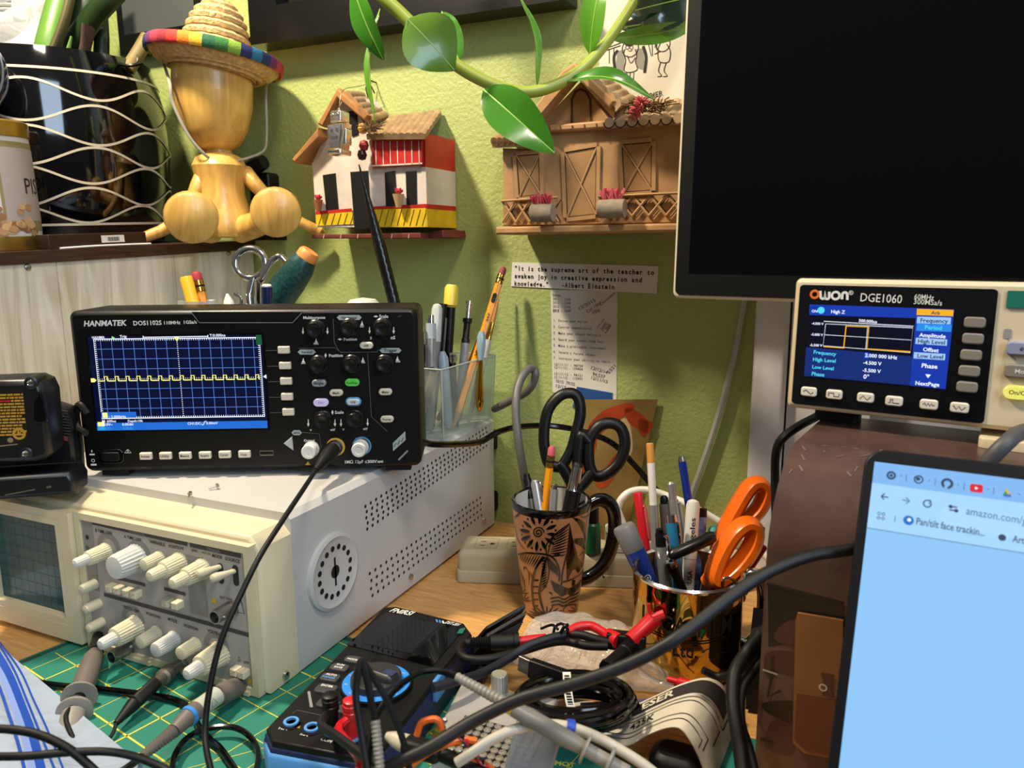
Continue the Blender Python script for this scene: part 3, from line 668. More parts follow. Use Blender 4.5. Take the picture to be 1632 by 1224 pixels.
# dried bundle at the roof valley
b = MB(); twig = mat('dried_twigs', '#6A4E2C', .9)
c = Y(588, 205, YH-.018)
for k in range(34):
    a = random.uniform(-.6, 3.7); L = random.uniform(.006, .017); q = c+V((random.uniform(-.008, .01), random.uniform(-.004, .004), random.uniform(-.003, .003)))
    b.tube([q, q+V((L*.5*cos(a), random.uniform(-.004, .004), L*.5*sin(a)*.6)), q+V((L*cos(a), random.uniform(-.006, .006), L*sin(a)*.7))], .0005, twig, 4, 2)
hb = b.build('dried_bundle', h1)
for px, py, m in ((580, 232, mat('red_berry', '#8E1E20', .5, bump=(300, .8))), (577, 247, mat('dark_berry', '#2E1216', .4)), (578, 205, mat('ochre_gourd', '#B8882E', .5))):
    b = MB(); p = Y(px, py, YH-.012); b.lathe(Fr(p, (1, 0, 0), (0, 1, 0)), [(.0002, -.0062), (.004, -.005), (.0058, 0), (.004, .005), (.0002, .0062)], m, 14); b.build('berry', hb)
b = MB(); p = Y(597, 135, WALL-.004); b.tube([p+V((0, .004, .003)), p+V((0, -.012, .003)), p+V((.004, -.014, -.004)), p+V((.005, -.008, -.012))], .0008, BLK, 6); b.tube([p+V((-.002, -.004, .002)), p+V((-.006, -.01, -.004)), p+V((-.005, -.008, -.016))], .0007, BLK, 6); b.build('wire_hanger', h1)
# silver robot ornament
rb = thing('robot_ornament', 'small shiny silver robot ornament hanging before the white house front', 'ornament', Y(541, 250, YH-.036))
silv = mat('mirror_silver', '#F0EADC', .22, 1.0, bump=(120, .15, .002))
FRb = Fr(Y(541, 250, YH-.046), (.985, -.17, 0), (.03, .05, 1))
k = .00069
b = MB(); b.prism(FRb, [(-12*k, 10*k), (13*k, 10*k), (18*k, 50*k), (-19*k, 50*k)], -.008, .008, silv, .002, bevbot=.002); b.rbox(FRb, 0, 6*k, 30*k, 8*k, .001, -.008, .009, silv, .002); 
for sx in (-1, 1): b.disc(FRb, sx*6*k, 40*k, 3*k, STL, .0083); 
b.rect(FRb, -7*k, 26*k, 7*k, 31*k, STL, .0083); b.build('body', rb)
b = MB(); b.rbox(FRb, -1*k, 62*k, 24*k, 19*k, .002, -.007, .007, silv, .002); o = b.build('head', rb)
for sx in (-1, 1): 
    b = MB(); b.lathe(FRb.sub(sx*5.5*k-1*k, 64*k, .007), [(3*k, 0), (3*k, .001), (1.6*k, .0012), (1.4*k, .0004), (0, .0004)], silv, 12); b.build('eye', o)
for sx in (-1, 1):
    b = MB(); b.rbox(FRb, sx*17.5*k, 30*k, 5*k, 26*k, .0015, -.005, .004, silv, .001); b.build('arm', rb)
b = MB(); b.tube([FRb(-1*k, 71*k), Y(541, 165, YH-.046), Y(548, 143, YH-.034), Y(575, 137, YH+.02), Y(594, 131, WALL-.008)], .0005, STL, 5); b.build('thread', rb)

# barn-like clay house
YB = .768; FB = Fr((0, YB, 0), (1, 0, 0), (0, 0, 1)); D2 = WALL-.002-YB
tan_ = mat('tan_clay', '#B4895A', .75, noise=(40, .2), bump=(150, .35, .001)); tang = mat('tan_groove', '#4E2E14', .9); greyc = mat('grey_clay', '#93846E', .8, noise=(60, .3), bump=(160, .4, .001)); tanr = mat('tan_tile', '#B89870', .75, noise=(70, .25), bump=(150, .4, .001)); tanl = mat('tan_clay_dark', '#A67C4E', .8, noise=(40, .2))
h2 = thing('clay_barn_house', 'unpainted tan clay house with crossed doors hanging beside the dark monitor', 'ornament', (-.28, .80, .36))
B_ = lambda *a: pxs(FB, a)
xe = FB.px(1152, 352)[0]
def wallq(*pts): return B_(*pts)
b = MB(); back_prism(b, FB, [FB.px(801, 360), (xe, FB.px(801, 360)[1]), (xe, FB.px(970, 190)[1]), FB.px(975, 195), FB.px(925, 130), FB.px(862, 195), FB.px(860, 238), FB.px(801, 236)], -D2, 0, tan_, .001); b.build('wall', h2)
b = MB(); back_prism(b, FB, [FB.px(797, 374), (xe+.006, FB.px(797, 374)[1]+.001), (xe+.006, FB.px(797, 362)[1]+.001), FB.px(797, 362)], -D2, .012, tan_, .002); b.build('ledge', h2)
def xdoor(pts, nm):
    b = MB(); q = B_(*pts); cx = sum(p[0] for p in q)/4; cy = sum(p[1] for p in q)/4
    b.poly(FB, q, tanl, .0006)
    for i in range(4): b.line(FB, [q[i], q[(i+1) % 4]], .0022, tang, .0008)
    for i in (0, 1):
        A, C = q[i], q[i+2]; b.rod(FB(*A, .0006), FB(*C, .0006), [(0, .0012), (1, .0012)], tan_, 6); b.line(FB, [(A[0]+.0014, A[1]), (C[0]+.0014, C[1])], .0009, tang, .0009)
    for i in range(4):                                             # raised jambs
        A, C = q[i], q[(i+1) % 4]; d = V((A[0]-cx+C[0]-cx, A[1]-cy+C[1]-cy)).normalized()*.004
        b.add([FB(*A), FB(*C), FB(C[0]+d.x, C[1]+d.y), FB(A[0]+d.x, A[1]+d.y), FB(*A, .002), FB(*C, .002), FB(C[0]+d.x, C[1]+d.y, .002), FB(A[0]+d.x, A[1]+d.y, .002)], [(4, 5, 6, 7), (0, 1, 5, 4), (2, 3, 7, 6), (0, 4, 7, 3), (1, 2, 6, 5)], tan_)
    b.build(nm, h2)
xdoor(((823, 248), (860, 245), (862, 310), (828, 315)), 'window'); xdoor(((900, 243), (952, 234), (950, 342), (904, 347)), 'door'); xdoor(((991, 230), (1040, 226), (1039, 304), (995, 307)), 'window')
b = MB(); q = B_((912, 198), (912, 158), (918, 146), (926, 142), (934, 146), (941, 158), (942, 196))
b.poly(FB, q, tanl, .0006); b.line(FB, q, .0024, tang, .0009, True); b.build('attic_door', h2)
b = MB(); back_prism(b, FB, B_((880, 212), (881, 201), (975, 193), (974, 206)), 0, .009, tan_, .002)
for k_ in range(4): b.line(FB, B_((899+k_*19, 211-k_*1.5), (898+k_*19, 203-k_*1.5)), .0014, tang, .0096)
b.build('beam', h2)
b = MB(); slab3(b, FB, B_((855, 186), (868, 196), (926, 128), (980, 178), (990, 166), (926, 106), (905, 120)), .004, .020, tan_); b.build('gable_edge', h2)
b = MB(); roof(b, (988, 170), (930, 108), (945, 108), (1012, 160), YB-.018, WALL-.004, 6, 5, tanr); b.build('tiled_roof', h2)
b = MB(); roof(b, (975, 198), (1140, 188), (1146, 160), (985, 164), YB-.016, WALL-.006, 11, 4, tanr)
for k_ in range(9):
    c = FB.px(979+k_*18, 199-k_*1.1); b.ring(FB, c[0], c[1], .0048, .0062, tang, .0175, 14, pi, 2*pi); b.disc(FB, c[0], c[1], .0048, tanr, .0172)
b.build('tiled_roof', h2)
b = MB(); roof(b, (784, 230), (862, 226), (862, 196), (806, 204), YB-.014, WALL-.006, 5, 4, tanr)
for k_ in range(5):
    p = Y(788+k_*9, 226, YB-.016); b.rod(p, p+V((.004, .03, .016)), [(0, .0048), (1, .0048)], tan_, 12); b.ring(Fr(p, (1, 0, 0), (0, 0, 1)), 0, 0, .001, .0025, tang, .0003)
b.build('tiled_roof', h2)
def rail(A, Bx, hA, n):
    b = MB(); a = FB.px(*A); c = FB.px(*Bx); hgt = FB.px(A[0], A[1])[1]-FB.px(A[0], A[1]+hA)[1]
    b.rod(FB(a[0], a[1], .006), FB(c[0], c[1], .006), [(0, .0016), (1, .0016)], tan_, 6)
    for i in range(n):
        s0 = i/n; s1_ = (i+1)/n
        pa = FB(a[0]+(c[0]-a[0])*s0, a[1], .004); pb = FB(a[0]+(c[0]-a[0])*s1_, a[1]-hgt, .004); pc = FB(a[0]+(c[0]-a[0])*s1_, a[1], .004); pd = FB(a[0]+(c[0]-a[0])*s0, a[1]-hgt, .004)
        b.rod(pa, pb, [(0, .0014), (1, .0014)], tan_, 6); b.rod(pc, pd, [(0, .0014), (1, .0014)], tan_, 6)
        b.line(FB, [(pa.x+.002, pa.z), (pb.x+.002, pb.z)], .0012, tang, .001); b.line(FB, [(pc.x+.002, pc.z), (pd.x+.002, pd.z)], .0012, tang, .001)
    b.build('balcony_rail', h2)
rail((803, 321), (892, 315), 34, 4); rail((957, 314), (1150, 305), 32, 7)
pink = mat('dried_pink_flower', '#C85A62', .9)
for x0_, x1_, y_ in ((848, 882, 340), (955, 996, 333)):
    f = axis_frame(Y(x0_, y_, YB-.022), Y(x1_, y_-1, YB-.022)); L = (Y(x1_, y_-1, YB-.022)-Y(x0_, y_, YB-.022)).length
    b = MB(); b.lathe(f, [(.009, 0), (.0095, L*.5), (.009, L)], greyc, 16); o = b.build('planter', h2)
    b = MB()
    for k_ in range(40):
        p = f(0, 0, L*random.uniform(.15, .8)); a = random.uniform(0, 6.3); q = p+V((.006*cos(a), .004*sin(a), .0165+random.uniform(0, .004)))
        b.rod(p+V((0, 0, .006)), q, [(0, .0004), (.7, .0014), (1, .0005)], pink if k_ % 3 else fl, 5)
    b.build('dried_flowers', o)
b = MB()
for k_ in range(60):
    p = Y(random.uniform(1000, 1060), random.uniform(168, 182), YB-.004); a = random.uniform(0, 6.3); L = random.uniform(.008, .02)
    b.tube([p, p+V((L*.5*cos(a), -.006, abs(L*.4*sin(a)))), p+V((L*cos(a), -.003, L*.6*abs(sin(a)))) ], .0006, twig, 4, 2)
for px, py in ((1015, 174), (1022, 164), (1012, 182)):
    p = Y(px, py, YB-.016)
    for k_ in range(30):
        d = V((random.gauss(0, 1), random.gauss(-.4, 1), random.gauss(.2, 1))).normalized()*.0075; b.rod(p, p+d, [(0, .0004), (.7, .0012), (1, .0004)], pink, 5)
b.build('dried_bundle', h2)

# black picture frame along the top, framed picture behind the plant
fblk = wood('black_frame_wood', '#040303', '#0A0908', (3, 40, 40), .3)
f0 = FW.px(448, 76); f1 = FW.px(830, 2)
b = MB(); zb_ = f0[1]-.003
fr = thing('picture_frame', 'wide black picture frame hanging above the clay houses', 'picture frame', (-.46, WALL-.02, zb_))
b = MB(); frx0, frx1 = FW.px(425, 76)[0], -.30
b.box(FW, frx0, frx1, zb_, zb_+.045, .001, .030, fblk); b.box(FW, frx0, frx1, zb_, zb_+.010, .030, .036, fblk); b.box(FW, frx0, frx0+.045, zb_+.045, zb_+.4, .001, .030, fblk); b.box(FW, frx1-.045, frx1, zb_+.045, zb_+.4, .001, .030, fblk); b.box(FW, frx0, frx1, zb_+.4, zb_+.445, .001, .03, fblk); b.build('frame', fr)
b = MB(); b.box(FW, frx0+.045, frx1-.045, zb_+.045, zb_+.4, .001, .008, mat('dark_picture', '#1C1C18', .15)); b.build('picture', fr)
b = MB(); p0 = FW.px(206, 58); p1 = FW.px(300, 66)
fr2 = thing('framed_print', 'dark framed print with grey mount on the wall behind the straw hat', 'picture frame', FW(p0[0]+.08, p0[1], .01))
b.box(FW, p0[0], p0[0]+.16, p0[1]-.03, p0[1]+.25, .001, .018, fblk); b.build('frame', fr2)
b = MB(); b.rect(FW, p0[0]+.012, p0[1]-.004, p0[0]+.148, p0[1]+.24, mat('grey_mount', '#4A4E4C', .3), .0185); b.build('mount', fr2)
# cartoon sheet
b = MB(); c0 = FW.px(953, 172); ct = FW.px(958, -10); c1 = FW.px(1180, 160)
Fc = Fr(FW(0, 0, .0012), (1, 0, 0), (0, 0, 1))
b.box(FW, c0[0]+.001, c1[0], c0[1], ct[1], .0003, .0012, PAPER)
cx_ = lambda x, y: Fc.px(940+x/6.12, y/6.12)
def ln(pts, w_=.0007, m=INK, sm=1): b.line(Fc, [cx_(*p) for p in pts] if sm == 1 else [(q.x, q.y) for q in spline([V((*cx_(*p), 0)) for p in pts], sm)], w_, m, .0004)
for pts in (((160, 470), (300, 420)), ((165, 490), (300, 445)), ((190, 480), (190, 620)), ((235, 470), (235, 540)), ((560, 380), (600, 545), (612, 545), (606, 380)), ((640, 430), (635, 470)), ((655, 420), (650, 490))): ln(pts)
b.poly(Fc, [cx_(*p) for p in ((270, 500), (340, 480), (335, 680), (275, 735), (250, 650))], mat('grey_wash', '#8E8B85', .8), .0002); b.poly(Fc, [cx_(*p) for p in ((450, 480), (520, 470), (545, 700), (510, 680), (455, 660))], mat('grey_wash', '', 0), .0002)
for pts in (((275, 490), (235, 560), (255, 735)), ((520, 450), (550, 560), (535, 710))): ln(pts, .003, INK, 5)
ln(((345, 480), (330, 520), (350, 590), (335, 690), (400, 705), (465, 675), (445, 600), (460, 540), (440, 480)), .0008, INK, 5)
ln(((365, 540), (400, 615), (445, 560)), .0007, INK, 5)
b.ring(Fc, *cx_(395, 470), .0085, .0093, INK, .0004); b.disc(Fc, *cx_(390, 415), .006, INK, .0004, 14, .0035)
for px in (365, 405): b.ring(Fc, *cx_(px, 462), .0016, .0022, INK, .0005, 12)
ln(((375, 490), (395, 500), (415, 488)), .0006, INK, 4)
for x in (360, 395, 430): ln(((x, 705), (x-5, 780)), .0007)
ln(((395, 775), (455, 820)), .002)
ln(((690, 420), (665, 480), (670, 580), (700, 610), (770, 600), (785, 500), (750, 430)), .0008, INK, 5); b.ring(Fc, *cx_(715, 430), .007, .0077, INK, .0004)
for x in (690, 745): ln(((x, 610), (x-20, 690), (x+10, 740), (x-30, 748)), .0008, INK, 4)
ln(((690, 500), (630, 530)), .0008)
b.text(Fc, 'RIER', *cx_(650, 945), .0052, INK, ang=.12, eps=.0004)
tag(b.build('cartoon_sheet'), 'sheet with a black ink cartoon taped to the wall above the tan clay house', 'drawing')
# quote strip and note
b = MB(); F_ = FW; QA = [FW.px(*p) for p in ((815, 456), (1047, 468), (1050, 424), (817, 418))]
ql = .0016
b.prism(FW, QA, .0003, .0012, mat('strip_paper', '#DCDAD6', .7))
FQ = Fr(FW(0, 0, .0012), (1, 0, 0), (0, 0, 1))
for t, A, B in (('"It is the supreme art of the teacher to', (820, 431), (1043, 438)), ('awaken joy in creative expression and', (820, 443), (1024, 450)), ('knowledge."    -Albert Einstein', (820, 455), (980, 461))): b.textpx(FQ, '\t'+t, A, B, INK, 7.0, .034)
tag(b.build('quote_strip'), 'white paper strip with a typed teacher quotation above the list', 'paper note')
b = MB(); NA = [FW.px(*p) for p in ((881, 625), (983, 638), (984, 463), (878, 462))]
b.prism(FW, NA, .0002, .0007, mat('note_paper', '#D6D2CA', .75)); FN = Fr(FW(0, 0, .0007), (1, 0, 0), (0, 0, 1))
pen = mat('pencil_writing', '#6A6660', .8); prt = mat('typed_ink', '#3A3733', .8)
def T(t, A, B, m=prt, h=4.0): b.textpx(FN, ('\t' if m is prt else '')+t, A, B, m, h, .008)
T('Doouw', (881, 472), (894, 472.5))
for i, t in enumerate(('2011 - 1200', '2012 - 3200', '2013 - 2100', '2014 - 2600')): T(t, (881, 478+i*6), (910, 479.5+i*6))
T('2015 -', (881, 497.5), (896, 498))
for i, (t, x1_) in enumerate((('1. Fatten your wallet', 937), ('2. Control expenditures', 943), ('3. Make your assets multiply', 958), ('4. Guard your assets from loss', 963), ('5. Make a profitable investment', 966), ('6. Insure a future income', 949), ('7. Increase your ability to learn', 972))):
    T(t, (882, 512.5+i*9.9), (x1_, 515+i*10.6))
for i, (t, y_) in enumerate((('12/11/11 - 98754', 582), ('12/11/11 - 174404', 587), ('12/11/12 - 98121', 597), ('12/11/12 - 115991', 602.5))): T(t, (883, y_), (929, y_+3.5))
for t, A, B in (('12/2015', (924, 494), (950, 480)), ('Col 1957', (936, 499), (960, 484)), ('Con-vection', (958, 488), (981, 468)), ('056', (945, 501), (957, 496)), ('12/12/14', (942, 588), (968, 596)), ('94,537', (944, 598), (964, 603)), ('12/11/15', (942, 604), (968, 611)), ('10/15  79155', (886, 609), (916, 615)), ('12/15', (886, 617), (902, 620)), ('2600', (960, 528), (968, 516)), ('1,000', (966, 531), (974, 518)), ('5521', (971, 596), (982, 584))): T(t, A, B, pen, 5)
b.line(FN, pxs(FN, ((952, 523), (963, 508))), .0006, pen); b.line(FN, pxs(FN, ((965, 532), (974, 518))), .0006, pen)
tag(b.build('note_page'), 'long white note with a numbered list hanging under the quote strip', 'paper note')
b = MB(); q = pxs(FW, ((913, 649), (975, 662), (977, 626), (920, 616))); b.prism(FW, q, .0008, .0013, mat('blue_tape', '#1C4C8C', .6, bump=(90, .5, .001))); tag(b.build('masking_tape'), 'piece of blue masking tape holding the foot of the note', 'tape')
# koi card leaning on the wall
kd = thing('koi_print', 'glossy amber print of red fish standing against the wall behind the scissors', 'print', Y(945, 835, WALL-.02))
pA = [Y(880, 850, WALL-.006), Y(1002, 850, WALL-.006), Y(1010, 664, WALL-.003), Y(890, 640, WALL-.003)]
FK = Fr(pA[0]+V((0, -.001, 0)), pA[1]-pA[0], pA[3]-pA[0])
koi = mat('amber_print', '#6E5630', .25, noise=(14, .5), col2='#8E7844'); koir = mat('koi_red', '#7E2A12', .3, noise=(30, .3), col2='#A8441E'); koiw = mat('koi_pale', '#B8A078', .3)
b = MB(); kq = [FK.px(*p) for p in ((880, 866), (1002, 880), (1010, 664), (890, 640))]; b.prism(FK, kq, 0, .001, koi); b.build('card', kd)
b = MB(); f = Fr(FK.o+FK.n*.001, FK.u, FK.v)
for pts, mm in ((((905, 690), (925, 665), (960, 660), (975, 668), (960, 680), (930, 700), (918, 720)), koir), (((960, 668), (985, 680), (1002, 700), (1000, 722), (985, 705), (968, 690)), koir), (((985, 690), (1008, 700), (1006, 716), (990, 708)), koir), (((900, 720), (925, 715), (915, 770), (900, 780)), koir), (((935, 780), (960, 740), (975, 745), (955, 790)), koir), (((955, 690), (970, 690), (985, 740), (970, 745)), koiw)):
    sp_ = spline([V((*f.px(*p), 0)) for p in pts], 4, True); b.poly(f, [(q.x, q.y) for q in sp_], mm, .0003 if mm == koir else .0002)
b.build('fish_pattern', kd)

# ================================================================== MONITOR
my = radians(-8.5)
mo_ = D(1070, 475, .68); FMo = Fr(mo_, (cos(my), sin(my), 0), (0, 0, 1))
tl_ = radians(2.2); FMo = Fr(mo_, FMo.u, V((0, 0, 1))*cos(tl_)-FMo.n*sin(tl_))
mon = thing('computer_monitor', 'large dark computer monitor with a thin cream edge above the function generator', 'monitor', FMo(.27, .16, -.1))
edge = mat('monitor_cream_edge', '#D8CDB8', .4); mscr = mat('monitor_dark_screen', '#020206', .12, spec=.35)
b = MB(); b.rbox(FMo, .28, .17, .56, .34, .006, -.022, -.002, edge, .002); b.build('housing', mon)
b = MB(); b.rbox(FMo, .28, .17, .554, .334, .005, -.003, .0, BLK, .0005); b.build('bezel', mon)
b = MB(); b.rbox(FMo, .28, .175, .53, .305, .001, -.001, .0006, mscr); b.build('screen', mon)
FMz = Fr((FMo(.30, 0, -.06).x, FMo(.30, 0, -.06).y, 0), FMo.u, (0, 1, 0)); 
b = MB(); b.rbox(Fr(FMo(.30, 0, -.045)*1, FMo.u, FMo.n), 0, 0, .09, .02, .005, -.30, .10, BLK); b.build('stand_column', mon)
p_ = FMo(.30, 0, -.045); b = MB(); b.rbox(Fr((p_.x, p_.y, .0005), FMo.u, V((-FMo.u.y, FMo.u.x, 0))), 0, -.0, .2, .08, .01, 0, .012, BLK, .002); b.build('stand_base', mon)

# ================================================================== PRINTED BOX UNDER THE GENERATOR
by = radians(-9.0); bu = V((cos(by), sin(by), 0)); bv = V((-sin(by), cos(by), 0))
p0 = D(1215, 1000, .47); FBx = Fr((p0.x, p0.y, .001), bu, bv)              # footprint frame, u right, v back
R_ = .062; HB = .2205; prof = [(0, 0)] + [(R_-R_*cos(a), HB-R_+R_*sin(a)) for a in [i*pi/2/12 for i in range(13)]] + [(.155, HB), (.155, 0)]
lea = mat('brown_printed_board', '#46332E', .26, noise=(30, .2), bump=(120, .25, .0006), col2='#564039')
bx = thing('printed_box', 'dark brown box with rounded top and landscape print carrying the function generator', 'box', FBx(.18, .07, 0))
b = MB(); FP = Fr(FBx.o, bv, (0, 0, 1)); b.prism(FP, prof, 0, .40, lea); scm = mat('scuff_mark', '#6E5C54', .5); random.seed(21)
def onarc(x, a, e=0.0): rr = R_+e; return FP(R_-rr*cos(a), HB-R_+rr*sin(a), x)
for k_ in range(90):
    x = random.uniform(.004, .2); a = min(1.55, max(.35, random.gauss(1.25, .35))); L_ = random.uniform(.0006, .006); da = random.uniform(-.10, .10)
    b.line(onarc, [(x, a), (x+L_*.5, a+da*.5), (x+L_, a+da)], random.uniform(.0005, .0014), scm, .0003)
b.build('body', bx)
FBf = Fr(FBx.o, bu, (0, 0, 1))
b = MB(); fb = lambda *pts: [FBf.px(*p) for p in pts]
mar = mat('print_maroon', '#4A2A28', .4, noise=(30, .4)); bkk = mat('print_black', '#0E0B0A', .4); tn = mat('print_tan', '#8A5A38', .4, noise=(12, .3)); mauve = mat('print_mauve', '#5E443E', .4, noise=(25, .4))
def blob(pts, m, e): sp_ = spline([V((*p, 0)) for p in fb(*pts)], 4, True); b.poly(FBf, [(q.x, q.y) for q in sp_], m, e)
b.poly(FBf, fb((1222, 932), (1345, 962), (1345, 1224), (1213, 1224)), mauve, .0003)
b.poly(FBf, fb((1224, 930), (1345, 960), (1345, 1015), (1225, 1030)), bkk, .0005)
blob(((1235, 1008), (1250, 992), (1270, 988), (1272, 1025), (1240, 1022)), mar, .0008); blob(((1222, 1040), (1270, 1042), (1268, 1075), (1240, 1070), (1222, 1078)), mar, .0006)
blob(((1216, 1120), (1268, 1118), (1265, 1150), (1225, 1135)), bkk, .0006); b.line(FBf, fb((1232, 1045), (1230, 1080), (1224, 1110), (1245, 1100)), .002, bkk, .0008); b.line(FBf, fb((1216, 1066), (1240, 1074)), .0012, mat('worn_edge', '#A89A88', .8), .0009)
b.line(FBf, fb((1212, 1178), (1234, 1184)), .0022, bkk, .0008); b.line(FBf, fb((1222, 930), (1345, 962)), .0015, bkk, .0009)
blob(((1230, 1150), (1262, 1155), (1262, 1200), (1220, 1190)), mar, .00055)
b.build('landscape_print', bx)
b = MB(); q = fb((1273, 974), (1345, 986), (1345, 1208), (1283, 1196), (1265, 1180), (1270, 985)); b.prism(FBf, q, .001, .003, tn); 
f = Fr(FBf(0, 0, .003), FBf.u, FBf.v); b.poly(f, [f.px(*p) for p in ((1270, 1106), (1345, 1118), (1345, 1207), (1284, 1195), (1266, 1179))], mat('print_rust', '#6A3428', .4, noise=(14, .35)), .0003)
b.poly(f, [f.px(*p) for p in ((1308, 1072), (1330, 1076), (1326, 1100), (1330, 1112), (1310, 1108), (1314, 1092))], mar, .0005); b.ring(f, *f.px(1312, 1095), .0016, .0024, PAPER, .0007, 12)
b.build('framed_picture', bx)

# ================================================================== FUNCTION GENERATOR
oy = radians(-9.4); FO = Fr(D(1253, 649, .55), (cos(oy), sin(oy), 0), (0, 0, 1))
ot = radians(3.0); FO = Fr(FO.o, FO.u, V((0, 0, 1))*cos(ot)+(-FO.n)*sin(ot))
gen = thing('function_generator', 'cream bench function generator with small lit screen standing on the brown box', 'function generator', FO(.1, 0, -.04))
gcr = mat('generator_cream', '#D2C2A2', .42); gblk = mat('generator_black_panel', '#07080C', .3)
ox = lambda x, y, o=0.0: FO.px(x, y, o)
tl = ox(1267, 443); gh = tl[1]; gw = .215
b = MB(); b.rbox(FO, gw/2, gh/2, gw, gh, .004, -.045, .0, gcr, .003); b.rbox(FO, gw/2, gh/2+.001, gw-.02, gh-.014, .004, -.055, -.044, gcr); b.build('case', gen)
b = MB(); pq = [ox(*p) for p in ((1276, 452), (1591, 463), (1568, 678), (1262, 640))]; px0 = (pq[0][0]+pq[3][0])/2; px1 = (pq[1][0]+pq[2][0])/2; pz1 = (pq[0][1]+pq[1][1])/2; pz0 = (pq[2][1]+pq[3][1])/2
b.rbox(FO, (px0+px1)/2, (pz0+pz1)/2, px1-px0, pz1-pz0, .0025, -.001, .0008, gblk)
F2 = Fr(FO(0, 0, .0008), FO.u, FO.v); orx = mat('logo_orange', '#E06828', .5)
wm = .0017; L_ = lambda pts, m=PRN, w_=wm: b.line(F2, [F2.px(*p) for p in pts], w_, m, .0003)
c = F2.px(1298.5, 469); b.ring(F2, c[0], c[1], .0017, .0033, orx, .0003, 20)
c = F2.px(1332, 471); b.ring(F2, c[0], c[1], .0017, .0033, PRN, .0003, 20)
def arcl(cx, cy, rx, ry, a0, a1, n=8): return [(cx+rx*cos(radians(a0+(a1-a0)*i/n)), cy+ry*sin(radians(a0+(a1-a0)*i/n))) for i in range(n+1)]
L_([(1307.5, 463.5), (1308, 473)]+arcl(1311.5, 473, 3.4, 3, 180, 0)+[(1315, 464.5), (1315, 473)]+arcl(1318.3, 473.5, 3.3, 3, 180, 0)+[(1321.8, 465)])
L_([(1342, 477), (1342.5, 470)]+arcl(1346.5, 470, 4, 4, 180, 360)+[(1350.5, 478)])
for t, A, B, h in (('\u00ae', (1352, 470), (1360, 470.5), None), ('DGE1060', (1371, 480), (1437, 483.5), 13), ('60MHz', (1457, 476.5), (1488, 478.5), 8), ('300MSa/s', (1456, 484.5), (1501, 487), 8)): b.textpx(F2, t, A, B, PRN, h, .004)
b.build('front_panel', gen)
b = MB(); sb = mat('gen_screen_blue', '#1638A8', .3, emit=1.0); sdk = mat('gen_screen_dark', '#04061A', .3, emit=1.0); snv = mat('gen_screen_navy', '#142C72', .3, emit=1.0); sl = mat('gen_screen_light', '#9CC4F0', .3, emit=1.0); sam = mat('gen_amber', '#F0B020', .4, emit=1.0); scy = mat('gen_cyan', '#50D8F0', .4, emit=1.0); sky = mat('gen_sky', '#2A86E8', .4, emit=1.0); swh = mat('screen_white', '', 0); sin_ = mat('gen_ink', '#0A1A60', .5)
def quad(m, e, *pts): b.poly(F2, [F2.px(*p) for p in pts], m, e)
quad(sdk, .0003, (1290, 486), (1521, 494), (1507, 620), (1282, 599))
quad(sb, .0005, (1290.5, 485), (1461, 491), (1460, 507), (1290, 502)); quad(sb, .0005, (1461, 491), (1521, 493.5), (1507, 620), (1450, 614.5))
quad(snv, .0005, (1285, 553), (1454, 568), (1450, 614), (1281.5, 599))
for k in range(1, 4): L_(((1285-k, 553+k*11.5), (1454-k, 568+k*11.6)), sdk, .0004)
L_(((1363.5, 560), (1361, 606)), sdk, .0004)
quad(sam, .0007, (1461.5, 492), (1520, 494), (1519, 504), (1461, 502)); quad(sl, .0007, (1462, 504.5), (1516, 506), (1515, 517), (1461, 515)); quad(sky, .0007, (1462, 515.5), (1517, 517.5), (1516, 529), (1460, 527))
quad(sl, .0007, (1460, 538), (1510, 541), (1509, 551), (1459, 548)); quad(sl, .0007, (1457, 561), (1507, 564), (1506, 574), (1456, 571))
for y_ in (530, 554, 578, 596): L_(((1460-(y_-530)*.14, y_), (1517-(y_-530)*.12, y_+3.2)), sdk, .0004)
for t, A, B, m in (('Arb', (1484, 501), (1498, 501.5), sin_), ('Frequency', (1467, 513.5), (1511, 515), sin_), ('Period', (1474, 524.5), (1501, 526), scy), ('Amplitude', (1465, 536.5), (1507, 539), swh), ('High Level', (1463, 546.5), (1506, 549), sin_), ('Offset', (1471, 559.5), (1496, 561.5), swh), ('Low Level', (1462, 569.5), (1503, 572), sin_), ('Phase', (1469, 585.5), (1494, 587.5), swh), ('NextPage', (1459, 613), (1497, 616), swh),
                   ('ON', (1294, 497.5), (1303, 498), swh), ('High Z', (1325, 499), (1347, 500), swh), ('-4.500 V', (1294, 517), (1313, 518), swh), ('-5.000 V', (1293, 534.5), (1312, 535.5), swh), ('-5.500 V', (1291, 551.5), (1311, 552.5), swh), ('500.000us', (1369, 513), (1398, 515), swh),
                   ('Frequency', (1297, 563.5), (1333, 567), scy), ('High Level', (1296, 575), (1332, 578), scy), ('Low Level', (1295, 587), (1329, 590), scy), ('Phase', (1294, 598), (1314, 600), scy), ('2.000 000 kHz', (1379, 568.5), (1430, 572.5), swh), ('-4.500 V', (1376, 580), (1405, 582.5), swh), ('-5.500 V', (1375, 592), (1404, 594.5), swh), ('0\u00b0', (1376, 603), (1385, 604), swh)): b.textpx(F2, t, A, B, m, None, .02, .0010)
quad(mat('gen_cursor', '#2060F0', .4, emit=1.0), .0008, (1379, 561.5), (1384.5, 562), (1383.5, 571), (1378, 570.5))
quad(swh, .001, (1475, 596), (1484, 597), (1479, 602.5))
c = F2.px(1309, 494.5); b.disc(F2, c[0], c[1], .0024, scy, .001); b.line(F2, [F2.px(1294, 489.5), F2.px(1306, 490)], .0003, sdk, .0008)
L_(((1313, 512), (1456, 520)), swh, .0006)
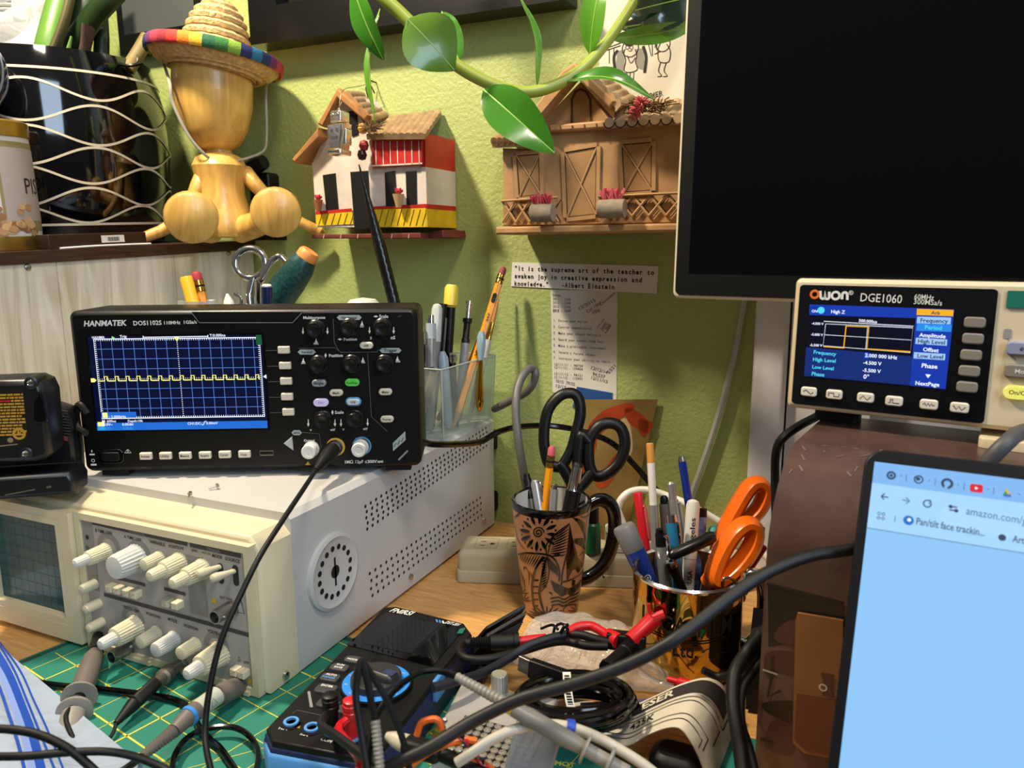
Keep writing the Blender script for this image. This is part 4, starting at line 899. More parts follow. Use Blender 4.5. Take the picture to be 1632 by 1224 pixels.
for pts in (((1316, 516), (1455, 522.5), (1451, 562), (1312, 551), (1316, 516)), ((1314, 533.5), (1453, 542)), ((1383, 521), (1380, 556))): L_(pts, swh, .0005)
b.line(F2, [F2.px(*p) for p in ((1313, 552), (1345, 554.5), (1349, 519.5), (1385, 521), (1382, 556), (1451, 560.5))], .0009, sam, .0011)
L_(((1447, 496), (1447, 502)), swh, .0008); L_(((1447, 498), (1452, 495), (1452, 503), (1447, 500)), swh, .0008); L_(((1444, 495), (1456, 505)), swh, .0007)
b.build('screen', gen, label='small lit blue screen with a yellow pulse')
gkey = mat('gen_key_grey', '#7E776C', .5); gkw = mat('gen_key_white', '#D8CEBC', .4)
wv = {0: [(-1, 0), (-.5, .5), (0, 0), (.5, -.5), (1, 0)], 1: [(-1, -.4), (-1, .4), (0, .4), (0, -.4), (1, -.4), (1, .4)], 2: [(-1, -.4), (-.4, .5), (.4, -.5), (1, .4)], 3: [(-1, -.4), (-.6, -.4), (-.6, .5), (-.2, .5), (-.2, -.4), (1, -.4)], 4: [(-1, 0), (-.7, .4), (-.4, -.3), (-.1, .4), (.2, -.3), (.5, .3), (.8, -.2), (1, .1)], 5: [(-1, .5), (-.5, -.4), (-.1, .4), (.4, -.5), (1, .3)]}
for i, (x, y) in enumerate(((1288.5, 624.5), (1329, 629), (1379, 634), (1424.5, 639.5), (1480, 645), (1529, 650))):
    f = FO.sub(*ox(x, y, .003)); b = MB(); b.rbox(f, 0, 0, .0105, .0066, .0018, 0, .0034, gkw, .0008); pts = wv[i]
    b.line(f, [(a*.0034, c_*.0028) for a, c_ in pts], .0005, INK, .0036); b.build('waveform_button', gen)
for x, y in ((1553.5, 514), (1550.5, 540), (1547.5, 566), (1544.5, 591.5), (1541, 617)):
    f = FO.sub(*ox(x, y, .003)); b = MB(); b.rbox(f, 0, 0, .0118, .0068, .002, 0, .0036, gkey, .0008); b.build('soft_key', gen)
b = MB(); c = ox(1612, 473); b.rbox(FO, c[0]+.004, c[1]-.0015, .0125, .0105, .0005, 0, .0012, mat('teal_sticker', '#0E6A58', .5)); b.build('sticker', gen)
for x, y, w_, m, t in ((1626, 556, .017, mat('key_lilac_grey', '#8A8CA8', .4), '\u2190'), (1624, 592, .018, gkey, 'Mod'), (1621, 626, .0175, mat('key_yellow_lit', '#F0EC70', .4, emit=.9), 'On/Off')):
    f = FO.sub(*ox(x+4, y, .003)); b = MB(); b.rbox(f, 0, 0, w_, .0085, .0042 if t == 'On/Off' else .002, 0, .0038, m, .001); b.text(f, t, 0, -.0013, .0026, INK if t != 'Mod' else PRN, eps=.0040, bold=.02); o = b.build('button', gen)
    if t == 'On/Off': o['label'] = 'lit yellow power button'
b = MB(); c = ox(1605, 537); b.line(FO, [(c[0], c[1]), (c[0]+.002, c[1]-.004), (c[0]+.002, c[1]-.010), (c[0]+.006, c[1]-.014)], .0006, mat('mid_grey_print', '', 0)); b.rbox(FO, c[0], c[1]+.002, .004, .006, .001, 0, .0004, mat('mid_grey_print', '', 0)); b.build('usb_symbol', gen)
for a_ in (.02, .165):                                   # feet: the front flip foot and rear pads
    z_ = FO(a_, 0, -.012).z-HB-.001
b = MB(); fz = HB+.0012
def leg(a, c_, w_, d_, m, top):
    p = FO(a, 0, c_); f = Fr((p.x, p.y, fz), FO.u, V((-FO.u.y, FO.u.x, 0))); b.rbox(f, 0, 0, w_, d_, .004, 0, top-fz, m, .001)
leg(.03, -.03, .03, .02, BLKM, FO(.03, 0, -.03).z+.002); b.build('foot', gen)
b = MB(); leg(.185, -.03, .05, .03, gcr, FO(.185, 0, -.03).z+.002); b.build('foot', gen)
b = MB(); leg(.165, -.012, .09, .035, gcr, fz+.0065); b.build('front_foot', gen)

# ================================================================== LAPTOP
ly = radians(-5.6); lt = radians(14)
pl = D(1380, 713, .40); lu = V((cos(ly), sin(ly), 0)); ln_ = V((sin(ly), -cos(ly), 0))
lv = V((0, 0, 1))*cos(lt)-ln_*sin(lt)
# follow the photographed left edge
pb = D(1330, 1224, .362); lv2 = (pl-pb).normalized()
FL = Fr(pl, lu, (lv2-lu*lv2.dot(lu)).normalized())
lap = thing('laptop', 'open laptop at the right showing a pale blue browser page', 'laptop', (pl.x+.17, pl.y-.06, .001))
lx = lambda x, y: FL.px(x, y); HL = (FL.o.z-.018)/FL.v.z
lb = mat('laptop_dark_bezel', '#090B12', .4, spec=.35); lsc = mat('laptop_screen_blue', '#8CC2F0', .3, emit=1.0); ltb = mat('laptop_tab_strip', '#7FB4EC', .3, emit=1.0); lbar = mat('laptop_toolbar', '#A2D2F8', .3, emit=1.0); lfd = mat('laptop_field', '#A9D6FA', .3, emit=1.0); lik = mat('laptop_ink', '#26405E', .5, emit=.9); lik2 = mat('laptop_ink_soft', '#5C84AC', .5, emit=.9)
b = MB(); b.rbox(FL, .155, -HL/2, .31, HL, .010, -.005, 0, lb, .001); o_lid = b.build('lid', lap)
b = MB(); s0 = lx(1394, 736); sl0 = lx(1345, 1224); sx0 = s0[0]; sy1 = s0[1]; sxr = .31-.006; 
qa = [lx(1394, 736), (sxr, s0[1]), (sxr, -HL+.02), (sx0, -HL+.02)]
b.poly(FL, qa, lsc, .0003)
F3 = Fr(FL(0, 0, .0003), FL.u, FL.v); r3 = lambda pts, m, e=.0003: b.poly(F3, [F3.px(*p) for p in pts], m, e)
ya = lx(1393, 770)[1]; yb_ = lx(1386, 842)[1]
b.rect(F3, sx0, ya, sxr, sy1, ltb, .0002); b.rect(F3, sx0, yb_, sxr, ya, lbar, .0002); b.line(F3, [(sx0, yb_), (sxr, yb_)], .0004, lik2, .0004)
def ring3(x, y, r, m, r0=.55): c_ = F3.px(x, y); b.ring(F3, c_[0], c_[1], r*r0, r, m, .0006, 18)
def disc3(x, y, r, m, e=.0006): c_ = F3.px(x, y); b.disc(F3, c_[0], c_[1], r, m, e)
def l3(pts, m, w_=.0006, e=.0007): b.line(F3, [F3.px(*p) for p in pts], w_, m, e)
ring3(1420.5, 758, .0022, lik); disc3(1420.5, 758, .0008, lik); ring3(1464, 764.5, .0022, lik, .7); disc3(1463, 763.5, .001, lik)
ring3(1509.5, 771, .0027, lik, .55); l3(((1507, 779), (1508, 775)), ltb, .0014)
c = F3.px(1556, 778.5); b.rbox(F3, c[0], c[1], .0055, .0040, .001, 0, .0005, mat('video_red', '#E01838', .4, emit=.9)); r3(((1554, 776), (1554, 781), (1559, 778.7)), swh, .0009)
r3(((1604, 779), (1598, 790), (1602, 792), (1607, 783)), mat('tri_green', '#28A048', .4, emit=.8), .0006); r3(((1604, 779), (1612, 790), (1609, 793), (1602, 783)), mat('tri_yellow', '#E8C030', .4, emit=.8), .0007); r3(((1600, 792), (1612, 793), (1610, 788), (1601, 788)), mat('tri_blue', '#3878E0', .4, emit=.8), .0008)
for x, y in ((1445, 762), (1491, 768), (1537, 776), (1584, 783)): l3(((x, y-6), (x-1, y+6)), lik2, .0004)
for x, y in ((1436, 758.5), (1481, 766), (1527, 773), (1575, 780), (1624, 788)): disc3(x, y, .0004, lik2)
l3(((1416, 793), (1405, 791.5)), lik); l3(((1410, 787), (1404.5, 791.5), (1409, 796.5)), lik); l3(((1438, 797), (1449, 799)), lik2); l3(((1444, 793), (1450, 799), (1444, 803)), lik2)
c = F3.px(1478, 803); b.ring(F3, c[0], c[1], .0014, .0020, lik, .0006, 18, .9, 2*pi+.2); l3(((1482, 797), (1484, 801), (1480, 803)), lik)
cA = F3.px(1518, 811); b.rbox(F3, cA[0]+.06, cA[1]-.004, .13, .0105, .005, 0, .0003, lfd)
for y_ in (807.5, 813): l3(((1513, y_), (1526, y_+1.5)), lik, .0006)
disc3(1515, 807.7, .0009, lik); disc3(1524, 814.4, .0009, lik)
b.textpx(F3, 'amazon.com/gp/', (1539, 820), (1650, 839), lik2, 12, .01, .0008)
for dx_, dy_ in ((0, 0), (7, 1), (-1, 7), (6.5, 8)):
    c_ = F3.px(1401+dx_, 818.5+dy_); b.ring(F3, c_[0], c_[1], .0006, .001, lik, .0006, 4)
l3(((1427, 822), (1426, 832)), lik2, .0004); disc3(1448, 829.5, .0024, mat('bookmark_blue', '#2070D0', .4, emit=.9)); disc3(1449, 829, .0009, swh, .0009)
b.textpx(F3, 'Pan/tilt face trackin...', (1460, 836), (1569, 855), lik, 11, .01, .0008)
disc3(1597, 857, .0016, lik); b.textpx(F3, 'Artificial', (1613, 864), (1658, 872), lik, 11, .01, .0008)
b.build('screen', lap)
hl = FL(0, -HL, 0); b = MB(); fb_ = Fr((hl.x, hl.y, .001), lu, V((-lu.y, lu.x, 0))); b.rbox(fb_, .155, -.10, .31, .215, .012, 0, .016, lb, .002); b.build('keyboard_base', lap)

# ================================================================== ON THE SHELF
dw = wood('doll_pale_wood', '#B8883E', '#DAB05C', (9, 9, 1.5), .38, 2.5, .2)
dp = Y(346, 381, .742); dz = zs(.742); dp.z = dz
df = V((-dp.x, -dp.y, 0)).normalized(); du = V((-df.y, df.x, 0))
if du.dot(Rt) < 0: du = -du
FD = Fr(dp, du, (0, 0, 1))                                   # u to the viewer's right, v up, n to the viewer
doll = thing('wooden_doll', 'plain seated wooden doll with smooth blank head under a straw hat', 'doll', dp)
kd_ = (dp-CAM).dot(Fw)/FPX                                   # metres per photo pixel at the doll
def dpt(px, py, n=0.0): a, c_ = FD.px(px, py, n); return FD(a, c_, n)
hc = dpt(347, 245); FZ = Fr(hc, du, -FD.n)
b = MB(); b.lathe(Fr(hc, du, FD.n*-1), [(.0001, 0), (.014, .002), (.027, .010), (.038, .027), (.0455, .055), (.0475, .080), (.046, .102), (.036, .122), (.018, .130), (.0001, .132)], dw, 32); b.build('head', doll)
b = MB(); tb = dpt(358, 379)
b.lathe(Fr(tb, du, -FD.n), [(.0001, 0), (.036, .001), (.040, .012), (.034, .032), (.0285, .055), (.030, .075), (.033, .088), (.028, .098), (.0165, .104), (.0145, .118), (.012, .124)], dw, 28); b.build('torso', doll)
for pts, sg in (((dpt(326, 276), dpt(316, 296, .01), dpt(305, 318, .012), dpt(270, 360, .018), dpt(232, 378, .02)), -1), ((dpt(391, 276), dpt(403, 290, .012), dpt(424, 312, .012), dpt(462, 345, .016), dpt(504, 366, .02)), 1)):
    b = MB(); b.tube(pts, lambda t: .0105-.004*t, dw, 14, 8)
    b.rod(pts[-1], pts[-1]+(pts[-1]-pts[-2]).normalized()*.012, [(0, .0062), (.5, .007), (.9, .004), (1, .0005)], dw, 12); b.build('arm', doll)
for hip, knee, foot in ((dpt(335, 366, .015), dpt(318, 362, .05), dpt(305, 346, .085)), (dpt(382, 366, .015), dpt(412, 356, .045), dpt(440, 338, .075))):
    b = MB(); b.tube([hip, knee, foot], lambda t: .017-.003*t, dw, 16, 8)
    dr = (CAM-foot); dr.z = 0; dr.normalize(); ax = (dr+V((0, 0, -.12))).normalized()
    b.rod(foot-ax*.012, foot+ax*.016, [(0, .016), (.2, .026), (.55, .030), (.85, .0285), (.97, .024), (1, .0001)], dw, 28); b.build('leg', doll)
# straw hat
straw = mat('straw_weave', '#D8B880', .75, noise=(190, .40), bump=(200, 1.0, .002)); rib_cols = ['#8E2030', '#C83028', '#D87818', '#E0B030', '#1E5A3C', '#2E6A30', '#7AA030', '#1A2458', '#1E6A90', '#20305A', '#6A2A60', '#B03048']
hx0 = dpt(341, 121); hat = thing('straw_hat', 'small straw sombrero with a rainbow band round its brim on the wooden doll', 'hat', hx0)
at_ = radians(8.5); hax = (V((0, 0, 1))*cos(at_)+du*sin(at_)).normalized(); FHt = Fr(hx0, (du-hax*du.dot(hax)), hax.cross(du-hax*du.dot(hax)))
b = MB(); b.lathe(FHt, [(.049, 0), (.049, .004), (.060, .005), (.070, .010), (.077, .018), (.0785, .021), (.0755, .022), (.066, .016), (.055, .013), (.043, .012), (.040, .018), (.035, .045), (.029, .066), (.020, .079), (.010, .085), (0, .086), (0, .080), (.016, .072), (.026, .055), (.0485, 0)], straw, 48); 
for r_, z_ in ((.041, .017), (.039, .026), (.037, .035), (.0352, .044), (.0325, .054), (.0295, .063), (.0245, .072), (.017, .080), (.009, .085)): b.tube([FHt(r_*cos(2*pi*i/28), r_*sin(2*pi*i/28), z_+.0006*(i % 2)) for i in range(28)], .0044, straw, 6, 1, True)
for k_ in range(5): b.tube([FHt((.054+.006*k_)*cos(2*pi*i/36), (.054+.006*k_)*sin(2*pi*i/36), .004+.0028*k_+.0004*k_*k_) for i in range(36)], .0030, straw, 6, 1, True)
b.build('straw_body', hat)
b = MB(); nseg = 72
for i in range(nseg):
    a0 = 2*pi*i/nseg; a1 = 2*pi*(i+1)/nseg; m = mat('hat_band_%d' % (((i+4)//2) % 12), rib_cols[((i+4)//2) % 12], .8, bump=(500, .6, .001))
    vs = []
    for a in (a0, a1):
        for j in range(8):
            t = 2*pi*j/8; rr = .0785+.0028*cos(t); vs.append(FHt(rr*cos(a), rr*sin(a), .021+.0072*sin(t)))
    b.add(vs, [(j, (j+1) % 8, 8+(j+1) % 8, 8+j) for j in range(8)], m)
b.build('rainbow_band', hat)
b = MB(); rb_ = mat('grey_ribbon', '#9A9484', .7); b.tube([FHt(-.058, .02, .006), dpt(270, 130, .03), dpt(276, 165, .035), dpt(300, 215, .034), dpt(325, 245, .03), dpt(341, 256, .022)], .0018, rb_, 6, 8, flat=.5)
b.tube([FHt(.062, .01, .006), dpt(424, 160, .02), dpt(425, 215, .02), dpt(420, 240, .02), dpt(390, 253, .02), dpt(362, 258, .022)], .0014, rb_, 6, 8, flat=.5); b.build('chin_cord', hat)
# black gadget behind the doll
g0 = Y(418, 285, .815); b = MB(); gdg = thing('black_clip', 'small black plastic clip gadget by the wall behind the wooden doll', 'clip', (g0.x, g0.y, zs(g0.y)))
b.rbox(Fr(g0, (1, 0, 0), (0, 0, 1)), 0, -.02, .035, .055, .006, -.012, .008, BLK, .003); b.build('body', gdg)
b = MB(); b.rod(g0+V((-.012, -.012, .012)), g0+V((.016, -.012, .020)), [(0, .010), (.5, .011), (1, .009)], BLK, 16); b.build('knob', gdg)
b = MB(); b.rbox(Fr((g0.x, g0.y, zs(g0.y)+.0005), (1, 0, 0), (0, 1, 0)), 0, 0, .05, .03, .004, 0, g0.z-.045-zs(g0.y), BLK, .001); b.build('base', gdg)
# potted plant
pc = V((-.970, .693, zs(.693)+.0006)); FPt = Fr(pc, (1, 0, 0), (0, 1, .036)); pz = lambda py, d=.885: .35+(394-py)*d/FPX-pc.z
blkg = mat('black_glaze', '#050507', .06, coat=.6); crm = mat('cream_slip_line', '#C8BCA4', .5)
plant = thing('potted_plant', 'large glossy black pot with wavy cream lines holding thick green stalks', 'potted plant', pc)
H_ = .218; pr_ = [(.870*a_, z_*1.03) for a_, z_ in ((.138, 0), (.146, .01), (.158, .06), (.1645, .12), (.163, .165), (.157, .195), (.152, H_-.006), (.150, H_), (.143, H_), (.142, H_-.03))]
b = MB(); b.lathe(FPt, pr_, blkg, 72, True, False)
def prr(z):
    for (r0, z0_), (r1, z1_) in zip(pr_, pr_[1:7]):
        if z0_ <= z <= z1_: return r0+(r1-r0)*(z-z0_)/(z1_-z0_)
    return .131
wrapp = lambda a, z, e=0.0: FPt((prr(z)+e)*cos(a), (prr(z)+e)*sin(a), z)
acam = atan2(-pc.y, -pc.x)
for k_, (py, ph) in enumerate(((146, 0), (182, pi), (216, 0), (247, pi), (276, .2), (310, pi+.2), (338, .3))):
    b.line(wrapp, [(acam+2*pi*i/210, pz(py)+.0100*cos(6*2*pi*i/210+ph+.75+.12*k_)) for i in range(-105, 106)], .0028, crm, .0009)
for py in (116, 354): b.line(wrapp, [(2*pi*i/90, pz(py)) for i in range(91)], .0028, crm, .0008)
b.build('pot', plant)
b = MB(); b.lathe(FPt, [(.123, H_-.026), (.123, H_-.018), (0, H_-.014)], mat('potting_soil', '#2A2018', .95, bump=(90, 1, .006)), 32); b.build('soil', plant)
def stalk(name, pts, r, m, r2=None, flat=None):
    b = MB(); b.tube(pts, r, m, 14, 8, r2=r2, flat=flat); b.build(name, plant)
st1 = mat('stalk_green', '#5E8A34', .35, noise=(8, .2)); st2 = mat('stalk_dark_green', '#1E3212', .4, noise=(8, .4)); st3 = mat('sheath_olive', '#5A5230', .6, noise=(12, .35)); dl = mat('dry_leaf_brown', '#4A2E1E', .85, noise=(30, .5)); bam = mat('cut_cane', '#7A6A34', .6, noise=(40, .35), stretch=(1, 1, .2))
stalk('stalk', [D(70, 108, .93), D(80, 60, .93), D(98, -10, .94), D(110, -70, .95)], .0155, st1, .013)
stalk('sheath', [D(70, 112, .90), D(88, 75, .90), D(104, 30, .90), D(118, -30, .91)], .012, st3, .010, .5)
stalk('stalk', [D(116, 108, .98), D(122, 60, .98), D(140, 0, .98), D(150, -60, 1.0)], .018, st2, .02)
stalk('stalk', [D(118, 70, .97), D(150, 25, .96), D(185, -12, .95), D(230, -60, .95)], .014, st2, .012)
stalk('stalk', [D(160, 112, 1.0), D(162, 60, 1.0), D(158, 0, 1.0)], .010, st2, .009)
stalk('dry_leaf', [D(126, 104, .95), D(136, 75, .95), D(141, 42, .95)], .006, dl, .009, .5)
stalk('shoot', [D(103, 110, .94), D(108, 85, .94), D(114, 58, .94)], .006, st1, .0015, .5)
stalk('cut_cane', [D(202, 112, .94), D(216, 92, .95), D(235, 60, .96)], .0088, bam)
b = MB(); p = D(210, 98, .945); b.tube([p+V((.010*cos(a), .004*sin(a), .010*sin(a))) for a in [2*pi*i/12 for i in range(12)]], .001, BLK, 5, 1, True); b.tube([D(186, 100, .93), D(198, 104, .92), D(212, 104, .92), D(226, 101, .93)], .0022, BLK, 6); b.build('wire_tie', plant)
# nut canister and striped bowl
cc = V((-.852, .526, zs(.526)+.0006)); FCn = Fr(cc, (1, 0, 0), (0, 1, .036)); rc = .0485; hc_ = .132
can = thing('nut_canister', 'round nut canister with brass coloured bands at the left end of the shelf', 'canister', cc)
wrapc = lambda a, z, e=0.0: FCn((rc+e)*cos(a), (rc+e)*sin(a), z)
ac = atan2(-cc.y, -cc.x)
gold = mat('brass_band', '#A8873C', .3, .85); b = MB(); b.lathe(FCn, [(rc, .014), (rc, hc_-.016)], mat('canister_white_paper', '#C8C4C0', .5), 48); b.build('wrapper', can)
b = MB()
lbm = mat('label_grey', '#A49A96', .5); lbo = mat('label_olive', '#8A7E56', .5)
b.poly(lambda a, z, e: wrapc(a, z, e), [(ac+.12+.05*i, .108) for i in range(27)]+[(ac+.12+.05*i, .016) for i in reversed(range(27))], lbo, .0004)
def strip_poly(a0, a1, z0_, z1_, m, e):
    n = 16; vs = []
    for i in range(n+1):
        a = a0+(a1-a0)*i/n; vs += [wrapc(a, z0_, e), wrapc(a, z1_, e)]
    b.add(vs, [(2*i, 2*i+2, 2*i+3, 2*i+1) for i in range(n)], m)
b = MB(); strip_poly(ac+.30, ac+1.8, .020, .110, lbo, .0004); strip_poly(ac+.36, ac+1.8, .030, .104, lbm, .0006)
b.text(wrapc, 'PISTACHIOS', ac+.86, .058, .016, INK, w=2.3, align='L', eps=.0009); b.build('label', can)
nutc = [mat('nut_tan_%d' % i, c_, .6) for i, c_ in enumerate(('#A8805A', '#8A623E', '#C09A6E'))]
b = MB(); random.seed(3)
for k_ in range(95):
    a = ac-1.2+random.random()*2.3; z = .016+abs(random.gauss(0, .013)); w_ = random.uniform(.004, .006)
    b.poly(wrapc, [(a+w_/rc*cos(t)*1.0, z+w_*.75*sin(t)) for t in [2*pi*i/10 for i in range(10)]], nutc[k_ % 3], .0003+.00001*k_)
b.build('nut_picture', can)
b = MB(); b.lathe(FCn, [(rc+.0012, 0), (rc+.0016, .001), (rc+.0012, .014), (rc, .0145)], gold, 48); b.build('brass_band', can)
b = MB(); b.lathe(FCn, [(rc, hc_-.017), (rc+.0014, hc_-.016), (rc+.0014, hc_-.002), (rc-.001, hc_), (0, hc_)], gold, 48); b.build('lid', can)
bp = D(-36, 120, .80); bp = cc+V((-.012, -.012, hc_+.0505)); FBo = Fr(bp, Rt, Up)
nav = mat('navy_glaze', '#10163C', .18); nw = mat('navy_white_stripe', '#8E98B4', .4); b = MB()
pf = [(.0505*sin(t), -.0505*cos(t)) for t in [pi*i/36 for i in range(37)]]
for i in range(36): b.lathe(FBo, pf[i:i+2], nw if i in (9, 13, 16, 19, 22, 25) else nav, 40, False, False)
tag(b.build('striped_bowl'), 'navy blue rounded bowl with white stripes on top of the nut canister', 'bowl')
# flat dark box with barcode and thin white cord on the shelf edge
b = MB(); pa = X(78, 388, -.783); pb_ = X(234, 384, -.783); z0_ = zs(pa.y); bxf = Fr((-.783, pa.y, z0_+.0008), (0, 1, .036), (0, -.036, 1))
Lb = pb_.y-pa.y; b.rbox(bxf, Lb/2, .0075, Lb, .015, .001, -.020, 0, mat('dark_brown_box', '#2E1A14', .4, noise=(30, .4)), .0006); q = bxf.px(160, 372); 
b.rect(bxf, q[0], .0045, q[0]+.030, .0125, PAPER, .0003)
for k_ in range(14): b.rect(bxf, q[0]+.008+k_*.0011, .006, q[0]+.0085+k_*.0011+(k_ % 3)*.0002, .0105, INK, .0005)
tag(b.build('flat_box'), 'flat dark brown box with a white barcode sticker below the black pot', 'box')
b = MB(); b.tube([V((-.7818, X(95, 385, -.7815).y, zs(.54)+.0017)), V((-.7812, X(150, 380, -.7815).y, zs(.60)+.0019)), V((-.7812, X(200, 380, -.7815).y, zs(.64)+.0019)), V((-.7818, X(240, 385, -.7815).y, zs(.67)+.0019))], .0012, WHT, 6); tag(b.build('thin_cord'), 'thin white cord lying along the shelf edge below the flat box', 'cord')
# plastic bag with a printed slip behind the bowl
clear = glassy('clear_bag_plastic', '#F4F6F6', .50, .12, '#D8DCDC', bump=(24, .9))
bgt = thing('plastic_bag', 'crumpled clear plastic bag with printed slip behind the striped bowl', 'bag', D(30, 96, .88))
def crumple(b, F, w_, h_, d_, m, n=14, seed=1, amp=.006):
    """closed pillow-shaped plastic bag with folds"""
    random.seed(seed); ph = [random.uniform(0, 6.28) for _ in range(8)]; vs = []; fs = []
    def zz(s_, t): return (sin(7*s_+ph[0]+3*t)+sin(11*t+ph[1]-4*s_)+sin(13*s_-9*t+ph[2]))*amp/2
    for sgn in (1, -1):
        for j in range(n+1):
            for i in range(n+1):
                s_, t = i/n, j/n; puff = d_*(max(0, 1-(2*s_-1)**2)*max(0, 1-(2*t-1)**2))**.5
                edge_ = min(1, 6*min(s_, 1-s_, t, 1-t))
                vs.append(F((s_-.5)*w_+amp*.6*sin(9*t+ph[3]), (t-.5)*h_+amp*.6*sin(8*s_+ph[4]), sgn*puff/2+zz(s_, t)*edge_*(1 if sgn > 0 else .6)))
    N = (n+1)**2
    for k_ in (0, 1):
        for j in range(n):
            for i in range(n):
                a = k_*N+j*(n+1)+i; q = (a, a+1, a+n+2, a+n+1); fs.append(q if k_ == 0 else tuple(reversed(q)))
    b.add(vs, fs, m)
FBg = Fr(D(6, 30, 1.02), Rt, Up)
b = MB(); crumple(b, FBg, .15, .10, .05, clear, 16, 4, .010); b.build('bag', bgt)
b = MB(); b.poly(Fr(D(6, 10, 1.0), Rt, Up), [(-.03, -.03), (.012, -.022), (.014, .03), (-.03, .03)], PAPER, 0); f = Fr(D(6, 10, .999), Rt, Up)
for k_ in range(3): b.rect(f, -.012, -.006+k_*.006, .010, -.003+k_*.006, mat('grey_print', '#7A7C74', .8), .0002)
b.poly(Fr(D(48, 52, 1.0), Rt, Up), [(-.06, -.03), (.02, -.022), (.022, .012), (-.05, .015)], mat('white_tissue', '#D8D4CE', .8), 0); b.build('printed_slip', bgt)

# ================================================================== BATTERY AND CHARGER on the old instrument
zt_ = .1416
chg = thing('battery_charger', 'black power tool battery charger at the left end of the old instrument', 'charger', (-.68, .46, zt_))
co_ = Z(121, 789, zt_+.0004); cyw = radians(38); FCg = Fr(co_, (cos(cyw), sin(cyw), 0), (0, 0, 1))          # front face frame of the charger
cg_ = mat('charger_black', '#0D0E12', .35); cq = lambda pts, o_: [FCg.px(x, y, o_) for x, y in pts]
b = MB(); b.prism(FCg, [(-.15, 0), (0, 0), (.001, .012), (-.003, .021), (-.15, .021)], -.034, 0, cg_, .004)
b.prism(FCg, cq(((-60, 796), (123, 770), (120, 720), (113, 668), (104, 655), (82, 648), (-60, 640)), -.034), -.062, -.034, cg_, .004, bevbot=.003); b.build('case', chg)
b = MB(); 
for k_ in range(9):
    a, c_ = FCg.px(84+k_*.6, 653+k_*4.6, -.0335), FCg.px(108+k_*.8, 656+k_*4.6, -.0335); b.rod(FCg(*a, -.0335), FCg(*c_, -.0335), [(0, .0009), (1, .0009)], BLKM, 6)
b.build('vent_ribs', chg)
b = MB(); b.line(FCg, [FCg.px(8, 789), FCg.px(56, 780)], .0012, STL); b.line(FCg, [FCg.px(74, 777), FCg.px(82, 775)], .0016, STL); b.build('front_marks', chg)
b = MB(); b.prism(FCg, cq(((85, 690), (108, 696), (108, 703), (86, 698)), -.0335), -.0345, -.0330, mat('faded_red_sticker', '#6A2A34', .6)); b.build('red_sticker', chg)
bat = thing('battery_pack', 'black tool battery with a worn yellow lettered label seated on the charger', 'battery', FCg(-.06, .036, -.02))
bbl = mat('battery_black', '#121212', .36); bq = lambda *pts: [FCg.px(x, y, .004) for x, y in pts]
FBt = Fr(FCg(0, 0, .004), FCg.u, FCg.v)
b = MB(); b.prism(FCg, bq((-60, 608), (50, 604), (66, 611), (74, 628), (80, 700), (82, 722), (74, 733), (56, 738), (-60, 742)), -.029, .004, bbl, .005)
b.prism(FBt, [FBt.px(*p) for p in ((54, 637), (60, 632), (64, 622), (70, 640), (76, 672), (60, 674), (54, 668))], -.001, .002, BLKG, .0006); b.build('case', bat)
b = MB(); b.poly(FBt, [FBt.px(*p) for p in ((-60, 622), (37, 618), (46, 696), (36, 706), (-60, 716))], mat('battery_label', '#1A1510', .4), .0004); lye = mat('battery_label_yellow', '#B88A2A', .5)
random.seed(5)
for r_ in range(14):
    yy = 628+r_*4.9; x = -30.0
    while x < 36:
        w_ = random.uniform(3, 11); x2 = min(x+w_, 37+r_*.5)
        sk = lambda x_: yy-(x_*.03)
        if x2 > x+1: b.poly(FBt, [FBt.px(x, sk(x)+3), FBt.px(x2, sk(x2)+3), FBt.px(x2, sk(x2)), FBt.px(x, sk(x))], RED if (r_ == 2 and x < 12) else lye, .0006)
        x += w_+1.3
c = FBt.px(31, 691); b.ring(FBt, c[0], c[1], .0030, .0050, lye, .0008); b.disc(FBt, c[0], c[1], .0015, lye, .0008); c = FBt.px(17, 701); b.disc(FBt, c[0], c[1], .0022, mat('label_dull', '#8A7A58', .5), .0008); b.line(FBt, [FBt.px(-8, 711), FBt.px(28, 707)], .0018, mat('label_dull', '', 0))
b.build('label', bat)
for px, py in ((50, 610), (42, 722)):
    f = FBt.sub(*FBt.px(px, py)); b = MB(); b.lathe(f, [(.0052, -.02), (.0052, .001), (.004, .0018)], bbl, 14); b.lathe(f.sub(0, 0, .0018), [(.0028, 0), (.0024, .001), (.001, .0004), (0, .0004)], CHR, 12); b.build('screw', bat)
# two loose screws on the instrument top
for px, py, a, wh in ((341, 776, 1.0, 'behind'), (302, 789, 2.2, 'in front of')):
    p = Z(px, py, zt_+.002); d = V((cos(a), sin(a), .18))*.0045; b = MB(); b.rod(p-d, p+d, [(0, .0008), (.7, .0010), (.72, .0022), (.95, .0018), (1, .0004)], STL, 10, rib=.1)
    tag(b.build('loose_screw'), 'tiny loose screw on the cream instrument top, %s' % ('nearer the new oscilloscope and to the right' if wh == 'behind' else 'nearer the front edge and to the left'), 'screw', 'loose screws on the instrument top')

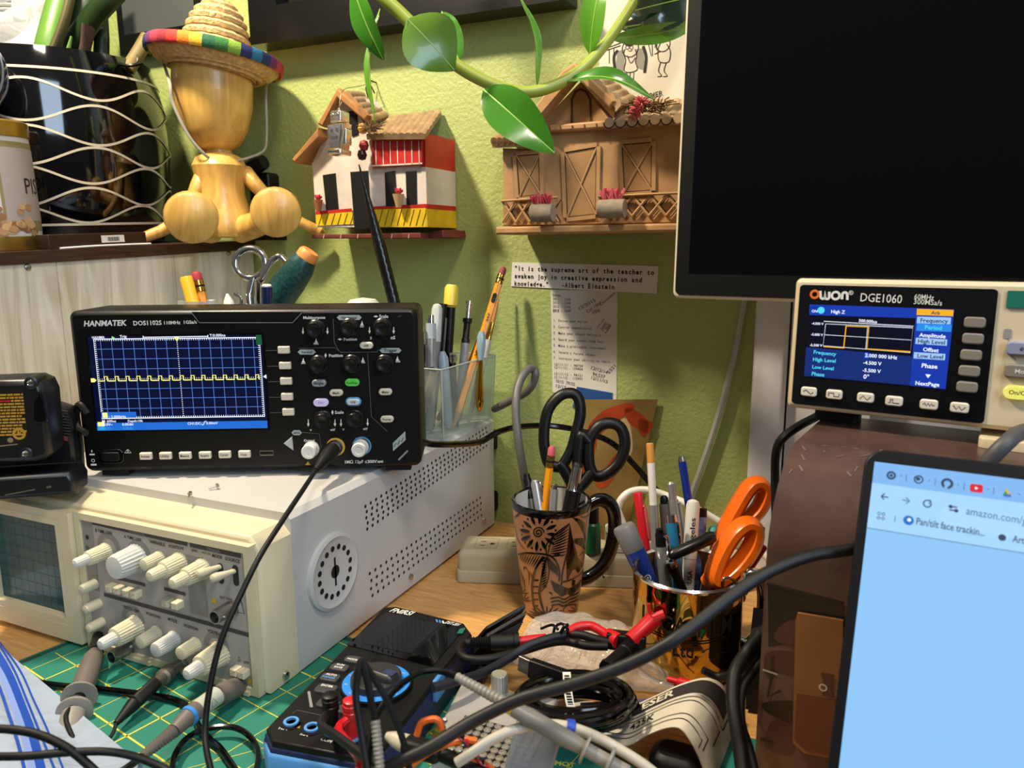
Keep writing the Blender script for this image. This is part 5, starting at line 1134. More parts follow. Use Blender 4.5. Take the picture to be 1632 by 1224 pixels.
# ================================================================== HANGING PLANT BRANCH
zzs = mat('branch_yellow_green', '#9AA83C', .4, noise=(20, .15)); lg = mat('leaf_green', '#3C7A1C', .22, coat=.5, noise=(14, .25)); lgl = mat('leaf_light_green', '#5E9A28', .25, coat=.5, noise=(14, .2)); lgd = mat('leaf_dark_green', '#123218', .12, coat=.7, noise=(14, .3)); lmid = mat('leaf_midrib', '#8AB048', .4)
DZ = .71
zz = thing('plant_branch', 'arching yellow green plant branch with glossy leaves hanging before the wall', 'plant', D(600, 0, DZ))
sp_pts = [(430, -420), (520, -190), (585, -45), (607, -8), (637, 20), (680, 62), (725, 102), (780, 133), (835, 147), (885, 136), (930, 108), (963, 72), (990, 35), (1020, -15), (1070, -120), (1110, -260)]
b = MB(); b.tube([D(x, y, DZ+(x-600)*.00008) for x, y in sp_pts], lambda t: (.0072-.0026*t), zzs, 12, 8); b.build('stem', zz)
def leaf(bx_, tp, wpx, m, nrm=(0, -1, .2), bend=.004, fold=.25, db=0.0, dt=0.0, roll=0.0, pw=.85, m2=None):
    dd = DZ+(bx_[0]-600)*.00008; B0 = D(*bx_, dd+db); T0 = D(*tp, dd+dt); ax = T0-B0; L = ax.length; ax.normalize()
    W_ = wpx*dd/FPX/2; n = V(nrm).normalized(); n = (n-ax*n.dot(ax)).normalized(); n.rotate(Matrix.Rotation(roll, 3, ax)); sd = ax.cross(n)
    N = 12; vs = []
    for i in range(N+1):
        t = i/N; hw_ = W_*max(.02, sin(pi*t**pw))**.75*(1 if t < 1 else 0)+.0003; c_ = B0+ax*(L*t)+n*(bend*sin(pi*t))
        for k_ in (-1, -.5, 0, .5, 1): vs.append(c_+sd*(hw_*k_)+n*(abs(k_)*hw_*fold+.0012*sin(9*t+k_*3)*abs(k_)))
    b = MB(); fs = [(i*5+k_, i*5+k_+1, (i+1)*5+k_+1, (i+1)*5+k_) for i in range(N) for k_ in range(4)]
    b.add(vs, fs, m)
    mv = []
    for i in range(N+1):
        p = vs[i*5+2]; mv += [p+sd*.0005+n*.0003, p-sd*.0005+n*.0003]
    b.add(mv, [(2*i, 2*i+2, 2*i+3, 2*i+1) for i in range(N)], m2 or lmid); b.build('leaf', zz)
cd_ = tuple(-Fw)
leaf((563, -20), (612, 97), 42, lg, cd_, roll=.5, db=-.01)
leaf((606, 14), (598, 196), 17, lgl, cd_, .008, .5, roll=.9)
leaf((724, 112), (649, 30), 92, mat('leaf_yellow_green', '#5C8420', .3, coat=.3, noise=(14, .2)), cd_, .004, .12, db=-.012, dt=-.03, pw=1.15)
leaf((732, 98), (704, 18), 46, lg, cd_, .004, .2, db=.012, dt=.03, roll=-.3)
leaf((771, 143), (884, 244), 70, lg, cd_, .006, .35, db=-.006, dt=-.03, roll=.2)
leaf((856, 138), (826, -12), 20, lgl, cd_, .008, .4, dt=-.02, roll=.9)
leaf((940, 86), (962, -46), 40, lgl, cd_, .006, .25, dt=-.02, roll=-.4)
leaf((899, 130), (1042, 158), 30, lg, cd_, .014, .4, dt=-.02, roll=-.5)
leaf((975, 62), (1112, 40), 30, lgl, cd_, .008, .3, dt=.03, roll=.6)
leaf((1000, 20), (1110, -6), 82, lgd, cd_, .006, .2, dt=.02, roll=.3)
leaf((985, 45), (1100, 30), 26, lgd, cd_, .006, .3, dt=.03, roll=.3)

# ================================================================== MUGS, ORGANISER AND WHAT STANDS IN THEM
def stick(name, label, cat, group, p0, p1, parts):
    """a pen or tool from p0 (low end) to p1 (top); parts: (name, t0, t1, [(t, r)...], material, ribbed) by length fraction"""
    o = thing(name, label, cat, p0, group); d = V(p1)-V(p0); out = {}
    for nm, t0, t1, prof, m, *rb in parts:
        b = MB(); b.rod(p0+d*t0, p0+d*t1, prof, m, 16, rb[0] if rb else 0.0); out[nm] = b.build(nm, o)
    return o, out
def clip(o, p0, p1, t0, t1, r, m, w_=.0024):
    d = (V(p1)-V(p0)); ax = d.normalized(); n = (-Fw-ax*(-Fw).dot(ax)).normalized(); sd = ax.cross(n); n = (n*.6+sd*.8).normalized()
    a = V(p0)+d*t0+n*(r+.0012); c_ = V(p0)+d*t1+n*(r+.0012); b = MB()
    f = axis_frame(a, c_, n); b.rod(a, c_, [(0, .0006), (.1, w_/2), (.9, w_/2), (1, w_/3)], m, 8); b.rod(c_, c_-n*(r+.001), [(0, w_/2), (1, w_/2)], m, 8); b.build('clip', o)
# ---- woodcut mug
mc = Z(878, 972, 0); mc.z = .0008; MH = .1135; mr0, mr1 = .0255, .0378; dm = (mc-CAM).dot(Fw)+.01
mface = V((-mc.x, -mc.y, 0)).normalized(); mright = V((-mface.y, mface.x, 0))
if mright.dot(Rt) < 0: mright = -mright
FM2 = Fr(mc, mright, mface*-1)
mug = thing('woodcut_mug', 'tall tan mug with black woodcut beach picture and black handle', 'mug', mc)
mtan = mat('mug_tan_glaze', '#B07A50', .3, noise=(30, .22), coat=.4); mblk = mat('mug_black_glaze', '#070709', .1, coat=.5); mwh = mat('mug_white_inside', '#B9B6B2', .25)
mr = lambda v: mr0+(mr1-mr0)*(min(max(v/MH, 0), 1))**.85
b = MB(); b.lathe(FM2, [(mr0-.004, 0)]+[(mr(v), v) for v in (.002, .01, .02, .04, .06, .08, MH-.008)], mtan, 56, True, False)
b.lathe(FM2, [(mr(MH-.008), MH-.008), (mr1+.0004, MH-.004), (mr1, MH-.0008), (mr1-.0015, MH), (mr1-.0035, MH-.001)], mblk, 56, False, False)
b.lathe(FM2, [(mr1-.0035, MH-.001), (mr1-.005, MH-.02), (mr0-.003, .006), (0, .005)], mwh, 40, False, False)
mbody = b.build('body', mug)
WM = lambda a, v, e=0.0: mc+mright*((mr(v)+e)*sin(a))+mface*((mr(v)+e)*cos(a))+V((0, 0, v))
def mu(x, y):
    L_ = 75+(y-110)*125/980; R2 = 715-(y-110)*115/980; s_ = (x-(L_+R2)/2)/((R2-L_)/2); s_ = max(-.985, min(.985, s_)); a = asin(s_)
    sag = 115-(y-110)*50/980; ye = y+sag*(1-cos(a)); return (a, (1150-ye)/915*MH)
b = MB()
def mk(pts, w_=.0011, sm=4, taper=False):
    P_ = spline([V((*mu(*p), 0)) for p in pts], sm) if len(pts) > 2 else [V((*mu(*pts[0]), 0)).lerp(V((*mu(*pts[1]), 0)), i/4) for i in range(5)]
    n = len(P_); vs = []
    for i in range(n):
        p = P_[i]; q = WM(p.x, p.y); t = WM(P_[min(i+1, n-1)].x, P_[min(i+1, n-1)].y)-WM(P_[max(i-1, 0)].x, P_[max(i-1, 0)].y); t.normalize()
        nn = (mright*sin(p.x)+mface*cos(p.x)); sd = t.cross(nn).normalized(); ww = w_*(sin(pi*(i+.4)/(n-.2)) if taper else 1)/2
        vs += [q+nn*.0004+sd*ww, q+nn*.0004-sd*ww]
    b.add(vs, [(2*i, 2*i+1, 2*i+3, 2*i+2) for i in range(n-1)], mblk)
def mpoly(pts):
    """filled shape laid on the mug: fan of small triangles"""
    P_ = [V((*mu(*p), 0)) for p in pts]; cx = sum((p for p in P_), V((0, 0, 0)))/len(P_); n = len(P_); vs = []; fs = []; K = 4
    for j in range(K+1):
        for p in P_: q = cx.lerp(p, j/K); vs.append(WM(q.x, q.y, .0004))
    for j in range(K):
        for i in range(n): i2 = (i+1) % n; fs.append((j*n+i, j*n+i2, (j+1)*n+i2, (j+1)*n+i))
    b.add(vs, fs, mblk)
sx, sy = 305, 405
mk([(sx+r_*cos(a), sy+r_*1.1*sin(a)) for a, r_ in [(i*.5, 5+i*1.5) for i in range(26)]], .0011, 2)
for k_ in range(12):
    a = 2*pi*k_/12+.1; r0, r1 = 62, 140; mk([(sx+r0*cos(a), sy+r0*1.1*sin(a)), (sx+(r0+r1)/2*cos(a), sy+(r0+r1)/2*1.1*sin(a)), (sx+r1*cos(a), sy+r1*1.1*sin(a))], .0034, 3, True)
    a2 = a+pi/12; c_ = mu(sx+125*cos(a2), sy+125*1.1*sin(a2)); b.disc(lambda u_, v_, e: WM(u_, v_, .0004), c_[0], c_[1], .030, mblk, 0, 10, .0011)
mpoly([(530, 325), (545, 420), (580, 560), (635, 690), (600, 735), (510, 790), (505, 600)]); mk([(527, 330), (440, 400), (400, 470), (375, 570)], .0013)
for k_ in range(10): mk([(525-k_*2, 345+k_*26), (400-k_*4+20, 430+k_*18)], .0015, 3, True)
mpoly([(395, 790), (440, 850), (520, 865), (590, 840), (620, 800), (600, 880), (550, 925), (470, 930), (420, 880)]); mk([(505, 590), (480, 720), (470, 850)], .0016); mk([(470, 810), (540, 790), (640, 720)], .0014); mpoly([(548, 790), (572, 800), (568, 840), (545, 850)])
for k_ in range(3): mk([(395+k_*4, 945+k_*30), (450, 935+k_*30), (490, 955+k_*28), (540, 930+k_*28), (600, 915+k_*30)], .0016)
mk([(150, 600), (230, 575), (365, 580), (430, 630), (460, 720), (455, 800)], .0016); mk([(365, 580), (365, 500), (420, 420)], .0012)
for k_ in range(9): mk([(180+k_*20, 590), (165+k_*15, 650+k_*6)], .0012, 3, True)
for k_ in range(9): mk([(375+k_*8, 590+k_*10), (380+k_*9, 700+k_*8)], .0012, 3, True)
mk([(350, 600), (290, 700), (265, 850), (275, 1000), (300, 1095)], .0022); mk([(365, 600), (330, 800), (320, 920), (350, 1060), (375, 1100)], .0022)
mk([(370, 590), (385, 700), (370, 820), (330, 890)], .0012)
for k_ in range(12): mk([(330+k_ % 2, 640+k_*22), (372, 620+k_*20)], .0011, 3, True)
for k_ in range(5): mk([(275, 800+k_*55), (312, 795+k_*55)], .0015)
for a_ in range(11): aa = pi+a_*pi/10; mk([(372, 1098), (372+150*cos(aa)*.9, 1100+130*sin(aa)*.7)], .0016, 3, True)
for x0_, y0_ in ((200, 1000), (170, 940), (590, 1080)):
    for k_ in range(6): aa = -pi*.9+k_*pi*.8/5; mk([(x0_, y0_), (x0_+75*cos(aa), y0_+75*sin(aa))], .0013, 3, True)
for x0_, y0_ in ((150, 700), (165, 720), (180, 760), (215, 690), (240, 720)): mk([(x0_, y0_), (x0_+25, y0_+60), (x0_+25, y0_+160)], .0012, 4, True)
for k_ in range(8): mk([(545+k_*10, 280+k_*8), (600+k_*6, 300+k_*18), (655, 340+k_*20)], .0013, 4, True)
for k_ in range(6): mk([(560, 455+k_*6), (620, 455+k_*12), (650, 470+k_*18)], .0013, 3, True)
for pts in (((110, 300), (150, 260), (185, 220)), ((600, 265), (640, 280), (690, 255)), ((430, 300), (480, 280), (510, 268)), ((415, 580), (450, 575), (480, 600)), ((600, 600), (625, 575), (640, 570)), ((200, 730), (205, 700), (225, 700)), ((380, 890), (400, 900), (410, 920)), ((120, 320), (125, 380), (140, 450), (180, 520), (220, 555)), ((480, 1090), (500, 1020), (560, 1010), (610, 1040)), ((640, 620), (648, 700), (630, 800), (635, 900))): mk(list(pts), .0013, 4, True)
b.build('woodcut_picture', mbody)
b = MB(); hp = [(.030, MH-.016), (.050, MH-.008), (.064, MH-.018), (.0665, MH-.045), (.058, MH-.072), (.042, MH-.085), (.0275, MH-.088)]
hdir = (mright*.93-mface*.36).normalized(); b.tube([mc+hdir*x+V((0, 0, z)) for x, z in hp], .0052, mblk, 12, 8, flat=1.35); b.build('handle', mug)
mp = lambda x, y, dd=0.0: D(x, y, dm+dd)
GP = 'pens and tools standing in the woodcut mug'
p0, p1 = mp(866, 950), mp(839, 755); stick('ribbed_pen', 'black ribbed pen end at the left inside the woodcut mug', 'pen', GP, p0, p1, [('barrel', 0, .80, [(0, .0035), (1, .0042)], STL), ('grip', .80, 1, [(0, .0042), (.3, .0042), (.35, .0036), (.5, .0043), (.55, .0036), (.75, .0043), (.8, .0036), (1, .003)], BLK)])
p0, p1 = mp(884, 950, -.006), mp(852, 765, -.004); o, _ = stick('clip_pen', 'silver pen with a pocket clip just right of the ribbed black pen', 'pen', GP, p0, p1, [('barrel', 0, 1, [(0, .002), (.1, .0042), (.97, .0046), (1, .003)], GREY_S)]); clip(o, p0, p1, .72, .98, .0046, CHR)
def pencil(p0, p1, label, r=.0038, grp=None, m=PENC, er=PINK):
    L_ = (p1-p0).length; e = 1-.009/L_; fz_ = 1-.021/L_; c_ = .02/L_
    o, pp = stick('pencil', label, 'pencil', grp, p0, p1, [('lead', 0, c_, [(0, .0003), (1, r*.95)], mat('pencil_cone', '#B48A5A', .7)), ('ferrule', fz_, e, [(0, r*1.02), (.2, r*1.08), (.3, r*1.0), (.55, r*1.08), (.65, r*1.0), (.85, r*1.08), (1, r*1.03)], BRASS), ('eraser', e, 1, [(0, r*1.0), (.7, r*.98), (1, r*.6)], er)])
    b = MB(); b.rod(p0+(p1-p0)*c_, p0+(p1-p0)*fz_, [(0, r), (1, r)], m, 6); b.build('barrel', o); b = MB(); d = p1-p0; b.rod(p0+d*(fz_+(e-fz_)*.42), p0+d*(fz_+(e-fz_)*.58), [(0, r*1.1), (1, r*1.1)], BLK, 14); b.build('black_band', pp['ferrule']); return o
pencil(mp(850, 948), mp(880, 711, -.01), 'yellow pencil with pink eraser up in the woodcut mug', grp=GP)
p0, p1 = mp(872, 950, -.012), mp(884, 771, -.012); stick('steel_pen', 'thin steel pen end beside the pencil in the woodcut mug', 'pen', GP, p0, p1, [('barrel', 0, .95, [(0, .002), (.1, .0036), (1, .0040)], GREY_S), ('button', .95, 1, [(0, .0030), (.8, .0030), (1, .0018)], CHR)])
p0, p1 = mp(880, 950, -.014), mp(922, 736, -.02); o, _ = stick('stylus_pen', 'fat chrome and black pen with rubber stylus dome in the woodcut mug', 'pen', GP, p0, p1, [('barrel', 0, .79, [(0, .003), (.1, .0058), (1, .0068)], BLK), ('chrome_cap', .79, .965, [(0, .0066), (.1, .0058), (.5, .0056), (1, .0052)], CHR), ('stylus_tip', .965, 1, [(0, .0050), (.5, .0045), (.85, .003), (1, .0004)], BLKM)]); clip(o, p0, p1, .66, .84, .0060, BLK, .004)
# black scissors
sc = thing('black_scissors', 'black handled scissors standing with loops up in the woodcut mug', 'scissors', mp(895, 940, .012), GP)
c6 = lambda x, y, dd=.012: mp(800+x/3.6, 560+y/3.6, dd)
b = MB(); b.tube([c6(*p) for p in ((262, 630), (240, 500), (262, 345), (330, 258), (400, 240), (440, 275), (450, 360), (425, 470), (400, 560), (370, 620), (340, 660), (300, 660))], .0048, BLK, 12, 6, True, flat=1.2); b.tube([c6(*p) for p in ((330, 640), (370, 700), (410, 790), (400, 900))], .0062, BLK, 12, 5); b.build('handle', sc)
b = MB(); b.tube([c6(*p, .006) for p in ((505, 500), (555, 430), (625, 412), (685, 445), (705, 540), (670, 640), (600, 705), (540, 715), (505, 670), (495, 580))], .0050, BLK, 12, 6, True, flat=1.2); b.tube([c6(*p, .006) for p in ((520, 690), (480, 740), (430, 800), (400, 900))], .0062, BLK, 12, 5); b.tube([c6(*p, .006) for p in ((500, 520), (455, 480), (440, 560), (430, 700), (420, 800))], .0055, BLK, 10, 5); b.build('handle', sc)
b = MB(); pbl = c6(405, 860); b.prism(axis_frame(pbl, mp(888, 946, .008), -Fw), rrect(0, 0, .011, .003, .001), 0, (pbl-mp(888, 946, .008)).length, STL); b.build('blades', sc)

# ---- golden mug
gm = Z(1091, 1054, 0); gm.z = .0008; GH = .084; gr = .0452; dg = (gm-CAM).dot(Fw)
gf = V((-gm.x, -gm.y, 0)).normalized(); grt = V((-gf.y, gf.x, 0)); grt = grt if grt.dot(Rt) > 0 else -grt
FG = Fr(gm, grt, gf*-1)
gmug = thing('gold_mug', 'mirror gold mug with black lettering and silver rim full of pens', 'mug', gm)
gmir = mat('mirror_gold', '#B4934E', .05, 1.0); 
b = MB(); b.lathe(FG, [(gr-.006, 0), (gr-.001, .003), (gr, .008), (gr, GH-.003)], gmir, 72, True, False); b.lathe(FG, [(gr, GH-.003), (gr+.0006, GH-.001), (gr-.0012, GH+.0006), (gr-.003, GH-.001)], CHR, 72, False, False); b.lathe(FG, [(gr-.003, GH-.001), (gr-.0035, .006), (0, .005)], mat('mug_inside_brown', '#6A4E24', .3, .6), 48, False, False)
gb = b.build('body', gmug)
WG = lambda a, v, e=0.0: gm+grt*((gr+e)*sin(a))+gf*((gr+e)*cos(a))+V((0, 0, v))
b = MB(); b.text(WG, 'LUCASFILM', 0, .0465, .0150, INK, w=1.75, bold=.012, eps=.0004); b.text(WG, 'Ltd.', .0, .0285, .0105, INK, w=.42, bold=.012, eps=.0004)
for y0_ in (.0435, .0415): b.line(WG, [(-.85+1.7*i/30, y0_+.001*cos(i*.2)) for i in range(31)], .0007, INK, .0004)
for sg in (-1, 1): b.line(WG, [(sg*(.28+.5*i/10), .0330+.003*sin(i*.5)) for i in range(11)], .0006, INK, .0004)
b.build('lettering', gb)
b = MB(); hd = (grt*.96-gf*.28).normalized(); b.tube([gm+hd*x+V((0, 0, z)) for x, z in ((.0445, .072), (.055, .076), (.064, .068), (.066, .045), (.062, .022), (.052, .013), (.0445, .016))], .0045, CHR, 12, 8, flat=1.4); b.build('handle', gmug)
gp = lambda x, y, dd=0.0: D(x, y, dg+.012+dd)
G2 = 'pens and tools standing in the gold mug'
c4 = lambda x, y, dd=0.0: gp(960+x/3.4, 740+y/3.4, dd)
p0, p1 = gp(1068, 1000, .0), gp(993, 838, .004)
o, _ = stick('squeeze_tube', 'blue squeeze tube with a grey flip cap leaning out of the gold mug', 'tube', G2, p0, p1, [('tube', 0, .76, [(0, .004), (.3, .0075), (1, .0092)], mat('tube_blue', '#1A3890', .3)), ('cap', .76, 1, [(0, .0092), (.1, .0096), (.9, .0100), (1, .0088)], mat('cap_grey', '#77777A', .4))])
f = axis_frame(p0+(p1-p0)*.45, p1, -Fw); b = MB(); q = p0+(p1-p0)*.55; n_ = (-Fw-(p1-p0).normalized()*(-Fw).dot((p1-p0).normalized())).normalized(); sd_ = (p1-p0).normalized().cross(n_); ft = Fr(q+n_*.0092, -(p1-p0).normalized(), sd_ if sd_.cross((p1-p0).normalized()).dot(n_) > 0 else -sd_); ft = ft if ft.n.dot(n_) > 0 else Fr(ft.o, ft.u, -ft.v)
b.text(ft, 'K', .010, -.002, .0048, PRN, bold=.02); b.ring(ft, .004, 0, .0022, .0028, PRN); b.line(ft, [(.004, -.0015), (.004, .0015)], .0005, PRN); b.line(ft, [(.0025, 0), (.0055, 0)], .0005, PRN); b.build('lettering', o)
p0, p1 = gp(1048, 1010, .02), gp(1016, 785, .02); o, _ = stick('red_pen', 'red capped pen at the back left of the gold mug', 'pen', G2, p0, p1, [('barrel', 0, .6, [(0, .003), (1, .0040)], mat('pen_maroon', '#8A1220', .35)), ('cap', .6, 1, [(0, .0043), (.98, .0040), (1, .0036)], RED)]); clip(o, p0, p1, .66, .9, .0042, PINK, .003)
p0, p1 = gp(1052, 1000, .008), gp(1035.5, 706, .02); stick('white_pen', 'tall white pen with a tan end rising from the gold mug', 'pen', G2, p0, p1, [('metal_barrel', 0, .66, [(0, .003), (1, .0040)], GREY_S), ('white_barrel', .66, .89, [(0, .0034), (1, .0034)], WHT), ('tan_end', .89, 1, [(0, .0034), (.95, .0033), (1, .0024)], mat('tan_filter', '#C88A3A', .6))])
p0, p1 = gp(1072, 1000, .022), gp(1058, 790, .022); o, _ = stick('dark_pen', 'dark grey pen with a black button behind the silver mechanical pencil', 'pen', G2, p0, p1, [('barrel', 0, .94, [(0, .002), (.1, .0042), (1, .0046)], GRY), ('button', .94, 1, [(0, .0036), (.7, .0036), (1, .002)], BLK)]); clip(o, p0, p1, .7, .95, .0046, STL)
p0, p1 = gp(1102, 1010, .018), gp(1069, 768, .018); o, _ = stick('grey_pen', 'grey and silver click pen leaning in the middle of the gold mug', 'pen', G2, p0, p1, [('barrel', 0, .74, [(0, .002), (.1, .0052), (1, .0054)], mat('pen_grey', '#757370', .4)), ('collar', .74, .88, [(0, .0052), (1, .0044)], GREY_S), ('button', .88, 1, [(0, .0034), (.9, .0034), (1, .002)], GREY_S)]); clip(o, p0, p1, .62, .86, .0052, GREY_S)
p0, p1 = gp(1128, 1000, .026), gp(1086, 727, .026); stick('blue_pen', 'tall shiny blue pen behind the white lettered pen', 'pen', G2, p0, p1, [('barrel', 0, .97, [(0, .002), (.1, .0038), (1, .0036)], mat('pen_blue', '#14308E', .2)), ('end', .97, 1, [(0, .0036), (1, .0026)], STL)])
p0, p1 = gp(1088, 1000, -.004), gp(1069, 820, -.002); o, _ = stick('cyan_pen', 'light blue pen with a chrome top before the grey pen', 'pen', G2, p0, p1, [('barrel', 0, .93, [(0, .002), (.1, .0046), (1, .0050)], mat('pen_cyan', '#2A82B4', .3)), ('chrome_end', .93, 1, [(0, .0050), (1, .0046)], CHR)]); clip(o, p0, p1, .7, .93, .005, CHR)
p0, p1 = gp(1092, 1005, .004), gp(1105, 796, .010); o, _ = stick('lettered_pen', 'white pen lettered Angeles standing in the gold mug', 'pen', G2, p0, p1, [('barrel', 0, .55, [(0, .002), (.1, .0050), (1, .0058)], WHT), ('cap', .55, 1, [(0, .0062), (.9, .0060), (.97, .0048), (1, .002)], mat('pen_white', '#CFCCC6', .35))])
ax = (p1-p0).normalized(); n_ = (-Fw-ax*(-Fw).dot(ax)).normalized(); sd_ = ax.cross(n_)
wp = lambda u_, v_, e=0.0, r_=.0063, o_=p0+(p1-p0)*.54: o_+ax*u_+(n_*cos(v_/r_)+(-sd_ if sd_.dot(Rt) > 0 else sd_)*sin(v_/r_))*(r_+e)
b = MB(); b.text(wp, 'Angeles', .022, -.0014, .0042, INK, w=.030, bold=.012, eps=.0003); b.text(wp, 'USA', -.014, -.0014, .0040, INK, w=.011, bold=.02, eps=.0003); b.build('lettering', o)
p0, p1 = gp(1105, 1000, .014), gp(1119, 810, .016); stick('striped_pen', 'blue and white pen with a black end behind the lettered white pen', 'pen', G2, p0, p1, [('barrel', 0, .70, [(0, .003), (1, .0046)], mat('pen_bluewhite', '#7C8CB8', .35, noise=(140, .7), col2='#1A2C78')), ('sleeve', .70, .93, [(0, .0047), (1, .0047)], mat('pen_bluewhite', '', 0)), ('end', .93, 1, [(0, .0047), (1, .0044)], BLK)])
p0, p1 = gp(1118, 1000, .028), gp(1138, 848, .03); stick('bead_topper', 'stick with a teal bead and a peach bead behind the black pen', 'stick', G2, p0, p1, [('stem', 0, .9, [(0, .002), (1, .002)], WHT), ('peach_bead', .84, .97, [(0, .001), (.2, .0045), (.5, .0056), (.8, .0045), (1, .001)], mat('bead_peach', '#C88A6A', .5)), ('teal_bead', .95, 1.07, [(0, .001), (.15, .004), (.5, .0056), (.85, .004), (1, .0004)], mat('bead_teal', '#127A80', .4))])
p0, p1 = gp(1066, 1002, -.012), gp(1051, 842, -.012); o, _ = stick('mechanical_pencil', 'silver and black mechanical pencil right of the blue tube', 'pen', G2, p0, p1, [('barrel', 0, .82, [(0, .001), (.1, .0044), (1, .0048)], GREY_S), ('black_end', .82, .95, [(0, .0046), (1, .0042)], BLK), ('button', .95, 1, [(0, .0034), (.8, .0034), (1, .0024)], BLKG)]); clip(o, p0, p1, .55, .92, .0052, CHR, .0036)
p0, p1 = gp(1110, 990, -.018), gp(1066, 890, -.020); o, _ = stick('chrome_tip_pen', 'black pen with a chrome end low at the front of the gold mug', 'pen', G2, p0, p1, [('barrel', 0, .86, [(0, .003), (1, .0042)], BLK), ('chrome_end', .86, 1, [(0, .0050), (.3, .0054), (.7, .0050), (1, .003)], CHR, .1)])
p0, p1 = gp(1068, 886, -.032), gp(1137, 855, -.018); stick('black_marker', 'black pen lying crosswise over the pens in the gold mug', 'pen', G2, p0, p1, [('barrel', 0, 1, [(0, .003), (.06, .0048), (.9, .0056), (1, .0044)], mat('black_satin', '#101012', .3))])
# orange scissors
OR_ = 1
os_ = thing('orange_scissors', 'orange handled scissors leaning out of the gold mug at the right', 'scissors', gp(1120, 985, .0), G2)
def loop(pts, dd, r, m, nm, wall):
    P_ = spline([c4(x, y, dd) for x, y in pts], 6, True); n = len(P_); ctr = sum(P_, V((0, 0, 0)))/n; vs = []; 
    K = 10
    for i in range(n):
        t = (P_[(i+1) % n]-P_[i-1]).normalized(); nn = Fw.cross(t).normalized(); ww = Fw
        for k_ in range(K):
            a = 2*pi*k_/K; vs.append(P_[i]+nn*(r*cos(a))+ww*(wall*sin(a)))
    b.add(vs, [(i*K+k_, i*K+(k_+1) % K, ((i+1) % n)*K+(k_+1) % K, ((i+1) % n)*K+k_) for i in range(n) for k_ in range(K)], m)
b = MB(); loop(((640, 440), (675, 330), (740, 210), (800, 120), (850, 105), (880, 150), (850, 235), (780, 310), (720, 370)), .012, .0068, ORG, 'handle', .013); b.rod(c4(650, 425, .010), c4(600, 520, .006), [(0, .007), (1, .0055)], ORG, 14); b.build('handle', os_)
b = MB(); loop(((600, 605), (640, 490), (710, 375), (780, 325), (825, 350), (815, 430), (760, 520), (690, 590), (630, 630)), -.020, .0072, ORG, 'handle', .013); b.rod(c4(600, 610, -.018), c4(560, 640, -.014), [(0, .008), (1, .006)], ORG, 14); b.build('handle', os_)
b = MB(); b.rod(c4(600, 515, .008), gp(1105, 990, .0), [(0, .0052), (1, .003)], STL, 8); b.rod(c4(570, 630, -.012), gp(1112, 990, -.004), [(0, .005), (1, .003)], STL, 8); b.build('blades', os_)
p0, p1 = gp(1140, 985, -.004), gp(1217, 868, .0); stick('long_red_pen', 'red pen leaning to the right below the orange scissors', 'pen', G2, p0, p1, [('barrel', 0, 1, [(0, .002), (.06, .0044), (.98, .0044), (1, .003)], mat('pen_red', '#A81420', .3))])
p0, p1 = gp(1135, 985, .012), gp(1214, 838, .014); stick('black_stick_pen', 'thin black pen behind the orange scissors at the right', 'pen', G2, p0, p1, [('barrel', 0, 1, [(0, .002), (.06, .0040), (.98, .0042), (1, .003)], BLK)])
kr = thing('ring_clip', 'chrome wire clip hanging over the right rim of the gold mug', 'clip', c4(700, 740, -.03))
for cx, cy, rx, ry, an, dd in ((710, 680, 40, 78, .7, -.036), (745, 650, 30, 60, .5, -.030)):
    b = MB(); b.tube([c4(cx+rx*cos(t)*cos(an)-ry*sin(t)*sin(an)*-1, cy+rx*cos(t)*sin(an)*-1+ry*sin(t)*cos(an), dd) for t in [2*pi*i/14 for i in range(14)]], .0014, CHR, 8, 3, True); b.build('wire_loop', kr)
b = MB(); b.rod(c4(735, 640, -.030), c4(775, 600, -.026), [(0, .003), (1, .003)], CHR, 10); b.build('spring', kr)

# ---- organiser on the instrument with pens
oc = [Z(x, y, zt_+.0006) for x, y in ((650, 694), (707, 702), (785, 668))]
uo = (oc[2]-oc[1]); uo.z = 0; Lo = uo.length; uo.normalize(); vo = V((-uo.y, uo.x, 0))
FO2 = Fr((oc[1].x, oc[1].y, zt_+.0006), uo, vo)                              # corner nearest the viewer; u along the right face, v leftwards
org = thing('clear_organiser', 'clear plastic pen organiser on the back right of the cream instrument', 'organiser', FO2(Lo/2, .04, 0))
clr = glassy('clear_acrylic', '#F0F5F3', .84, .06, '#D8DED8', .3); OW = .062; OHt = .078
top = lambda u_, v_, z=OHt: FO2(u_*1.08-.004, v_*1.06-.002, z)
Hof = lambda x, y: (D(x, y, 1)-CAM)
hz = [OHt+.004, OHt, OHt]
b = MB(); q0_, q1_, q2_, q3_ = (0, 0), (Lo, 0), (Lo, OW), (0, OW)
for a, c_ in ((q0_, q1_), (q1_, q2_), (q2_, q3_), (q3_, q0_)):
    A0, A1 = FO2(*a), FO2(*c_); B0, B1 = top(*a), top(*c_); cen = FO2(Lo/2, OW/2); i0 = (cen-A0); i0.z = 0; i1 = (cen-A1); i1.z = 0; i0 = i0.normalized()*.0022; i1 = i1.normalized()*.0022
    b.add([A0, A1, B1, B0, A0+i0, A1+i1, B1+i1, B0+i0], [(0, 1, 2, 3), (4, 5, 6, 7), (3, 2, 6, 7)], clr)
b.add([FO2(*p, .0012) for p in (q0_, q1_, q2_, q3_)], [(0, 1, 2, 3)], clr); b.build('box', org)
edg = mat('acrylic_edge', '#A8AEA8', .2); b = MB(); Q = (q0_, q1_, q2_, q3_)
for i in range(4):
    b.rod(top(*Q[i]), top(*Q[(i+1) % 4]), [(0, .0009), (1, .0009)], edg, 6)
    if i != 3: b.rod(FO2(*Q[i]), top(*Q[i]), [(0, .0008), (1, .0008)], edg, 6)
b.build('polished_edge', org)
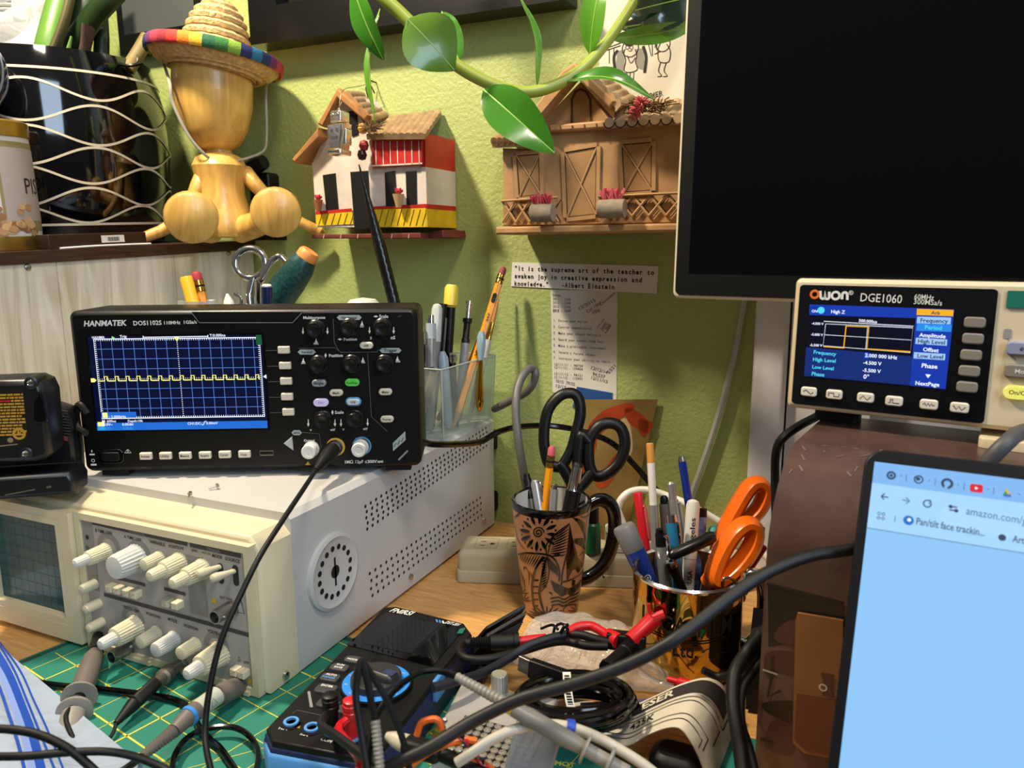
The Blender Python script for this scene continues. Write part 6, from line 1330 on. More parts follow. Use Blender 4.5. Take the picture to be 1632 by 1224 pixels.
G3 = 'pens and tools in the clear organiser'; zb_ = zt_+.0025
def op(x, y, u_, v_): return D(x, y, (FO2(u_, v_, .06)-CAM).dot(Fw))
def opn(name, label, cat, top_px, u0, v0, u1, v1, parts):
    p0 = FO2(u0, v0, .0026); p1 = op(*top_px, u1, v1); return stick(name, label, cat, G3, p0, p1, parts)+(p0, p1)
opn('yellow_capped_pen', 'black pen with a fat yellow cap end in the clear organiser', 'pen', (720, 454), .050, .030, .052, .034, [('barrel', 0, .84, [(0, .002), (.05, .0050), (1, .0056)], BLK), ('cap', .84, 1, [(0, .0056), (.1, .0082), (.85, .0080), (1, .006)], mat('pale_yellow', '#D8C44A', .4))])
r_ = opn('technical_pencil', 'grey mechanical pencil with chrome push end in the clear organiser', 'pen', (748, 480), .060, .018, .072, .022, [('barrel', 0, .66, [(0, .001), (.1, .0046), (1, .0050)], mat('pencil_grey', '#8A8C90', .35)), ('collar', .66, .86, [(0, .0050), (.15, .0050), (.2, .0040), (.8, .0040), (.85, .0056), (1, .0056)], BLK), ('push_button', .86, 1, [(0, .0030), (.8, .0028), (.82, .0042), (1, .0040)], CHR)])
pencil(FO2(.040, .012, .0026), op(803, 426, .085, .012), 'orange pencil stamped VELVET in the clear organiser', .0042, G3, PENC, mat('eraser_dull', '#8A3A40', .7))
P0_, P1_ = FO2(.040, .012, .0026), op(803, 426, .085, .012); ax = (P1_-P0_).normalized(); n_ = (-Fw-ax*(-Fw).dot(ax)).normalized(); sd_ = ax.cross(n_)
fpn = Fr(P0_+n_*.0044, ax, n_.cross(ax)); pl_ = [o for o in COL.objects if o.get('label', '').startswith('orange pencil stamped')][0]
b = MB(); L_ = (P1_-P0_).length; b.text(fpn, 'VELVET', L_*.50, -.0016, .0034, INK, w=.024, bold=.02); b.text(fpn, '557', L_*.68, -.0016, .0030, INK, w=.010, bold=.01); b.rbox(fpn, L_*.80, 0, .012, .0052, .0026, 0, .0002, BLK); b.build('stamped_lettering', pl_)
opn('tall_brush', 'paintbrush with dark wooden end behind the orange pencil', 'paintbrush', (799, 452), .062, .034, .092, .030, [('handle', 0, 1, [(0, .003), (.6, .0032), (1, .0014)], mat('brush_wood', '#9A6428', .5))])
opn('paintbrush', 'white handled paintbrush with gold ferrule at the right of the organiser', 'paintbrush', (795, 474), .074, .012, .088, .016, [('handle', 0, .66, [(0, .002), (.6, .0046), (1, .0040)], mat('brush_white', '#B8B4AC', .4)), ('ferrule', .66, .80, [(0, .0034), (.3, .0028), (.4, .0032), (1, .0024)], BRASS), ('bristles', .80, 1, [(0, .0024), (.5, .0022), (1, .0005)], mat('bristle_tan', '#A8783C', .7))])
opn('clear_marker', 'translucent white rounded marker left of the yellow capped pen', 'pen', (697, 484), .030, .036, .028, .046, [('barrel', 0, .70, [(0, .003), (1, .0060)], mat('marker_grey', '#77797A', .4)), ('cap', .70, 1, [(0, .0064), (.85, .0062), (.96, .0048), (1, .002)], mat('frosted_cap', '#B4BAB4', .35))])
r_ = opn('click_pen', 'silver click pen with a translucent sleeve in the clear organiser', 'pen', (687, 502), .020, .030, .016, .040, [('barrel', 0, .80, [(0, .002), (.1, .0054), (1, .0058)], GREY_S), ('sleeve', .80, .93, [(0, .0060), (1, .0056)], mat('sleeve_grey', '#A2AAB0', .3)), ('button', .93, 1, [(0, .0036), (1, .0032)], CHR)])
r_ = opn('steel_click_pen', 'slim steel click pen nearest the new oscilloscope in the organiser', 'pen', (671, 520), .012, .036, .006, .046, [('barrel', 0, .80, [(0, .002), (.1, .0046), (1, .0048)], mat('dark_steel', '#8A8478', .3, 1.0)), ('collar', .80, .90, [(0, .0050), (1, .0042)], CHR), ('button', .90, 1, [(0, .0028), (1, .0030)], CHR)]); clip(r_[0], r_[2], r_[3], .55, .84, .005, CHR)
r_ = opn('black_clip_pen', 'black pen with steel clip between the marker and the yellow capped pen', 'pen', (706, 484), .040, .040, .038, .046, [('barrel', 0, 1, [(0, .003), (.9, .0056), (1, .0050)], BLK)]); clip(r_[0], r_[2], r_[3], .6, .88, .0056, STL, .003)
opn('blue_tip_pen', 'thin blue pen just right of the new oscilloscope', 'pen', (663, 503), .010, .045, .004, .052, [('barrel', 0, .93, [(0, .002), (.1, .0030), (1, .0030)], mat('pen_navy', '#20304E', .4)), ('tip', .93, 1, [(0, .0034), (.6, .004), (1, .002)], mat('pen_blue_tip', '#2A62B8', .4))])
opn('pale_blue_pen', 'pale blue grey pen with rounded top low in the clear organiser', 'pen', (705, 560), .044, .020, .040, .022, [('barrel', 0, 1, [(0, .003), (.1, .0056), (.9, .0062), (1, .003)], mat('pale_blue_grey', '#8E9CAC', .35))])
opn('chrome_ball_pen', 'short pen with a chrome faceted end in the clear organiser', 'pen', (720, 562), .050, .014, .054, .018, [('barrel', 0, .86, [(0, .003), (1, .0042)], BLK), ('chrome_end', .86, 1, [(0, .004), (.3, .0058), (.8, .0056), (1, .003)], CHR, .12)])
opn('leaning_tan_pen', 'pinkish metal pen leaning behind the front corner of the organiser', 'pen', (694, 584), -.0 + .006, .040, .028, .012, [('barrel', 0, .92, [(0, .002), (.1, .0050), (1, .0054)], mat('pink_steel', '#A89484', .3, .7)), ('chrome_end', .92, 1, [(0, .0054), (.5, .0058), (1, .003)], CHR, .1)])
opn('red_top_pencil', 'pencil with a red end behind the orange pencil', 'pencil', (775, 528), .070, .052, .076, .054, [('barrel', 0, .92, [(0, .003), (1, .0038)], mat('pencil_brown', '#A8622A', .5)), ('end', .92, 1, [(0, .0038), (1, .0034)], RED)])
# golden spoon-like brush clipped on the outside
p1, p0 = FO2.sub(.056, -.0065, 0)(0, 0, .098), FO2(.060, -.0072, .030)
p1 = D(767, 545, (FO2(.066, -.006, .07)-CAM).dot(Fw)); p0 = D(764, 656, (FO2(.066, -.006, .03)-CAM).dot(Fw))
stick('golden_handle', 'shiny golden handled brush hooked outside the clear organiser', 'brush', None, p0, p1, [('handle', 0, .74, [(0, .001), (.12, .0044), (.35, .0046), (.7, .003), (1, .0030)], mat('polished_gold', '#D8A03C', .12, 1.0)), ('clear_end', .74, 1.15, [(0, .0030), (.4, .0048), (.8, .0052), (1, .003)], mat('ice_plastic', '#8CA4AC', .15))])

# ---- things behind the new oscilloscope, standing on the instrument
def bk(name, label, cat, top_px, d1, bot_px, parts, zb=zt_+.001):
    p1 = D(*top_px, d1); r = ray(*bot_px); p0 = Z(*bot_px, zb); 
    return stick(name, label, cat, None, p0, p1, parts)+(p0, p1)
def hid(px, py, d, dx=0, dy=0): p = D(px, py, d); return V((p.x+dx, p.y+dy, zt_+.001))
cupm = glassy('frosted_cup', '#E8ECEC', .55, .15, '#C8CCCC')
cp = hid(360, 480, .80); cup = thing('frosted_cup', 'frosted plastic pen tray hidden behind the new oscilloscope', 'cup', cp)
b = MB(); b.rbox(Fr(cp, (cos(hy), sin(hy), 0), (-sin(hy), cos(hy), 0)), 0, 0, .20, .05, .008, 0, .003, cupm); b.build('tray', cup)
def tool(name, label, cat, top_px, lean, d, parts):
    p1 = D(*top_px, d); p0 = V((p1.x+lean[0], p1.y+lean[1], zt_+.0045)); return stick(name, label, cat, None, p0, p1, parts)+(p0, p1)
tool('yellow_highlighter', 'yellow marker sticking up behind the new oscilloscope', 'pen', (296, 441), (.040, .005), .76, [('barrel', 0, 1, [(0, .003), (.1, .0056), (.99, .0062), (1, .0055)], mat('marker_yellow', '#E0B428', .4))])
p1 = D(312, 433, .775); pencil(V((p1.x+.035, p1.y, zt_+.005)), p1, 'fat orange pencil with red eraser beside the yellow marker', .0052, None, PENC, mat('eraser_red', '#9A2A30', .7))
b = MB(); f = Fr(D(318, 486, .765), Rt, Up); b.lathe(Fr(D(318, 520, .77), (1, 0, 0), (0, 1, 0)), [(.012, -.03), (.017, 0), (.019, .026), (.016, .021), (.006, .012)], clear, 10, rib=.2); tag(b.build('clear_wrapper'), 'crinkled clear wrapper round the yellow marker and fat pencil', 'wrapper')
tool('dark_capped_pen', 'dark pen with a white rounded top behind the new oscilloscope', 'pen', (362, 468), (.02, .0), .78, [('barrel', 0, .90, [(0, .003), (1, .0056)], mat('dark_maroon', '#1E1018', .4)), ('white_top', .90, 1, [(0, .0056), (.5, .005), (1, .001)], WHT)])
tool('white_tip_pen', 'small white pen tip just above the new oscilloscope', 'pen', (393, 484), (.01, .0), .78, [('barrel', 0, 1, [(0, .003), (.9, .0056), (1, .001)], WHT)])
b = MB(); b.tube([D(374, 467, .79), D(382, 474, .79), D(384, 486, .79), D(380, 520, .79), hid(380, 520, .79)], .0022, CHR, 8, 5); tag(b.build('wire_hook'), 'curved chrome wire hook beside the dark capped pen', 'hook')
cs = thing('chrome_scissors', 'chrome scissors with round finger loops standing before the plank panel', 'scissors', hid(400, 500, .80))
b = MB(); b.tube([D(399+24*cos(t), 420+23.5*sin(t), .80) for t in [2*pi*i/16 for i in range(16)]], .0040, CHR, 10, 3, True); b.tube([D(404, 443, .80), D(398, 470, .80), D(399, 495, .80), hid(402, 500, .80)], .0046, CHR, 10, 4); b.build('blade', cs)
b = MB(); b.tube([D(455, 418, .79), D(445, 409, .79), D(432, 418, .79), D(418, 445, .79), D(412, 475, .795), hid(408, 500, .80)], .0038, CHR, 10, 6); b.build('blade', cs)
tool('navy_tube_pen', 'dark navy tube with an open end leaning on the green handle', 'pen', (425, 453), (-.008, -.0), .77, [('barrel', 0, .99, [(0, .005), (1, .0055)], mat('navy_tube', '#121C48', .3)), ('rim', .985, 1, [(0, .0056), (1, .0040)], WHT)])
r_ = tool('chisel', 'dark green speckled tool handle with orange end behind the new oscilloscope', 'tool', (495, 400), (-.14, -.055), .84, [('handle', .10, .96, [(0, .011), (.2, .0130), (.6, .0170), (.85, .0180), (.95, .0165), (1, .013)], mat('speckled_green', '#0A2C2E', .35, noise=(300, .5), col2='#184644', bump=(300, .3, .0006))), ('end', .955, 1, [(0, .0120), (.7, .0118), (1, .0095)], mat('peach_end', '#D88840', .5)), ('blade', 0, .12, [(0, .004), (1, .006)], STL)])
b = MB(); p = D(579, 492, .775); p.z = D(579, 489, .775).z-.006; b.lathe(Fr((p.x, p.y, zt_+.001), (1, 0, 0), (0, 1, 0)), [(.020, 0), (.020, p.z-zt_-.001), (.019, p.z-zt_+.006), (.013, p.z-zt_+.0125), (0, p.z-zt_+.0145)], mat('white_dome', '#C6C2B4', .5), 24); tag(b.build('white_jar'), 'white jar with a domed lid peeking above the new oscilloscope', 'jar')
b = MB(); p = D(617, 487, .765); b.lathe(Fr((p.x, p.y, zt_+.001), (1, 0, 0), (0, 1, 0)), [(.006, 0), (.007, p.z-zt_-.006), (.004, p.z-zt_), (0, p.z-zt_+.002)], mat('navy_knob', '#1A2236', .3), 16); tag(b.build('dark_blue_knob'), 'small dark blue rounded knob beside the white domed jar', 'knob')
p1, p0 = D(572, 262, .845), FO2(.036, .046, .0034)
tw = mat('twisted_black', '#0C0C0C', .25); b = MB(); fx = axis_frame(p0, p1); L_ = (p1-p0).length; n = 300; vs = []; K = 12
for i in range(n+1):
    t = i/n; r_ = .0070*(1 if t < .70 else max(.06, 1-(t-.70)/.30*.9))
    for k_ in range(K): a = 2*pi*k_/K+t*70; vs.append(fx(*[r_*(1+.025*cos(3*(2*pi*k_/K)))*q for q in (cos(a), sin(a))], L_*t))
b.add(vs, [(i*K+k_, i*K+(k_+1) % K, (i+1)*K+(k_+1) % K, (i+1)*K+k_) for i in range(n) for k_ in range(K)]+[tuple(range(K)), tuple(n*K+k_ for k_ in range(K))], tw)
tag(b.build('twisted_rod'), 'long black twisted rod with a pointed tip leaning before the red house', 'rod')

# ================================================================== POWER STRIP AND CORDS ALONG THE WALL
su = (Z(1000, 938)-Z(728, 929)); su.z = 0; su.normalize(); sv = V((-su.y, su.x, 0)); ps0 = Z(727, 929); FPs = Fr((ps0.x, ps0.y, .0008), su, sv)
strip = mat('strip_beige', '#B3A98E', .45); strd = mat('strip_slot', '#3A3428', .6)
ps = thing('power_strip', 'beige power strip lying on the desk behind the two mugs', 'power strip', FPs(.14, .025, 0))
b = MB(); b.rbox(FPs, .150, .026, .30, .052, .006, 0, .0125, strip, .001); b.rbox(FPs, .150, .026, .297, .049, .006, .0125, .034, strip, .006); b.build('housing', ps)
f = FPs.sub(0, 0, .034)
for k_ in range(4):
    b = MB(); x = .030+k_*.034
    b.rect(f, x-.007, .018, x-.001, .0195, strd); b.rect(f, x-.007, .029, x-.001, .0305, strd); b.disc(f, x+.006, .024, .0026, strd); b.line(f, [(x-.012, .012), (x+.012, .012), (x+.012, .038), (x-.012, .038)], .0008, mat('strip_line', '#8A8068', .6), .0002, True); b.build('outlet', ps)
b = MB(); f = Fr(FPs(0, 0, 0), su, (0, 0, 1)); hw_ = lambda *pts: b.line(f, [f.px(*p) for p in pts], .0012, INK, .0004)
hw_((928, 906), (930, 920), (934, 922), (936, 912), (930, 912)); hw_((938, 921), (943, 908), (947, 921), (950, 906)); hw_((951, 921), (949, 908), (957, 903), (962, 921)); b.build('marker_scrawl', ps)
# white ribbed plug with cord
pwh = mat('plug_white', '#E2DFD6', .4); wp0 = D(988, 892, .80); wp1 = D(984, 812, .81); wpz = FPs.o.z+.0352
pb2 = V((wp0.x, wp0.y, wpz)); wpl = thing('white_plug', 'white ribbed plug with a thick white cord in the beige power strip', 'plug', pb2)
b = MB(); b.rbox(Fr(pb2, su, sv), 0, 0, .030, .024, .005, 0, .024, pwh, .003)
for k_ in range(6): b.rbox(Fr(pb2, su, sv), 0, -.0, .0312, .0252, .005, .003+k_*.0034, .0046+k_*.0034, pwh)
b.build('plug_body', wpl)
b = MB(); q = pb2+V((0, 0, .023)); b.rod(q, wp1, [(i/20, (.0075-.0035*i/20)*(1 if i % 2 else .86)) for i in range(21)], pwh, 14); b.build('strain_relief', wpl)
b = MB(); b.tube([wp1, D(990, 796, .81), D(1005, 784, .81), D(1030, 781, .80), D(1062, 790, .80), D(1100, 806, .79), D(1150, 834, .79), D(1200, 868, .78), D(1235, 900, .77)], .0040, pwh, 10, 6); b.build('cord', wpl)
gm_ = thing('green_bottle', 'small green bottle with black cap standing behind the woodcut mug handle', 'bottle', FPs(.145, .012, .0355))
q = D(944, 884, .79); q = V((q.x, q.y, FPs.o.z+.0352)); b = MB(); b.lathe(Fr(q, (1, 0, 0), (0, 1, 0)), [(.0085, 0), (.0088, .004), (.0080, .030), (.006, .032)], mat('bottle_green', '#0E5A38', .35), 20); b.build('bottle', gm_)
b = MB(); b.lathe(Fr(q, (1, 0, 0), (0, 1, 0)), [(.0064, .032), (.0058, .055), (.004, .057)], BLK, 18); b.build('cap', gm_)
b = MB(); b.tube([D(788, 652, .90), D(815, 638, .86), D(842, 622, .83), D(853, 600, .82), D(850, 588, .82), D(838, 592, .81), D(826, 615, .80), D(822, 650, .79), D(826, 700, .785), D(834, 750, .79), D(842, 800, .80), V((D(842, 840, .80).x, D(842, 840, .80).y, .0385))], .0044, mat('grey_cord', '#5E5A58', .45), 10, 6)
tag(b.build('looped_cable'), 'grey cord looping up against the wall left of the black scissors', 'cord')
b = MB(); b.tube([D(672, 703, .74), D(690, 708, .75), D(730, 708, .78), D(765, 704, .81), D(795, 688, .83), D(830, 680, .84), D(880, 679, .85), D(930, 688, .85), D(975, 706, .84), D(1010, 740, .84), D(1045, 780, .83), D(1062, 792, .83), D(1075, 830, .82)], .0034, BLKG, 8, 6); tag(b.build('wall_cable'), 'thin glossy black cord running from the new oscilloscope along the wall behind the mugs', 'cord')
b = MB(); ww = [Y(1188, 470, WALL-.006), Y(1183, 500, WALL-.006), Y(1172, 560, WALL-.006), Y(1157, 620, WALL-.006), Y(1140, 680, WALL-.006), Y(1118, 745, WALL-.006), Y(1104, 785, WALL-.006), Y(1096, 830, WALL-.006)]; b.tube(ww, .0034, mat('white_cord', '#A9A9A2', .45), 8, 5); tag(b.build('hanging_cable'), 'pale cord hanging down the green wall below the monitor', 'cord')
b = MB(); b.tube([D(1330, 640, .62), D(1308, 660, .60), D(1275, 678, .585), D(1248, 698, .58), D(1237, 720, .59), D(1235, 760, .60), D(1236, 830, .60), D(1236, 930, .62)], .0034, BLKM, 8, 6); tag(b.build('generator_lead'), 'black lead dropping from behind the function generator beside the brown box', 'cord')
b = MB(); b.tube([D(1540, 790, .46), D(1572, 740, .445), D(1605, 705, .44), D(1632, 688, .45), D(1720, 672, .445)], .0048, mat('grey_cable', '#4A4A4C', .5), 10, 6); tag(b.build('grey_cable'), 'grey cable passing behind the top of the laptop at the right edge', 'cable')

# ================================================================== MULTIMETER
mu_ = V((.9921, .1253, 0)); mv_ = V((-.1253, .9921, 0)); mo = Z(424, 1164, .030); FMm = Fr((mo.x, mo.y, .0028), mu_, mv_); TZ = .0292
mx = lambda x, y, o_=0.0: FMm.px(x, y, TZ+o_)
MW = mx(752, 1008)[0]-mx(610, 968)[0]; ML = mx(610, 968)[1]; X0 = mx(424, 1164)[0]
mm = thing('multimeter', 'black and blue handheld multimeter lying beside the cream instrument with dial and jacks', 'multimeter', FMm(MW/2, ML/2, 0))
boot = mat('boot_blue', '#4A8ACC', .45); bootd = mat('boot_navy', '#162048', .4)
ol = [mx(*p) for p in ((431, 1183), (589, 1213), (601, 1208), (754, 1010), (741, 992), (632, 965), (610, 967), (422, 1160))]; MW = max(p[0] for p in ol)-.004; ML = max(p[1] for p in ol)
b = MB(); b.prism(FMm, inset(ol, -.0012), 0, .0235, bootd, .003); 
for k_ in range(4): b.box(FMm, ol[0][0]+.002, ol[0][0]+.020, ol[0][1]-.003+.002, ol[0][1]+.004, .005+k_*.0042, .0066+k_*.0042, bootd)
b.build('lower_case', mm)
b = MB(); b.prism(FMm, [(ol[0][0]-.001, ol[0][1]-.0022), (ol[1][0]+.001, ol[1][1]-.0022), (ol[2][0]+.0022, ol[2][1]), (ol[2][0]-.01, ol[2][1]+.008), (ol[7][0]+.006, ol[7][1]+.004), (ol[7][0]-.0022, ol[7][1]+.012), (ol[7][0]-.0022, ol[7][1])], .0008, .0225, mat('boot_light_blue', '#5A9ADC', .45), .003); b.build('front_boot', mm)
b = MB(); b.prism(FMm, inset(ol, -.0004), .012, .0255, bootd, .002); b.build('blue_rim', mm)
b = MB(); b.prism(FMm, inset(ol, .001), .024, TZ, mat('meter_black', '#070708', .42, spec=.35, bump=(800, .15, .0003)), .0015)
FT = Fr(FMm(0, 0, TZ), mu_, mv_); t = lambda s_, A, B, m=PRN, h=None: b.textpx(FT, s_, A, B, m, h, .02)
for s_, A, B in (('10A', (443.5, 1162.5), (457.5, 1164.5)), ('mA', (478, 1171.5), (490, 1174.6)), ('COM', (510, 1180), (527, 1184.5)), ('V\u03a9', (541, 1188), (555, 1192))): t(s_, A, B)
b.textpx(FT, 'FNIRSI', (620, 975), (653, 981), PRN, 6, .02, shear=.3); b.textpx(FT, 'DST-201', (708, 993.5), (729, 998), PRN, 4, .02, shear=.3)
for k_ in range(3): b.line(FT, [FT.px(697+k_*5, 992.5+k_), FT.px(695.5+k_*5, 987.5+k_)], .0014, boot if k_ < 2 else PRN)
b.poly(FT, [FT.px(*p) for p in ((490, 1103), (494, 1102), (499, 1128), (494, 1128))], mat('meter_grey_stripe', '#8A8A8A', .5), .0004)
b.line(FT, [FT.px(*p) for p in ((466, 1138), (473, 1132), (520, 1142))], .0005, mat('grey_print_line', '', 0)); c = FT.px(474.5, 1156); b.poly(FT, [(c[0]-.0035, c[1]-.003), (c[0]+.0035, c[1]-.003), (c[0], c[1]+.004)], mat('warn_amber', '#A87A30', .6), .0004)
b.build('face', mm)
b = MB(); sq_ = [mx(*p) for p in ((614, 977), (741, 1001), (689, 1063), (552, 1028))]
cx = sum(p[0] for p in sq_)/4; cy = sum(p[1] for p in sq_)/4; b.prism(FT, [sq_[3], sq_[2], sq_[1], sq_[0]], 0, .0006, mat('meter_glass', '#030304', .04, spec=.8)); 
b.poly(FT, [mx(*p) for p in ((733, 1003), (742, 1002), (737, 1011), (728, 1011))], mat('teal_sticker', '', 0), .0008); b.poly(FT, [mx(*p) for p in ((622, 980), (702, 996), (655, 1043), (580, 1027))], mat('meter_lcd', '#14171A', .08), .0008); b.build('display', mm)
dc = mx(600, 1088, .003); f = FT.sub(dc[0], dc[1], 0); b = MB(); b.lathe(f, [(.0262, 0), (.0258, .003), (.0205, .0034)], BLK, 48, True, False); b.ring(f, 0, 0, .0185, .0248, mat('dial_blue', '#2E86E0', .4), .0036, 40)
for k_ in range(11):
    a = .3+k_*.55; b.text(f, ('V', 'mV', '\u03a9', 'A', 'C', 'mA', 'Hz', '%', '\u00b0', 'V~', 'NCV')[k_], .0217*cos(a), .0217*sin(a)-.0008, .0016, PRN, eps=.0039)
b.build('dial_ring', mm)
b = MB(); dgr = mat('dial_grey_knob', '#2C2B2C', .4); b.lathe(f, [(.0190, .0034), (.0184, .0085), (.0172, .0095), (0, .0092)], dgr, 40); a = radians(-12); fk = Fr(f(0, 0, .0092), mu_*cos(a)+mv_*sin(a), mv_*cos(a)-mu_*sin(a)); b.rbox(fk, .0, 0, .036, .013, .005, -.002, .0055, dgr, .003); b.rect(fk, .008, -.0035, .017, .0035, mat('dial_mark', '#30385A', .4), .0058); b.build('dial_knob', mm)
mk2 = mat('meter_key', '#3A3A3C', .5)
for x, y, w_, h_, t1, t2 in ((563.5, 1049.5, .0150, .0085, '', 'MODE'), (541, 1062, .0150, .0085, 'RUN', 'SAVE'), (526, 1078, .0150, .0095, 'AUTO', 'RANGE'), (519.5, 1096, .0160, .0110, 'ENTER', ''), (523, 1120, .0170, .0095, '\u25b2', ''), (549, 1129, .0130, .0085, '\u25c0', '')):
    c = mx(x, y, .002); f = FT.sub(*c); b = MB(); b.rbox(f, 0, 0, w_, h_, .0032, 0, .002, mk2, .0008)
    if t1: b.text(f, t1, 0, .0008, .0022, PRN, eps=.0024, bold=.03)
    if t2: b.text(f, t2, 0, -.0028, .0022, PRN if t2 != 'RANGE' else mat('key_blue_print', '#4A90D8', .5), eps=.0024, bold=.03)
    b.build('button', mm)
for x, y in ((464, 1150), (497, 1159), (529, 1166), (562, 1175)):
    c = mx(x, y, .001); f = FT.sub(*c); b = MB(); b.ring(f, 0, 0, .0040, .0078, BLK, .0004, 24); b.lathe(f, [(.0052, 0), (.0052, .0016), (.0034, .0016), (.0034, -.001), (0, -.001)], mat('jack_blue', '#5A9ADA', .35), 24); b.build('jack', mm)
b = MB(); e0, e1 = FMm(*ol[2], 0), FMm(*ol[3], 0); f = Fr(e0, e1-e0, (0, 0, 1)); f = Fr(f.o+f.n*.0012, f.u, f.v); c = f.px(697, 1093); b.rbox(f, c[0], c[1], .016, .017, .001, 0, .003, boot, .0008); b.build('side_button', mm)
def plug(cpx, topx, m, nm, label):
    c = mx(*cpx); base = FT(c[0], c[1], .0018); tp_ = base+V((0, 0, .026)); o = thing(nm, label, 'plug', base)
    b = MB(); b.rod(base, tp_, [(0, .0045), (.55, .0048), (.56, .0056), (.68, .0056), (.70, .0050), (.76, .0050), (.78, .0057), (.86, .0057), (.88, .0050), (.97, .0052), (1, .0035)], m, 22); b.build('plug_body', o); return o, base, tp_
o1, bs1, tp1 = plug((529, 1166), None, BLK, 'banana_plug', 'black banana plug standing in the COM jack of the multimeter'); b = MB(); b.tube([bs1+V((0, -.004, .014)), D(512, 1155, .455), D(535, 1172, .43), D(580, 1205, .405), D(610, 1226, .39), D(660, 1262, .38)], .0026, BLKM, 8, 6); b.build('lead', o1)
o2, bs2, tp2 = plug((562, 1175), None, RED, 'banana_plug', 'red banana plug standing in the voltage jack of the multimeter'); b = MB(); b.tube([bs2+V((0, -.004, .014)), bs2+V((.000, -.014, .012)), D(571, 1205, .425), D(574, 1235, .41), D(578, 1290, .40)], .0029, RED, 8, 6); b.build('lead', o2)

# ================================================================== PROBES ON THE OLD INSTRUMENT
pg = mat('probe_grey', '#6A625A', .5); pgl = mat('probe_light_grey', '#8A857C', .45)
q0 = FF(*ff(384, 1092), .001); q1 = D(345, 1109, (q0-CAM).dot(Fw)-.032)
pr1 = thing('probe_connector', 'grey probe connector with pale label and blue ring plugged in the old instrument', 'probe', q0)
dd_ = (q1-q0); L_ = dd_.length
b = MB(); b.rod(q0, q1, [(0, .0072), (.25, .0072), (.27, .0082), (.75, .0082), (.8, .0072), (1, .0072)], pg, 20); b.build('connector', pr1)
q2 = D(312, 1133, (q1-CAM).dot(Fw)-.020); q3 = D(300, 1142, (q2-CAM).dot(Fw)-.008); q4 = D(278, 1164, (q3-CAM).dot(Fw)-.012); q5 = D(226, 1206, (q4-CAM).dot(Fw)-.022)
b = MB(); b.rod(q1, q2, [(0, .0070), (1, .0070)], mat('label_pale', '#B4BAAA', .5), 20)
lax = (q2-q1).normalized(); ln2 = (-Fw-lax*(-Fw).dot(lax)).normalized(); fl_ = Fr(q1.lerp(q2, .5)+ln2*.0071, -lax, ln2.cross(-lax)); b.line(fl_, [(-.003, -.003), (.003, -.003), (0, .003)], .0005, INK, .0004, True)
for k_ in range(3): b.rect(fl_, -.006+k_*.002, .0035, -.005+k_*.002, .005, INK, .0003)
b.build('label', pr1)
b = MB(); b.rod(q2, q3, [(0, .0072), (1, .0066)], pg, 18); b.rod(q3, q4, [(.0, .0064), (1, .0050)], pg, 18); b.build('body', pr1)
b = MB(); b.rod(q2.lerp(q3, .75), q3.lerp(q4, .08), [(0, .0074), (1, .0072)], mat('ring_blue', '#3A8AD8', .4), 18); b.build('blue_ring', pr1)
b = MB(); b.rod(q4, q5, [(i/24, (.0052-.0018*i/24)*(1 if i % 2 else .80)) for i in range(25)], pg, 12); b.build('strain_relief', pr1)
b = MB(); b.tube([q5, D(205, 1222, .46), D(170, 1245, .45)], .0024, BLKM, 8, 5); b.build('cable', pr1)
p0 = FF(*ff(160, 1012), .002); pr2 = thing('grabber_probe', 'grey grabber probe with twin flanges hanging from the old instrument at the left', 'probe', p0)
a0, a1, a2, a3, a4 = p0, D(152, 1040, .63), D(128, 1106, .585), D(118, 1138, .565), D(106, 1180, .545)
b = MB(); b.rod(p0, a1, [(0, .0045), (1, .0060)], BLKM, 14); b.rod(a1, a2, [(0, .0055), (.15, .0078), (.6, .0085), (1, .0075)], pg, 18); b.build('upper_body', pr2)
b = MB(); b.rod(a2, a2.lerp(a3, .16), [(0, .0080), (.3, .0125), (1, .0130)], pgl, 22); b.build('flange', pr2); b = MB(); b.rod(a2.lerp(a3, .8), a3, [(0, .0125), (.6, .0128), (1, .009)], pgl, 22); b.build('flange', pr2)
b = MB(); b.rod(a2, a3, [(0, .0045), (1, .0045)], BLKM, 12); b.build('neck', pr2); b = MB(); b.rod(a3, a4, [(0, .0085), (.4, .0088), (1, .0075)], pgl, 18); b.build('lower_body', pr2)
b = MB(); b.tube([a2.lerp(a3, .5)+V((.001, -.010, .004)), a2+V((.005, -.010, .004)), a2+V((.010, -.008, .003)), a3+V((.006, -.010, .006)), D(118, 1182, .53)], .0018, BLKM, 8, 6); b.build('hook_wire', pr2)
p0 = FF(*ff(287, 1060), .010); hk = thing('hook_clip', 'black hook clip on a metal stem plugged in the middle of the old instrument', 'probe', p0); k1 = D(247, 1090, (p0-CAM).dot(Fw)-.028); k2 = D(213, 1122, (k1-CAM).dot(Fw)-.022); k3 = D(185, 1153, (k2-CAM).dot(Fw)-.018); k4 = D(164, 1190, (k3-CAM).dot(Fw)-.012)
b = MB(); b.rod(p0, k1, [(0, .0066), (.5, .0064), (.55, .0045), (1, .0040)], mat('grey_metal_plug', '#6A6258', .4, .4), 16); b.build('plug', hk)
b = MB(); fhk = axis_frame(k1, k2, -Fw); b.prism(fhk, rrect(0, 0, .010, .012, .003), 0, (k2-k1).length, BLKM, .002); b.rod(k2, k3, [(0, .0055), (1, .0022)], BLKM, 12); b.tube([k3, k3.lerp(k4, .4)+V((.002, 0, 0)), k4], .0014, BLKM, 8, 5); b.build('hook', hk)
